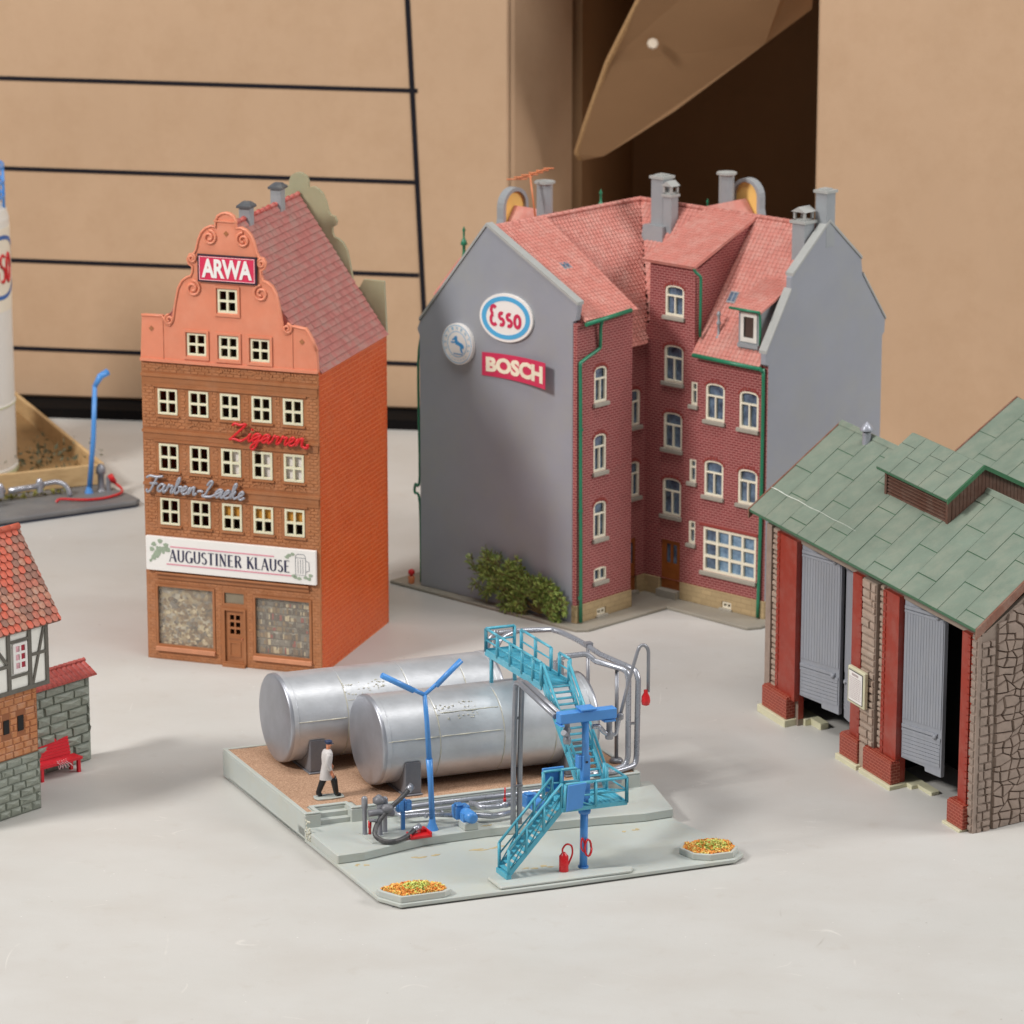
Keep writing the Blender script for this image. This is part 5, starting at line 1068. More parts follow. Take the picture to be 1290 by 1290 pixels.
# flower beds
FL = [mat('orange_flock', (255, 168, 86), rough=.95, var=.2, scale=200), mat('yellow_green_flock', (214, 226, 130), rough=.95, var=.2, scale=200), mat('yellow_flock', (252, 220, 130), rough=.95, var=.2, scale=200)]
def bed(lab, poly, green):
    c = (sum(p[0] for p in poly) / len(poly), sum(p[1] for p in poly) / len(poly)); t = thing('flower_bed', lab, 'flower bed', TF.to((c[0], c[1], ZP)), 'kerbed flower beds of coloured flock on the depot plate')
    mb = MB(TF); inn = [(c[0] + (x - c[0]) * .88, c[1] + (y - c[1]) * .88) for x, y in poly]
    mb.prism(poly, 'w', ZP, ZP + .023, [inn]); obj('kerb', mb, BASE, t, bevel=.002)
    mb = MB(TF); mb.prism(inn, 'w', ZP + .0005, ZP + .018); obj('soil', mb, SCUFF, t)
    ls = [MB(TF), MB(TF), MB(TF)]
    R_ = max(abs(p[0] - c[0]) for p in inn); 
    def inside(x, y):
        n = len(inn); r = False
        for i in range(n):
            a, b = inn[i], inn[(i + 1) % n]
            if (a[1] > y) != (b[1] > y) and x < (b[0] - a[0]) * (y - a[1]) / (b[1] - a[1]) + a[0]: r = not r
        return r
    for k in range(3400):
        x, y = c[0] + random.uniform(-.12, .12), c[1] + random.uniform(-.12, .12)
        if not inside(x, y): continue
        d = math.hypot(x - c[0] - .01, (y - c[1]) * 1.3); q = random.choices((0, 1, 2), ((1, 6, 2) if d < green * R_ else (9, 1, 4)))[0]
        h = ZP + .020 + .022 * max(0, 1 - d / R_) * random.random() + random.uniform(0, .004); s = random.uniform(.0026, .0055); ax = Vector((random.gauss(0, 1), random.gauss(0, 1), random.gauss(0, .6))).normalized() * s * 1.6; bx = Vector((random.gauss(0, 1), random.gauss(0, 1), random.gauss(0, 1))).normalized() * s
        p = Vector((x, y, h)); cx_ = ax.cross(bx).normalized() * s * .7
        ls[q].add([p - ax, p + bx, p + ax, p - bx, p + cx_], [(0, 1, 4), (1, 2, 4), (2, 3, 4), (3, 0, 4)])
    for m_, l in zip(FL, ls): obj('flock', l, m_, t, kind='stuff')
bed('flower bed of orange flock at the left front corner of the depot plate', [(.004, .075), (.048, -.009), (.205, -.009), (.235, .01), (.232, .07), (.18, .115), (.06, .125), (.006, .10)], .45)
bed('flower bed with light green middle at the right front corner of the depot plate', [(1.125, .115), (1.14, .04), (1.19, .008), (1.275, .008), (1.318, .055), (1.33, .135), (1.26, .18), (1.16, .165)], .6)
# tanks
def tank(lab, u0, u1, v, z, r, seams, legs, lid):
    t = thing('storage_tank', lab, 'tank', TF.to((u0 + .1, v, ZD)), 'silver storage tanks on the sandy deck')
    mb = MB(TF); N = 48
    P = []; F = []; prof = [(0, -.004, 0), (.90 * r, -.004, 0), (.965 * r, -.001, 0), (r, .008, 0)]
    ring = lambda u, q: [(u, v + q * math.sin(2 * math.pi * j / N), z + q * math.cos(2 * math.pi * j / N)) for j in range(N)]
    us = [u0 + .02] + [s for s in seams] + [u1]
    st = [(u0 + .014, r), (u0 + .030, r), None, (u0 + .030, r), (u0 + .032, r * .985), None, (u0 + .032, r * .985)]
    for s in seams: st += [(s - .003, r * .985), None, (s - .003, r * .985), (s - .001, r * .976), (s + .001, r * .976), (s + .003, r * .985), None, (s + .003, r * .985)]
    st += [(u1 - .03, r * .985), None, (u1 - .03, r * .985), (u1 - .028, r), None, (u1 - .028, r), (u1 - .012, r)]; br = [i for i, q in enumerate([x for x in st]) if q is None]
    cut = set(); k_ = 0
    for q in st:
        if q is None: cut.add(k_ - 1); continue
        P += ring(*q); k_ += 1
    for i in range(k_ - 1):
        if i in cut: continue
        for j in range(N): F.append((i * N + j, i * N + (j + 1) % N, (i + 1) * N + (j + 1) % N, (i + 1) * N + j))
    mb.add(P, F, True); sh = obj('shell', mb, TANK, t)
    for a, s in ((u0, -1), (u1, 1)):
        mb = MB(TF); q = [(a + .014 * -s * 1, r), (a + .003 * -s, r * .992), (a, r * .965), (a + s * .002, r * .9), (a + s * .005, r * .5)]; P = []; F = []
        for u, w in q: P += ring(u, w)
        P.append((a + s * .006, v, z))
        for i in range(len(q) - 1):
            for j in range(N): F.append((i * N + j, i * N + (j + 1) % N, (i + 1) * N + (j + 1) % N, (i + 1) * N + j))
        for j in range(N): F.append(((len(q) - 1) * N + j, (len(q) - 1) * N + (j + 1) % N, len(P) - 1))
        mb.add(P, F, True); obj('end_cap', mb, TANKE, t)
    mb = MB(TF)
    for k, (a, b, g) in enumerate(lid):   # seam of squeezed glue along the side
        mb.tube([(a + (b - a) * i / 14, v - math.sin(R(g + random.uniform(-.8, .8))) * r * .99, z + math.cos(R(g)) * r * .99) for i in range(15)], [random.uniform(.0008, .0026) for _ in range(15)], 5)
    for s in seams:
        mb.tube([(s + random.uniform(-.001, .001), v - math.sin(R(g)) * r * .984, z + math.cos(R(g)) * r * .984) for g in range(20, 160, 6)], [random.uniform(.0004, .0018) for _ in range(20, 160, 6)], 5)
    for _ in range(40):
        g = random.uniform(34, 58); a = random.uniform(seams[0], seams[0] + .16); mb.lathe((a, v - math.sin(R(g)) * r * .985, z + math.cos(R(g)) * r * .985), [(.002, -.001), (random.uniform(.002, .005), .0), (.001, .0018)], 6)
    obj('glue_seam', mb, GLUE, sh, kind='stuff')
    for u in legs:
        mb = MB(TF); lo = [(u, v - r * .74, ZD), (u + .062, v - r * .74, ZD), (u + .062, v + r * .74, ZD), (u, v + r * .74, ZD)]
        mb.box(u - .005, u + .067, v - r * 1.0, v + r * 1.0, ZD - .002, ZD + .006); mb.prism([(v - r * .97, ZD + .006), (v + r * .97, ZD + .006), (v + r * .97, z - r * .30), (v + r * .92, z - r * .37), (v + r * .7, z - r * .70), (v + r * .4, z - r * .90), (v, z - r * .97), (v - r * .4, z - r * .90), (v - r * .7, z - r * .70), (v - r * .92, z - r * .37), (v - r * .97, z - r * .30)], 'u', u, u + .062); obj('saddle', mb, SADD, t, bevel=.003)
    return t
tk1 = tank('shorter looking front silver tank, nearer to the blue double lamp', .320, 1.150, .955, .285, .165, (.535, .78, .98), (.400, 1.02), ((.34, .53, 78), (.54, .77, 78), (.55, .77, 48)))
tk2 = tank('rear silver tank standing furthest back on the sandy deck', .115, .950, 1.315, .287, .165, (.335, .58, .80), (.185, .82), ((.14, .33, 82), (.34, .58, 60)))
# man
FG = thing('person', 'man in a long white coat, black boots and blue cap walking beside the tanks', 'person', TF.to((.145, .90, ZD)))
PF = Fr((0, 0), (1, 0), (0, 1)); PF.o = TF.to((.143, .885, ZD + .005)); PF.ex = TF.ex * .98; PF.ey = Vector((-TF.ex.y, TF.ex.x, 0)) * .98
SKIN = mat('painted_skin', (214, 140, 104), rough=.5, var=.05); COAT = mat('white_coat_paint', (204, 198, 196), rough=.5, var=.06, scale=60); BOOT = mat('black_boot_paint', (26, 26, 30), rough=.3, var=.1); CAPB = mat('navy_cap_paint', (38, 52, 84), rough=.4, var=.05); OL = mat('ochre_trousers', (150, 128, 70), .6)
def skin(name, chains, m, par, fr, sub=2, root=0):
    vs = []; es = []; rs = []
    idx = {}
    for ch in chains:
        prev = None
        for p, r in ch:
            key = tuple(round(x, 5) for x in p)
            if key not in idx: idx[key] = len(vs); vs.append(fr.to(p)); rs.append(r)
            k = idx[key]
            if prev is not None and prev != k: es.append((prev, k))
            prev = k
    me = bpy.data.meshes.new(name); off = parent_origin(par); me.from_pydata([v - off for v in vs], es, []); me.skin_vertices or None
    o = bpy.data.objects.new(name, me); COL.objects.link(o); o.parent = par
    md = o.modifiers.new('s', 'SKIN'); md.use_smooth_shade = True
    if not me.skin_vertices:
        bm = bmesh.new(); bm.from_mesh(me); bm.verts.layers.skin.verify(); bm.to_mesh(me); bm.free()
    for k, sv in enumerate(me.skin_vertices[0].data): r = rs[k]; sv.radius = (r, r) if not isinstance(r, tuple) else r; sv.use_root = (k == root)
    if sub: ss = o.modifiers.new('b', 'SUBSURF'); ss.levels = sub; ss.render_levels = sub
    dg = bpy.context.evaluated_depsgraph_get(); me2 = bpy.data.meshes.new_from_object(o.evaluated_get(dg)); bpy.data.objects.remove(o)
    me2.materials.clear(); me2.materials.append(m); me2.name = name; o = bpy.data.objects.new(name, me2); COL.objects.link(o); o.parent = par
    for p in me2.polygons: p.use_smooth = True
    return o
k = .205 / 1.78
def sc(p): return (p[0] * k, p[1] * k, p[2] * k)
def ch(*a): return [(sc(p), r * k) for p, r in a]
hipc = ((0, 0, .95), .13)
legL = ch(hipc, ((.03, -.09, .90), .10), ((.20, -.09, .52), .075), ((.27, -.09, .10), .05), ((.30, -.09, .05), .045), ((.42, -.09, .035), .038))
legR = ch(hipc, ((-.02, .09, .90), .10), ((-.10, .09, .50), .075), ((-.26, .09, .12), .05), ((-.27, .09, .05), .045), ((-.15, .09, .035), .038))
torso = ch(hipc, ((.0, 0, 1.15), .13), ((.02, 0, 1.36), .14), ((.035, 0, 1.50), .065), ((.05, 0, 1.56), .055), ((.07, 0, 1.66), .085), ((.075, 0, 1.72), .08))
shL = ((.02, -.17, 1.40), .07); shR = ((.02, .17, 1.40), .07)
armL = ch(((.02, 0, 1.36), .14), shL, ((-.06, -.22, 1.12), .05), ((.05, -.22, .90), .036), ((.09, -.22, .82), .032))
armR = ch(((.02, 0, 1.36), .14), shR, ((.06, .22, 1.14), .05), ((.20, .20, .98), .036), ((.24, .20, .91), .032))
fingers = []
for hx, hy, hz, s in ((.09, -.22, .82, -1), (.24, .20, .91, 1)):
    for f in range(4): y = hy + (f - 1.5) * .024; fingers.append(ch(((hx, hy, hz), .032), ((hx + .012, y, hz - .05), .012), ((hx + .012, y, hz - .085 - .008 * (f in (1, 2))), .010), ((hx - .005, y, hz - .11 - .008 * (f in (1, 2))), .008)))
    fingers.append(ch(((hx, hy, hz), .032), ((hx + .04, hy, hz - .025), .013), ((hx + .05, hy, hz - .06), .010)))
skin('body', [torso, legL, legR, armL, armR] + fingers, SKIN, FG, PF)
mb = MB(PF)   # coat: closed sleeve-and-skirt shell
def loop(z, rx, ry, cx=0, n=14, flare=0): return [((cx + rx * math.cos(2 * math.pi * j / n)) * k, (ry * math.sin(2 * math.pi * j / n)) * k, (z + flare * math.cos(2 * math.pi * j / n)) * k) for j in range(n)]
L_ = [loop(.56, .27, .19, .02), loop(.70, .23, .185, .0), loop(.92, .17, .18, -.01), loop(1.05, .155, .175, 0), loop(1.25, .175, .215, .01), loop(1.40, .165, .235, .02), loop(1.47, .135, .215, .025), loop(1.51, .10, .13, .03), loop(1.53, .075, .075, .04)]
P = [p for l in L_ for p in l]; n = 14; F = [(i * n + j, i * n + (j + 1) % n, (i + 1) * n + (j + 1) % n, (i + 1) * n + j) for i in range(len(L_) - 1) for j in range(n)]; mb.add(P, F, True)
coat = obj('coat', mb, COAT, FG)
for a in (armL, armR): mb = MB(PF); p = [q[0] for q in a[1:4]]; mb.tube(cr([p[0], p[1], p[2]], 4), [.085 * k, .084 * k, .08 * k, .075 * k, .07 * k, .066 * k, .062 * k, .06 * k, .064 * k], 8); obj('sleeve', mb, COAT, coat)
for l in (legL, legR):
    mb = MB(PF); p = [q[0] for q in l]; mb.tube([Vector(p[2]) * .75 + Vector(p[1]) * .25, p[2], p[3], p[4]], [.115 * k, .108 * k, .082 * k, .07 * k], 8); mb.tube([p[4], Vector(p[4]) * .4 + Vector(p[5]) * .6, p[5]], [.068 * k, .062 * k, .05 * k], 8); obj('boot', mb, BOOT, FG)
mb = MB(PF); mb.lathe(sc((.065, 0, 1.70)), [(.10 * k, 0), (.105 * k, .03 * k), (.13 * k, .075 * k), (.10 * k, .10 * k), (.02 * k, .11 * k)], 12); mb.hexa([sc(p) for p in ((.14, -.07, 1.70), (.22, -.05, 1.685), (.22, .05, 1.685), (.14, .07, 1.70))], [sc(p) for p in ((.14, -.07, 1.715), (.22, -.05, 1.697), (.22, .05, 1.697), (.14, .07, 1.715))]); obj('cap', mb, CAPB, FG)
mb = MB(PF); mb.lathe(sc((.172, 0, 1.755)), [(.016 * k, 0), (.016 * k, .02 * k)], 6); obj('badge', mb, GLUE, FG)
mb = MB(PF)
for y in (-.032, .032): mb.lathe(sc((.148, y, 1.665)), [(.010 * k, 0), (.010 * k, .012 * k)], 6)
mb.box(.15 * k, .158 * k, -.025 * k, .025 * k, 1.60 * k, 1.606 * k); obj('eyes_and_mouth', mb, BOOT, FG)
mb = MB(PF); mb.hexa([sc(p) for p in ((.14, -.014, 1.62), (.178, -.012, 1.625), (.178, .012, 1.625), (.14, .014, 1.62))], [sc(p) for p in ((.14, -.006, 1.672), (.15, -.005, 1.67), (.15, .005, 1.67), (.14, .006, 1.672))])
for s in (-1, 1): mb.lathe(sc((.06, s * .083, 1.64)), [(.012 * k, 0), (.02 * k, .02 * k), (.010 * k, .045 * k)], 6)
obj('nose_and_ears', mb, SKIN, FG)
mb = MB(PF); mb.prism([(.42 * k * 1.2, -.2 * k), (.45 * k * 1.2, .0), (.40 * k * 1.2, .2 * k), (0, .24 * k), (-.40 * k, .2 * k), (-.44 * k, -.05 * k), (-.36 * k, -.22 * k), (0, -.25 * k)], 'w', -.005, -.0005); obj('foot_plate', mb, BASE, FG, bevel=.001)
# twin street lamp
mb = MB(TF); lp = thing('street_lamp', 'thin blue lamp post with two raised arms in front of the front tank', 'street lamp', TF.to((.405, .567, ZT2)))
c = (.405, .567); mb.lathe((c[0], c[1], ZT2), [(.022, 0), (.020, .006), (.012, .028), (.010, .05)], 12); mb.tube([(c[0], c[1], ZT2 + .04), (c[0] - .006, c[1], .25), (c[0] - .010, c[1], .32)], [.0105, .0105, .0125], 10); mb.tube([(c[0] - .010, c[1], .315), (c[0] - .018, c[1], .46), (c[0] - .026, c[1], .558)], [.0105, .0090, .0080], 10); obj('post', mb, BLU, lp)
top = (c[0] - .026, c[1], .556)
for s in (-1, 1):
    mb = MB(TF); a = Vector(top); b = a + Vector((s * .052, -.0, .040 if s > 0 else .030)); mb.tube([a, b], .0075, 8)
    mb.tube([b + Vector((-s * .010, .0, -.012)), b + Vector((s * .085, 0, .072 if s > 0 else .052))], .0105, 8) if s > 0 else mb.tube([b + Vector((.012, 0, -.010)), b + Vector((-.105, 0, .058))], .0105, 8)
    obj('lamp_arm', mb, BLU, lp)
# teal gantry: lower stair, platform, upper stair, bridge
GT = thing('gantry', 'teal stairway, platform and bridge leading from the plate up over both tanks', 'stairs', TF.to((.6, .3, ZP)))
def bar(mb, a, b, w=.0052):
    mb.tube([a, b], w * .72, 4)
def flat(mb, a, b, h, w):  # upright strip from a to b
    a, b = Vector(a), Vector(b); d = (b - a); s = Vector((d.x, d.y, 0)); s = Vector((-s.y, s.x, 0)).normalized() * w / 2 if s.length > 1e-6 else Vector((w / 2, 0, 0)); hv = Vector((0, 0, h))
    mb.hexa([a - s, b - s, b + s, a + s], [a - s + hv, b - s + hv, b + s + hv, a + s + hv])
def flight(p0, p1, off, n, rail, name='stair_flight'):
    """p0 bottom, p1 top of the near stringer; off = vector to the far stringer"""
    p0, p1, off = Vector(p0), Vector(p1), Vector(off); root = None
    for k, q in enumerate((Vector((0, 0, 0)), off)):
        mb = MB(TF); flat(mb, p0 + q + Vector((0, 0, -.012)), p1 + q + Vector((0, 0, -.012)), .024, .006); o = obj('stringer', mb, TEAL, GT)
        mb = MB(TF); up = Vector((0, 0, rail)); bar(mb, p0 + q + up, p1 + q + up, .008); bar(mb, p0 + q + up * .55, p1 + q + up * .55, .005)
        for t in (0, .33, .66, 1): c = p0 + q + (p1 - p0) * t; bar(mb, c, c + up, .008)
        for t in (0, .33, .66): c = p0 + q + (p1 - p0) * t; d = p0 + q + (p1 - p0) * (t + .33); bar(mb, c + up * .1, d + up * .5, .004)
        obj('handrail', mb, TEAL, GT)
    for k in range(n):
        c = p0 + (p1 - p0) * ((k + .5) / n); mb = MB(TF); d = (p1 - p0); d.z = 0; d = d.normalized() * .0085
        mb.hexa([c - d, c + d, c + d + off, c - d + off], [x + Vector((0, 0, .0035)) for x in (c - d, c + d, c + d + off, c - d + off)]); obj('tread', mb, TEAL, GT)
flight((.462, .052, .050), (.655, .052, .262), (0, .078, 0), 13, .092)
mb = MB(TF); mb.box(.452, .470, .048, .134, ZP + .0125, .052); obj('stair_foot', mb, TEAL, GT)
# platform
px0, px1, py0, py1, pz = .655, .890, .042, .198, .262
mb = MB(TF); mb.box(px0, px1, py0, py1, pz - .004, pz)
for k in range(14): u = px0 + .01 + k * .0162; mb.box(u, u + .004, py0 + .006, py1 - .006, pz + .0002, pz + .0022)
fl_ = obj('platform_floor', mb, TEAL, GT)
mb = MB(TF)
for v in (py0, py1): flat(mb, (px0, v, pz - .008), (px1, v, pz - .008), .014, .005)
for u in (px0, px1): flat(mb, (u, py0, pz - .008), (u, py1, pz - .008), .014, .005)
obj('platform_edge', mb, TEAL, GT)
rh = .090
def railing(pts, par, rh=rh, diag=True, posts=True):
    mb = MB(TF)
    for a, b in zip(pts, pts[1:]):
        a, b = Vector(a), Vector(b); up = Vector((0, 0, rh)); bar(mb, a + up, b + up, .008); bar(mb, a + up * .5, b + up * .5, .0055)
        if posts: bar(mb, a, a + up, .009)
        if diag: bar(mb, a + up * .5, b, .004)
    if posts: bar(mb, Vector(pts[-1]), Vector(pts[-1]) + Vector((0, 0, rh)), .009)
    return obj('handrail', mb, TEAL, par)
railing([(px0 + .01, py0, pz), (.775, py0, pz), (px1, py0, pz)], GT); railing([(px1, py0, pz), (px1, py1, pz)], GT); railing([(px0, py1, pz), (.72, py1, pz), (.80, py1, pz)], GT)
# upper flight and bridge
bz = .560; flight((.802, .235, .268), (.797, .510, bz), (.096, 0, 0), 17, .080)
bu0, bu1, bv0, bv1 = .790, .900, .510, .985
mb = MB(TF); mb.box(bu0, bu1, bv0, bv1, bz - .004, bz)
for k in range(28): v = bv0 + .008 + k * .0166; mb.box(bu0 + .006, bu1 - .006, v, v + .004, bz + .0002, bz + .002)
obj('bridge_deck', mb, TEAL, GT)
mb = MB(TF)
for u in (bu0, bu1): flat(mb, (u, bv0, bz - .016), (u, bv1, bz - .016), .024, .005)
flat(mb, (bu0, bv1, bz - .016), (bu1, bv1, bz - .016), .024, .005); obj('bridge_edge', mb, TEAL, GT)
railing([(bu0, .51, bz), (.79, .58, bz), (.79, .67, bz), (.79, .77, bz), (.79, .88, bz), (.79, .98, bz)], GT, .085, False); railing([(.79, .98, bz), (.9, .98, bz)], GT, .085, False)
railing([(.9, .92, bz), (.9, .80, bz), (.9, .67, bz)], GT, .085, False); railing([(.9, .60, bz), (.9, .515, bz)], GT, .085, False)
mb = MB(TF)
for u, v in ((.80, .955), (.89, .955)): bar(mb, (u, v, .44), (u, v, bz - .004), .01)
obj('bridge_leg', mb, TEAL, GT)
# loading crane
LC = thing('loading_crane', 'blue loading crane post with a T shaped beam rising through the teal platform', 'crane', TF.to((.745, .074, ZP)))
mb = MB(TF); mb.tube([(.745, .072, ZP + .012), (.748, .072, .26)], .0135, 12); mb.lathe((.748, .072, .232), [(.020, 0), (.022, .012), (.016, .018)], 12); mb.lathe((.745, .072, ZP + .0125), [(.018, 0), (.018, .006)], 12); obj('lower_post', mb, BLU, LC)
mb = MB(TF); mb.box(.737, .765, .062, .086, .285, .44); mb.tube([(.752, .072, .262), (.752, .072, .30)], .0115, 10); mb.tube([(.751, .072, .42), (.750, .072, .562)], .0125, 10); obj('upper_post', mb, BLU, LC, bevel=.002)
mb = MB(TF); mb.lathe((.751, .0615, .418), [(.005, 0), (.005, -.001)], 8, 'v'); obj('pin_hole', mb, BLACKP, LC)
mb = MB(TF); mb.box(.722, .736, .066, .092, .395, .44); obj('bracket', mb, BLU, LC, bevel=.002)
mb = MB(TF); mb.box(.650, .858, .054, .090, .564, .602); bm_ = obj('beam', mb, BLU, LC, bevel=.003)
mb = MB(TF); mb.box(.724, .780, .046, .098, .6045, .612); mb.box(.812, .856, .056, .090, .5525, .5615); mb.box(.648, .664, .047, .097, .5565, .5615); obj('beam_plate', mb, BLU, bm_, bevel=.002)
mb = MB(TF); mb.hexa([(.662, .030, .258), (.722, .030, .266), (.722, .034, .266), (.662, .034, .258)], [(.668, .030, .352), (.737, .030, .356), (.737, .034, .356), (.668, .034, .352)]); obj('control_panel', mb, BLU, LC, label='plain square blue panel on the platform railing', bevel=.002)
mb = MB(TF); mb.box(.655, .735, .205, .212, .275, .362); obj('control_panel', mb, BLU, LC, bevel=.002)
def coil(mb, c, r, h, n, th):
    pts = []
    for i in range(n * 12 + 1):
        a = 2 * math.pi * i / 12; pts.append((c[0] + r * math.cos(a), c[1] - .004 * i / 12, c[2] + h * math.sin(a)))
    mb.tube(pts, th, 6)
mb = MB(TF); coil(mb, (.752, .054, .112), .012, .030, 2, .0032); mb.tube(cr([(.740, .054, .13), (.730, .05, .15), (.726, .05, .12), (.735, .05, .10)], 4), .003, 6); obj('hose_reel', mb, FIRE, LC, label='red coiled hose hung on the blue post')
def pipe(pts, r, m, par, name='pipe', n=10): mb = MB(TF); mb.tube(pts, r, n); return obj(name, mb, m, par)
# pipes of the loading arm, left pair
PP = thing('pipe_pair', 'pair of grey pipes rising from the terrace and bending over to the blue crane beam', 'pipes', TF.to((.715, .52, ZT2)))
for d in (-.012, .012):
    pipe(cr([(.70 + d, .52, ZT2), (.70 + d, .515, .30), (.70 + d, .50, .56)], 3) + cr([(.70 + d, .50, .565), (.70 + d, .49, .586), (.70 + d, .46, .592)], 4) + [(.665 + d, .10, .580)], .0098, PIPE, PP)
for z in (.20, .45): mb = MB(TF); mb.box(.684, .716, .500, .506, z, z + .008); obj('pipe_clamp', mb, SADD, PP)
mb = MB(TF); mb.lathe((.684, .074, .488), [(.012, 0), (.014, .004), (.014, .018), (.010, .022), (.010, .040), (.013, .042), (.013, .052), (.009, .056), (.009, .072)], 10); mb.tube([(.684, .074, .52), (.668, .055, .528), (.655, .04, .540)], .010, 8); obj('loading_nozzle', mb, PIPE, PP, label='drooping grey nozzle under the left end of the beam')
# right arm with hook and red bulb
RA = thing('filling_arm', 'grey filling arm curving up behind the crane, with a red bulb hanging from its hook', 'filling arm', TF.to((.838, .074, .50)))
pipe(cr([(.775, .072, .538), (.80, .072, .536), (.818, .072, .515), (.835, .072, .505)], 4), .0085, PIPEL, RA); mb = MB(TF); mb.lathe((.838, .072, .488), [(.013, 0), (.014, .004), (.014, .022), (.010, .026), (.010, .064)], 10); obj('joint', mb, PIPE, RA)
pipe(cr([(.846, .072, .502), (.862, .072, .503), (.870, .072, .53), (.876, .072, .562)], 4), .0065, PIPEL, RA); mb = MB(TF); mb.lathe((.878, .072, .560), [(.008, -.008), (.012, -.004), (.012, .012), (.008, .016)], 8); obj('joint', mb, PIPE, RA)
pipe([(.879, .072, .57), (.910, .072, .69), (.941, .072, .790)] + cr([(.941, .072, .790), (.950, .072, .806), (.965, .072, .808), (.977, .072, .796), (.981, .072, .78)], 4)[1:] + [(.981, .072, .64)], .0062, PIPE, RA)
mb = MB(TF); mb.lathe((.972, .072, .592), [(.004, 0), (.013, .004), (.0155, .016), (.014, .032), (.007, .046), (.007, .056)], 12); obj('bulb', mb, FIRE, RA, label='glossy red bulb')
# twin riser pipes at the right end
RP = thing('riser_pipes', 'silver riser pipes at the right end of the deck, arching over to the tanks', 'pipes', TF.to((1.27, .80, ZT2)))
pipe([(1.08, .765, .122)] + cr([(1.16, .77, .122), (1.215, .785, .123), (1.25, .795, .132), (1.262, .80, .160)], 4) + [(1.262, .80, .45)] + cr([(1.262, .80, .45), (1.258, .81, .478), (1.245, .83, .488)], 4)[1:] + [(1.195, .93, .492)] + cr([(1.195, .93, .492), (1.17, .955, .514), (1.13, .955, .516)], 4)[1:] + [(1.09, .955, .516)] + cr([(1.09, .955, .516), (1.068, .955, .51), (1.060, .955, .49), (1.060, .955, .44)], 4)[1:], .0105, PIPEL, RP)
pipe([(1.10, .748, .124)] + cr([(1.18, .750, .124), (1.25, .775, .124), (1.285, .79, .132), (1.296, .80, .165)], 4) + [(1.300, .80, .445)] + cr([(1.300, .80, .445), (1.298, .82, .475), (1.285, .85, .484)], 4)[1:] + [(1.255, 1.02, .488)] + cr([(1.255, 1.02, .488), (1.235, 1.14, .505), (1.215, 1.25, .512), (1.19, 1.30, .516)], 4)[1:] + [(1.06, 1.315, .52)] + cr([(1.06, 1.315, .52), (.99, 1.315, .518), (.955, 1.315, .50), (.935, 1.315, .44)], 4)[1:], .0105, PIPEL, RP)
pipe([(1.05, 1.29, .525)] + cr([(1.03, 1.29, .522), (.985, 1.27, .515), (.955, 1.25, .49), (.94, 1.25, .44)], 4), .009, PIPEL, RP)
mb = MB(TF); mb.box(1.266, 1.292, .794, .806, .28, .287); mb.box(1.045, 1.075, .94, .97, .43, .50); mb.lathe((.925, 1.20, .50), [(.010, 0), (.008, .045), (.013, .05), (.014, .06), (.008, .068)], 10); obj('valve_block', mb, PIPE, RP)
for u, v, zt in ((1.262, .895, .47), (1.245, 1.10, .50)):
    mb = MB(TF); mb.tube([(u, v, ZD), (u, v, zt)], .0072, 8); mb.lathe((u, v, ZD), [(.024, 0), (.026, .006), (.020, .014), (.008, .016)], 12); mb.box(u - .014, u + .014, v - .014, v + .014, zt - .004, zt + .014); obj('support_post', mb, PIPE, RP)
# low pipework along the terrace
LP = thing('low_pipework', 'silver pipes with two red levers running along the deck wall past the blue pumps', 'pipes', TF.to((.6, .66, ZT2)))
pipe([(.33, .728, .095), (.60, .728, .095), (1.2, .728, .095)], .0085, PIPEL, LP); pipe([(.33, .712, .080), (1.15, .712, .080)], .0065, PIPEL, LP)
pipe(cr([(.335, .72, .09), (.325, .69, .088), (.345, .66, .086)], 4) + [(.42, .655, .085), (.50, .60, .088)], .0085, PIPEL, LP)
pipe(cr([(.56, .60, .085), (.60, .575, .083), (.63, .565, .08)], 4) + [(.71, .58, .08)], .010, PIPEL, LP)
pipe([(.60, .70, .09)] + cr([(.62, .69, .088), (.63, .655, .086), (.66, .645, .085)], 4) + [(.76, .655, .085)], .0095, PIPEL, LP)
for u, v in ((.44, .645), (.715, .65)):
    mb = MB(TF); mb.lathe((u, v, .078), [(.014, 0), (.014, .016), (.006, .02)], 8); mb.lathe((u - .03, v, .085), [(.012, 0), (.012, .008)], 8, 'u'); mb.lathe((u + .03, v, .085), [(.012, 0), (.012, .008)], 8, 'u'); obj('valve', mb, PIPEL, LP)
    mb = MB(TF); mb.tube([(u, v, .098), (u, v, .112)], .006, 6); mb.tube([(u, v, .108), (u + .001, v, .150)], .0032, 6); obj('lever', mb, FIRE, LP)
def pump(lab, u, v):
    t = thing('pump', lab, 'pump', TF.to((u, v, ZT2)), 'blue electric pumps')
    mb = MB(TF); mb.box(u - .022, u + .030, v - .035, v + .02, ZT2, ZT2 + .026); obj('plinth', mb, BASE, t, bevel=.002)
    z = ZT2 + .046; mb = MB(TF); mb.box(u - .032, u + .022, v + .018, v + .058, z - .022, z + .026); mb.box(u - .03, u - .002, v + .016, v + .045, z + .027, z + .036); bd = obj('pump_body', mb, BLU, t, bevel=.003)
    mb = MB(TF); mb.lathe((u + .004, v + .017, z), [(.0225, 0), (.0225, -.05), (.020, -.053), (.0195, -.062), (.010, -.064)], 16, 'v'); mb.box(u - .02, u - .008, v - .02, v + .01, z - .022, z + .01); obj('motor', mb, BLU, t)
pump('blue pump on a small plinth between the lamp post and the grey pipe pair', .525, .548); pump('blue pump half hidden behind the grey pipe pair and teal stairs', .80, .57)
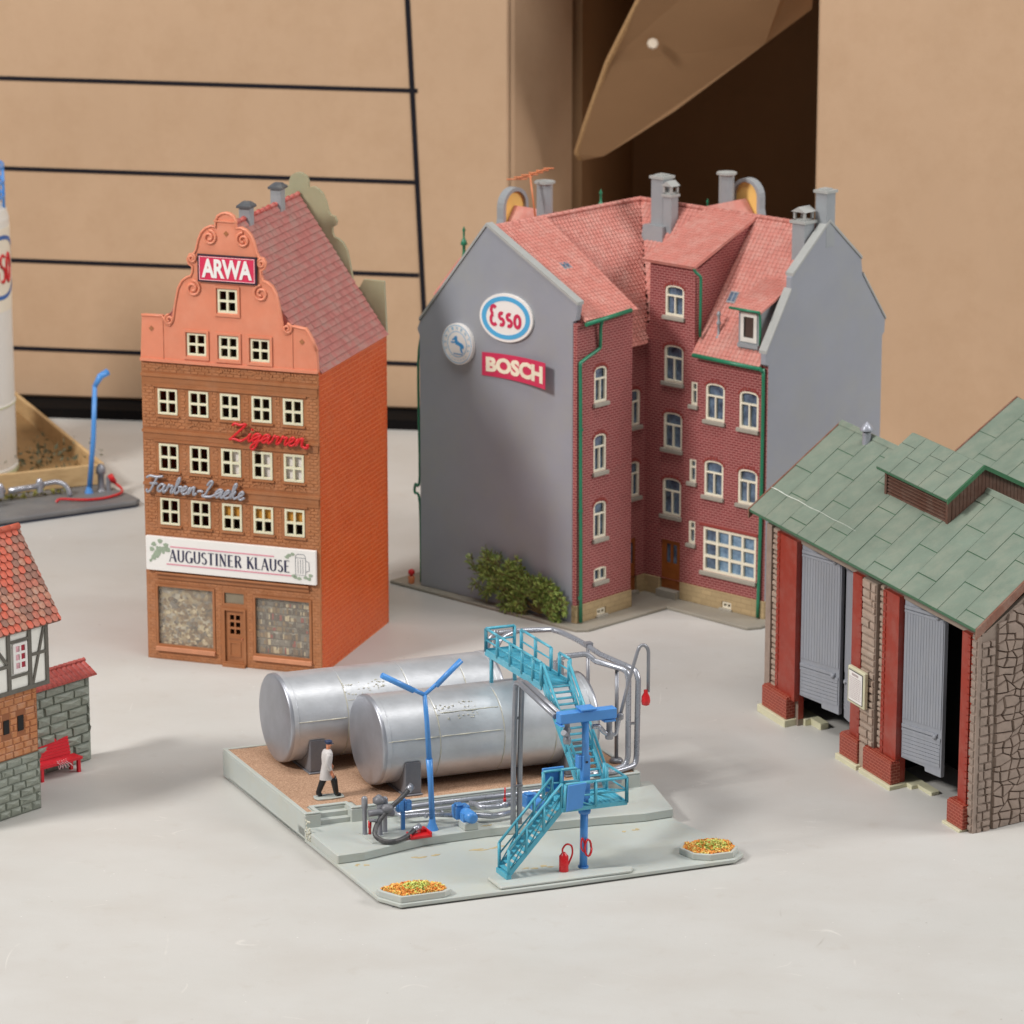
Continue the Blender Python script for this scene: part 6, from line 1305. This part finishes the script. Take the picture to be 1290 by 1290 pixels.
# hose station
HS = thing('hose_station', 'grey valve stand with a thick black hose looping to a red tray', 'hose stand', TF.to((.20, .57, ZT2)))
mb = MB(TF); mb.box(.155, .26, .50, .62, ZT2, ZT2 + .002); obj('stand_plate', mb, BASE, HS)
for u, v, h in ((.168, .60, .135), (.215, .575, .12), (.243, .60, .125)): mb = MB(TF); mb.lathe((u, v, ZT2), [(.011, 0), (.008, .004), (.008, h - .04), (.011, h - .035), (.011, h), (.006, h + .006)], 10); obj('stand_post', mb, PIPE, HS)
mb = MB(TF); mb.lathe((.215, .585, ZT2 + .112), [(.012, 0), (.022, .006), (.022, .02), (.012, .028), (.006, .034)], 10); mb.lathe((.235, .56, ZT2 + .10), [(.008, -.02), (.017, -.012), (.017, .012), (.008, .02)], 10, 'u'); mb.tube([(.165, .56, .148), (.20, .555, .150), (.26, .57, .135)], .0125, 8); mb.tube([(.16, .54, .13), (.185, .53, .128)], .006, 6); obj('valve_head', mb, SADD, HS)
pipe(cr([(.335, .60, .208), (.305, .585, .188), (.24, .56, .152), (.19, .535, .118), (.168, .505, .086), (.190, .478, .068), (.235, .475, .066), (.285, .50, .070), (.325, .525, .082)], 5), .0088, HOSE, HS, 'hose')
mb = MB(TF); mb.tube([(.328, .597, .202), (.347, .605, .216)], .0125, 10); mb.tube([(.318, .522, .080), (.345, .535, .088)], .0115, 10); obj('hose_coupling', mb, PIPEL, HS)
mb = MB(TF); mb.tube([(.166, .55, .075), (.168, .552, .118), (.176, .55, .128)], .0055, 6); mb.tube([(.164, .545, .10), (.166, .548, .125)], .007, 6); obj('red_handle', mb, FIRE, HS)
mb = MB(TF); mb.box(.292, .372, .490, .530, ZT2, ZT2 + .010); mb.box(.292, .298, .49, .53, ZT2 + .010, ZT2 + .018); mb.box(.366, .372, .49, .53, ZT2 + .010, ZT2 + .020); mb.box(.346, .372, .530, .560, ZT2, ZT2 + .020); obj('red_tray', mb, FIRE, HS, bevel=.001)
CBX = thing('switch_box', 'small blue double switch box on a post left of the blue lamp post', 'switch box', TF.to((.31, .605, ZT2)))
mb = MB(TF); mb.box(.305, .318, .60, .61, ZT2, ZT2 + .085); obj('post', mb, BLU, CBX)
for u in (.286, .314): mb = MB(TF); mb.box(u, u + .026, .592, .612, ZT2 + .070, ZT2 + .108); mb.box(u + .005, u + .02, .588, .5915, ZT2 + .076, ZT2 + .102); obj('box', mb, BLU, CBX, bevel=.002)
mb = MB(TF); mb.box(.302, .320, .594, .608, ZT2 + .1085, ZT2 + .114); obj('hood', mb, BLU, CBX)
# extinguisher
EXT = thing('fire_extinguisher', 'red fire extinguisher with a looped handle beside the blue crane post', 'fire extinguisher', TF.to((.668, .062, ZP)))
mb = MB(TF); mb.lathe((.668, .062, ZP + .0125), [(.0160, 0), (.0160, .054), (.010, .062), (.006, .068)], 12); obj('cylinder', mb, FIRE, EXT)
mb = MB(TF); mb.tube(cr([(.664, .062, .100), (.664, .062, .116), (.678, .062, .130), (.696, .062, .122), (.700, .062, .095), (.690, .062, .068), (.683, .062, .055)], 4), .0034, 7); mb.box(.656, .664, .056, .068, .078, .092); obj('looped_handle', mb, FIRE, EXT)
# ---------------------------------------------------------------- half-timbered house at the left edge
STG = mat('grey_green_stone', (142, 147, 136), rough=.55, var=.14, scale=24, dust=.5, dustc=(138, 140, 118), bump=.45, bscale=44)
STGJ = mat('grey_green_joint', (112, 116, 106), rough=.6, var=.1)
OBR = mat('ochre_block', (190, 124, 78), rough=.5, var=.1, scale=24, dust=.35, bump=.15)
OBJ = mat('ochre_joint', (150, 92, 58), rough=.6, var=.1)
PLA = mat('white_plaster_plastic', (240, 238, 230), rough=.5, var=.03, scale=10)
TIM = mat('grey_timber', (104, 100, 92), rough=.5, var=.1, scale=30)
TL = [mat('weathered_red_tile', (176, 102, 84), rough=.55, var=.15, scale=50, dust=.3, dustc=(160, 130, 110)), mat('brown_grey_tile', (142, 98, 84), rough=.6, var=.15, scale=50, dust=.5, dustc=(146, 128, 112)), mat('bright_red_tile', (196, 96, 74), rough=.5, var=.12, scale=50), mat('dusty_tile', (170, 114, 92), rough=.6, var=.15, scale=50, dust=.5)]
REDC = mat('red_curtain', (170, 40, 60), rough=.6, var=.2, scale=60)
GW = mat('dark_red_tile', (172, 74, 66), rough=.5, var=.12, scale=50, dust=.4, dustc=(190, 120, 110))
HF = Fr((-1.83772, 12.96223), (.65074, .7593), (-.7593, .65074))
HH = thing('half_timbered_house', 'half-timbered house with scalloped red tiles and a grey stone base, cut by left edge', 'model house', HF.to((0, .2, 0)))
UL, UR = -.26, .200
mb = MB(HF); mb.box(UL, UR, 0, .30, 0, .218); b1 = obj('stone_base', mb, STGJ, HH)
mb = MB(HF); mb.box(UL, UR - .003, .003, .295, .218, .468); b2 = obj('block_wall', mb, OBJ, HH)
random.seed(31)
def blocks(u0, u1, z0, z1, rh, bw, m, par, fr, v=0, pr=.006, rough_=True, jit=.25, skips=()):
    z = z0; r = 0
    nrow = max(1, round((z1 - z0) / rh)); h = (z1 - z0) / nrow
    for r in range(nrow):
        z = z0 + r * h; u = u0 - (bw * .5 * (r % 2))
        while u < u1 - .002:
            w = bw * random.uniform(1 - jit, 1 + jit); a, b = max(u, u0), min(u + w, u1); u += w
            if b - a < .006: continue
            if any(c < b and d > a and e < z + h and f > z for c, d, e, f in skips): 
                segs = []
                for c, d, e, f in skips:
                    if c < b and d > a and e < z + h and f > z:
                        if c - a > .006: segs.append((a, c))
                        if b - d > .006: segs.append((d, b))
            else: segs = [(a, b)]
            for a, b in segs:
                g = .0012; p = v - pr * random.uniform(.6, 1.1); e = .0034; q = .0022 if rough_ else .0008; j = lambda: random.uniform(-q, q)
                mb = MB(fr)
                if rough_: mid = [((a + b) / 2 + j() * 4, p - .005 + j(), z + h * .62 + j()), (a + (b - a) * .25, p - .0015 + j(), z + h * .5), (a + (b - a) * .75, p - .0015 + j(), z + h * .5)]
                P = [(a + g, v, z + g), (b - g, v, z + g), (b - g, v, z + h - g), (a + g, v, z + h - g), (a + g + e + j(), p, z + g + e + j()), (b - g - e + j(), p, z + g + e + j()), (b - g - e + j(), p, z + h - g - e + j()), (a + g + e + j(), p, z + h - g - e + j())]
                F = [(0, 1, 5, 4), (1, 2, 6, 5), (2, 3, 7, 6), (3, 0, 4, 7)]
                if rough_: P += mid; F += [(4, 5, 8), (4, 8, 9), (5, 10, 8), (6, 8, 10), (6, 7, 8), (7, 9, 8), (7, 4, 9), (5, 6, 10)]
                else: F += [(4, 5, 6, 7)]
                mb.add(P, F); obj('stone' if rough_ else 'block', mb, m, par)
blocks(UL, UR - .002, .003, .216, .0305, .066, STG, b1, HF)
blocks(UL, UR - .005, .220, .466, .0235, .042, OBR, b2, HF, v=.003, pr=.004, rough_=False, jit=.12, skips=[(.030, .063, .312, .372), (.098, .132, .310, .374), (-.04, -.008, .312, .372)])
mb = MB(HF)
for a, b, c, d in ((.034, .060, .317, .368), (.102, .129, .315, .371), (-.036, -.011, .317, .368)): mb.box(a, b, .0, .0028, c, d)
obj('slit_opening', mb, INSIDE, b2, kind='stuff')
for k in range(9):   # base side edge facing the viewer's right
    mb = MB(HF); mb.box(UR - .0019, UR + .004, .004, .03, .003 + k * .024, .025 + k * .024); obj('quoin', mb, STG, b1)
VO = -.022
mb = MB(HF); mb.box(UL, .236, VO + .002, .31, .468, .715); b3 = obj('plaster_wall', mb, PLA, HH)
def timber(pts, par=b3, w=.014, nm='timber'):
    (a, z0), (b, z1) = pts; d = Vector((b - a, z1 - z0)).normalized(); n = Vector((-d.y, d.x)) * w / 2
    mb = MB(HF); q = [(a + n.x, z0 + n.y), (b + n.x, z1 + n.y), (b - n.x, z1 - n.y), (a - n.x, z0 - n.y)]; vo = VO - .003 - .0004 * random.random(); mb.prism(q, 'v', vo, VO + .0015); obj(nm, mb, TIM, par)
for pts, w in ((((UL, .476), (.238, .476)), .016), (((UL, .708), (.238, .708)), .012), (((.230, .468), (.230, .712)), .015), (((.148, .484), (.148, .702)), .017), (((.048, .484), (.048, .702)), .016), (((.157, .594), (.222, .594)), .011), (((.160, .486), (.222, .700)), .010),
             (((.056, .660), (.140, .660)), .010), (((.056, .530), (.140, .530)), .010), (((-.08, .484), (-.08, .702)), .016), (((-.07, .575), (.040, .575)), .012), (((.038, .585), (-.05, .70)), .012), (((-.2, .484), (-.2, .702)), .016)): timber(pts, w=w)
mb = MB(HF); hs = [rect(.078 + .026 * i, .097 + .026 * i, .558 + .031 * j, .580 + .031 * j) for i in range(2) for j in range(3)]
mb.prism(rect(.066, .133, .542, .652), 'v', VO - .006, VO + .001, [[(x - .0, y) for x, y in h] for h in hs]); w = obj('window', mb, WHITE, b3)
mb = MB(HF); mb.box(.076, .099, VO - .002, VO + .0005, .553, .646); obj('curtain', mb, mat('pale_pink_curtain', (220, 170, 178), .7, var=.3, scale=90), w)
mb = MB(HF); mb.box(.1005, .127, VO - .002, VO + .0005, .553, .646); obj('curtain', mb, REDC, w)
# roof with single scalloped tiles
e0 = Vector((.285, -.045, .700)); rg_ = Vector((.300, .185, 1.002)); A = Vector((-.62, 0, 0)); B = rg_ - e0
n = A.cross(B).normalized(); n = n if n.z > 0 else -n
mb = MB(HF); mb.slab([e0, e0 + A, e0 + A + B, e0 + B], .012); mb.slab([e0 + B, e0 + A + B, e0 + A + B + Vector((0, .23, -.30)), e0 + B + Vector((0, .23, -.30))], .012); rf = obj('roof', mb, TL[1], HH)
na, nb = 21, 13
for j in range(nb):
    for i in range(na + 1):
        s = (i + (.5 if j % 2 else 0)) / na
        a, b = max(0, s - .5 / na), min(1, s + .5 / na)
        if b - a < .3 / na: continue
        m = (a + b) / 2; t0 = j / nb; t1 = (j + 1.12) / nb; t1 = min(t1, 1); Lr = B.length / nb; g = .04 / na
        if s > .62: continue
        X = lambda q, t, h: e0 + A * q + B * t + n * h
        lo = t0 - .10 / nb; P = [X(a + g, t0 + .28 / nb, .0062), X(a + g + .12 / na, t0 + .06 / nb, .0068), X(m, lo, .0072), X(b - g - .12 / na, t0 + .06 / nb, .0068), X(b - g, t0 + .28 / nb, .0062), X(b - g, t1, .0012), X(a + g, t1, .0012), X(m, t0 + .5 / nb, .0068)]
        Q = [p - n * .0045 for p in P[:5]]
        mb = MB(HF); mb.add(P + Q, [(0, 1, 7), (1, 2, 7), (2, 3, 7), (3, 4, 7), (4, 5, 7), (5, 6, 7), (6, 0, 7)] + [(k, k + 1, 9 + k, 8 + k) for k in range(4)])
        d = abs((s * 21) - (nb - j) * .55 - 1.5); q = 2 if (d < 1.0 and random.random() < .6) or random.random() < .05 or (j == 0 and random.random() < .5) else random.choice((0, 1, 1, 3, 0))
        obj('roof_tile', mb, TL[q], rf)
for k in range(12): mb = MB(HF); p = rg_ + A * (k / 14) + Vector((0, 0, .004)); q = rg_ + A * ((k + 1) / 14) + Vector((0, 0, .004)); mb.tube([p, p + (q - p) * .9, q], [.0135, .0125, .0135], 8); obj('ridge_tile', mb, TL[2], rf)
# garden wall
GF = Fr((-1.58589, 13.67155), (.65074, .7593), (-.7593, .65074))
GD = thing('garden_wall', 'grey stone garden wall with a red tiled coping behind the red bench', 'wall', GF.to((-.12, .02, 0)))
mb = MB(GF); mb.box(-.30, -.002, .006, .05, 0, .332); g1 = obj('wall_core', mb, STGJ, GD)
random.seed(8); blocks(-.30, 0, .002, .330, .0365, .085, STG, g1, GF, v=.006, pr=.009)
mb = MB(GF); mb.box(-.0018, .006, .007, .05, 0, .330); obj('wall_end', mb, STG, g1)
mb = MB(GF); mb.prism([(-.012, .332), (.045, .372), (.09, .332)], 'u', -.30, .022); c1 = obj('coping', mb, GW, GD)
for i in range(13):
    for j in range(2):
        a = -.30 + i * .0248; b = a + .0235; p0, p1 = (Vector((0, -.022, .338)), Vector((0, .012, .358))) if j == 0 else (Vector((0, .008, .356)), Vector((0, .046, .376)))
        mb = MB(GF); P = []
        for x, h in ((a, .001), (a + .006, .007), (b - .006, .007), (b, .001)): P += [(x, p0.y, p0.z + h), (x, p1.y, p1.z + h * .7)]
        mb.add(P + [(a, p0.y, p0.z - .004), (b, p0.y, p0.z - .004)], [(0, 2, 3, 1), (2, 4, 5, 3), (4, 6, 7, 5), (8, 9, 6, 4, 2, 0)]); obj('coping_tile', mb, GW, c1)
    mb = MB(GF); x = -.30 + i * .0248; mb.tube([(x, .047, .380), (x + .02, .047, .380), (x + .0248, .047, .381)], [.0085, .0075, .0092], 7); obj('ridge_tile', mb, GW, c1)
# bench
RB_ = mat('bench_red_plastic', (212, 30, 46), rough=.32, var=.06, scale=20)
BNF = Fr((-1.727, 13.402), (.7127, .7015), (-.7015, .7127))
BN = thing('park_bench', 'red slatted park bench at the foot of the grey stone garden wall', 'bench', BNF.to((.09, .03, 0)))
mb = MB(BNF); mb.box(-.03, .180, .004, .062, .050, .056); st_ = obj('seat', mb, RB_, BN)
for k in range(5): mb = MB(BNF); mb.box(-.031, .181, .004 + k * .0118, .013 + k * .0118, .0562, .0595); obj('slat', mb, RB_, st_)
bk = None
mb = MB(BNF); mb.hexa([(-.03, .063, .058), (.168, .063, .058), (.168, .069, .058), (-.03, .069, .058)], [(-.03, .080, .128), (.168, .080, .128), (.168, .086, .128), (-.03, .086, .128)]); bk = obj('backrest', mb, RB_, BN)
for k in range(6): z = .063 + k * .011; y = .0605 + (z - .058) * .243; mb = MB(BNF); mb.hexa([(-.031, y, z), (.169, y, z), (.169, y + .004, z), (-.031, y + .004, z)], [(-.031, y + .0018, z + .0075), (.169, y + .0018, z + .0075), (.169, y + .006, z + .0075), (-.031, y + .006, z + .0075)]); obj('slat', mb, RB_, bk)
for u in (-.012, .160):
    for v in (.006, .052): mb = MB(BNF); mb.box(u, u + .012, v, v + .012, 0, .0498); obj('leg', mb, RB_, BN)
mb = MB(BNF); random.seed(3)
for k in range(5): a = .06 + k * .010; mb.tube(cr([(a, .004 + .01 * (k % 2), .061), (a + .01, -.003, .052), (a + .004 + .006 * k, -.004, .036), (a + .012, .02, .062)], 3), .0013, 5)
obj('glue_thread', mb, mat('clear_glue_thread', (240, 196, 200), .2), BN, kind='stuff')

# ---------------------------------------------------------------- silo scene far left, out of focus
LF = Fr((-2.38, 17.12), (.857, .515), (-.515, .857))
DG2 = mat('dark_grey_base', (112, 112, 114), rough=.5, var=.08, scale=6, dust=.5, dustc=(150, 146, 138)); NVY = mat('blue_black_edge', (42, 50, 70), rough=.5)
SB = thing('plant_base', 'dark grey base plate under the white silo, behind the half-timbered house', 'base plate', LF.to((-.2, .5, 0)))
mb = MB(LF); mb.prism([(-1.3, 0), (.70, 0), (.735, .03), (.735, .10), (.70, .60), (-1.3, .60)], 'w', .010, .034); obj('plate', mb, DG2, SB, bevel=.006)
mb = MB(LF); mb.prism([(-1.28, .004), (.70, .004), (.731, .034), (.728, .10), (.69, .59), (-1.28, .59)], 'w', 0, .0095); obj('lower_edge', mb, NVY, SB)
WSI = mat('white_silo_plastic', (226, 224, 218), rough=.4, var=.03, scale=5, dust=.25, dustc=(214, 208, 186)); WOOD = mat('pale_plywood', (196, 160, 112), rough=.7, var=.1, scale=12, streak=(1, 1, 5), mix=(210, 178, 130))
TRY = thing('wooden_tray', 'shallow pale wooden tray holding scrap plants beside the white silo', 'tray', (-2.4, 18.2, 0))
q0, q1, q2 = Vector((-1.965, 17.80, 0)), Vector((-2.62, 17.50, 0)), Vector((-2.60, 19.42, 0))
def wallseg(a, b, t, z0, z1, m, par, nm):
    d = (b - a).normalized(); nrm = Vector((-d.y, d.x, 0)) * t; mb = MB(WORLD); mb.hexa([a + Vector((0, 0, z0)), b + Vector((0, 0, z0)), b + nrm + Vector((0, 0, z0)), a + nrm + Vector((0, 0, z0))], [a + Vector((0, 0, z1)), b + Vector((0, 0, z1)), b + nrm + Vector((0, 0, z1)), a + nrm + Vector((0, 0, z1))]); obj(nm, mb, m, par, bevel=.003)
wallseg(q0, q1, -.022, .036, .135, WOOD, TRY, 'front_board'); wallseg(q0 + Vector((0, .026, 0)), q2, .022, .0, .135, WOOD, TRY, 'side_board')
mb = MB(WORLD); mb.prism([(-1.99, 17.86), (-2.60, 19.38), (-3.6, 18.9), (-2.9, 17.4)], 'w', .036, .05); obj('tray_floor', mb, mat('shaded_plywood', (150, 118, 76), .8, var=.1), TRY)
# silo
c = (-2.742, 18.02); r = .33
SI = thing('silo', 'tall white silo with part of a blue ringed emblem, cut by the left edge', 'silo', (c[0], c[1], .05))
mb = MB(WORLD); mb.lathe((c[0], c[1], .055), [(r + .006, 0), (r + .006, .03), (r, .034), (r, .33), (r + .004, .336), (r + .004, .345), (r, .35), (r, 1.24), (r - .012, 1.285), (r - .05, 1.315), (.05, 1.33)], 64, smooth=False); sb = obj('silo_body', mb, WSI, SI)
mb = MB(WORLD); mb.lathe((c[0], c[1], .392), [(r + .0045, 0), (r + .0045, .006)], 64); mb.lathe((c[0], c[1], .056), [(r + .008, 0), (r + .008, .018)], 64); obj('green_line', mb, mat('faint_green_band', (196, 202, 160), .6), sb)
def oncyl(a0, s, h0, pts):  # map flat (x,z) to cylinder
    return [(c[0] + (r + .003) * math.cos(a0 - x * s / r), c[1] + (r + .003) * math.sin(a0 - x * s / r), h0 + z) for x, z in pts]
a0 = R(-22)
def cring(rx, rz, w, m, nm):
    P = []; F = []; N = 48
    for j in range(N):
        t = 2 * math.pi * j / N
        for q in (0, w): P.append((-(rx - q) * math.cos(t), (rz - q) * math.sin(t)))
    o = [(c[0] + (r + .004) * math.cos(a0 - x / r), c[1] + (r + .004) * math.sin(a0 - x / r), 1.075 + z) for x, z in P]
    for j in range(N): k = (j + 1) % N; F.append((2 * j, 2 * j + 1, 2 * k + 1, 2 * k))
    mb = MB(WORLD); mb.add(o, F); obj(nm, mb, m, sb)
mb = MB(WORLD); mb.lathe((c[0], c[1], .86), [(r + .002, 0), (r + .002, .40)], 64); obj('paper_band', mb, mat('cream_paper_band', (232, 224, 206), .5, var=.03), sb)
cring(.20, .155, .020, mat('emblem_dark_blue', (48, 100, 170), .4), 'blue_ring')
mb = MB(WORLD)
for x in (-.115, -.055, .005, .065):
    A_ = lambda cz, rz, ts: [(x + .022 * math.cos(R(t)), cz + rz * math.sin(R(t))) for t in ts]
    pts = A_(.02, .02, (40, 90, 140, 190, 240)) + A_(-.025, .024, (70, 20, -30, -80, -130))
    if x < -.1: pts = A_(.02, .022, (40, 90, 140, 180, 220, 255)) + A_(-.026, .026, (100, 145, 190, 235, 280, 320))
    if x > .05: pts = A_(-.005, .046, range(0, 361, 30))
    mb.tube([(c[0] + (r + .004) * math.cos(a0 + u / r), c[1] + (r + .004) * math.sin(a0 + u / r), 1.075 + z * 1.5) for u, z in pts], .0075, 6)
obj('red_lettering', mb, FIRE, sb)
mb = MB(WORLD)
for k in range(10):
    a = R(-140 + k * 9); b = a + R(8); mb.add([(c[0] + (r + .005) * math.cos(t), c[1] + (r + .005) * math.sin(t), z) for t, z in ((a, .93), (b, .93), (b, 1.20), (a, 1.20))], [(0, 1, 2, 3)])
obj('orange_panel', mb, mat('coral_print', (228, 120, 92), .5), sb)
mb = MB(WORLD); rr_ = r - .02
for z in (1.40, 1.47, 1.545): mb.tube([(c[0] + rr_ * math.cos(2 * math.pi * k / 24), c[1] + rr_ * math.sin(2 * math.pi * k / 24), z) for k in range(24)], .009, 6, closed=True)
for k in range(12): a = 2 * math.pi * k / 12; mb.tube([(c[0] + rr_ * math.cos(a), c[1] + rr_ * math.sin(a), 1.33), (c[0] + rr_ * math.cos(a), c[1] + rr_ * math.sin(a), 1.55)], .008, 6)
obj('railing', mb, BLU, SI, label='blue railing round the silo top')
mb = MB(LF); c1_ = (.575, .255); mb.lathe((c1_[0], c1_[1], .034), [(.022, 0), (.012, .03)], 8); mb.tube([(c1_[0], c1_[1], .04), (c1_[0] + .03, c1_[1], .30), (c1_[0] + .045, c1_[1], .555)], [.013, .012, .011], 8); mb.tube([(c1_[0] + .044, c1_[1], .548), (c1_[0] + .075, c1_[1], .595), (c1_[0] + .115, c1_[1], .612)], [.012, .017, .018], 8)
solo('street_lamp', mb, BLU, 'blurred single-arm blue lamp post standing near the wooden tray', 'street lamp')
mb = MB(LF); mb.tube(cr([(.36, .16, .036), (.38, .155, .05), (.45, .12, .046), (.52, .10, .042), (.60, .10, .042), (.68, .13, .045), (.715, .19, .050), (.705, .25, .07)], 5), .0065, 6); solo('hose', mb, FIRE, 'thin red hose lying on the dark grey plate beside the silo', 'hose')
VS = thing('valve_stand', 'small grey valve stand with a red handle by the blurred blue lamp post', 'valve stand', LF.to((.65, .28, .034)))
mb = MB(LF); mb.lathe((.645, .27, .034), [(.022, 0), (.016, .01), (.016, .08), (.024, .085), (.024, .11), (.01, .13)], 10); mb.lathe((.675, .25, .034), [(.012, 0), (.012, .07)], 8); obj('valve_body', mb, PIPE, VS)
mb = MB(LF); mb.tube([(.68, .24, .11), (.70, .24, .075)], .014, 8); obj('handle', mb, FIRE, VS)
PW = thing('pipework', 'low grey pipes and valves in front of the wooden tray, out of focus', 'pipes', LF.to((.2, .3, .034)))
for a, b in ((.02, .16), (.18, .36), (-.3, 0)): mb = MB(LF); mb.tube([(a, .30, .085), (b, .30, .09)], .014, 8); mb.lathe((b - .02, .30, .060), [(.018, 0), (.018, .05), (.008, .065)], 8); obj('pipe', mb, PIPEL, PW)
mb = MB(LF); mb.tube(cr([(.36, .30, .095), (.42, .29, .10), (.455, .26, .085), (.47, .24, .036)], 4), .012, 8); obj('pipe', mb, PIPEL, PW)
mb = MB(LF); mb.tube([(-.02, .20, .034), (-.02, .20, .17), (-.06, .20, .20)], .016, 8); mb.tube([(.02, .20, .034), (.02, .20, .15)], .016, 8); obj('riser_pipe', mb, PIPE, PW)
mb = MB(LF); random.seed(6); mg = MB(LF)
for k in range(260):
    u, v = random.uniform(-.35, .5), random.uniform(.30, .36); s = random.uniform(.006, .014); p = Vector((u, v, .036 + random.random() * .02)); a = Vector((random.gauss(0, 1), random.gauss(0, 1), random.gauss(0, 1))).normalized() * s; b = a.cross(Vector((random.random(), random.random(), random.random()))).normalized() * s
    (mb if k % 2 else mg).add([p - a, p + b, p + a, p - b], [(0, 1, 2), (0, 2, 3)])
g_ = obj('moss_clumps', mb, mat('moss_flock', (150, 146, 74), .95, var=.2), SB, kind='stuff')
mb = MB(WORLD)
for k in range(160):
    p = Vector((-2.32 + random.gauss(0, .13), 18.15 + random.gauss(0, .12), .055 + abs(random.gauss(0, .05)))); s = random.uniform(.008, .022); a = Vector((random.gauss(0, 1), random.gauss(0, 1), random.gauss(0, 1))).normalized() * s; b = a.cross(Vector((random.random(), random.random(), random.random()))).normalized() * s * .5
    mb.add([p - a, p + b, p + a, p - b], [(0, 1, 2), (0, 2, 3)])
obj('dry_plants', mb, mat('dark_olive_scrap', (106, 108, 86), .9, var=.3), TRY, kind='stuff')
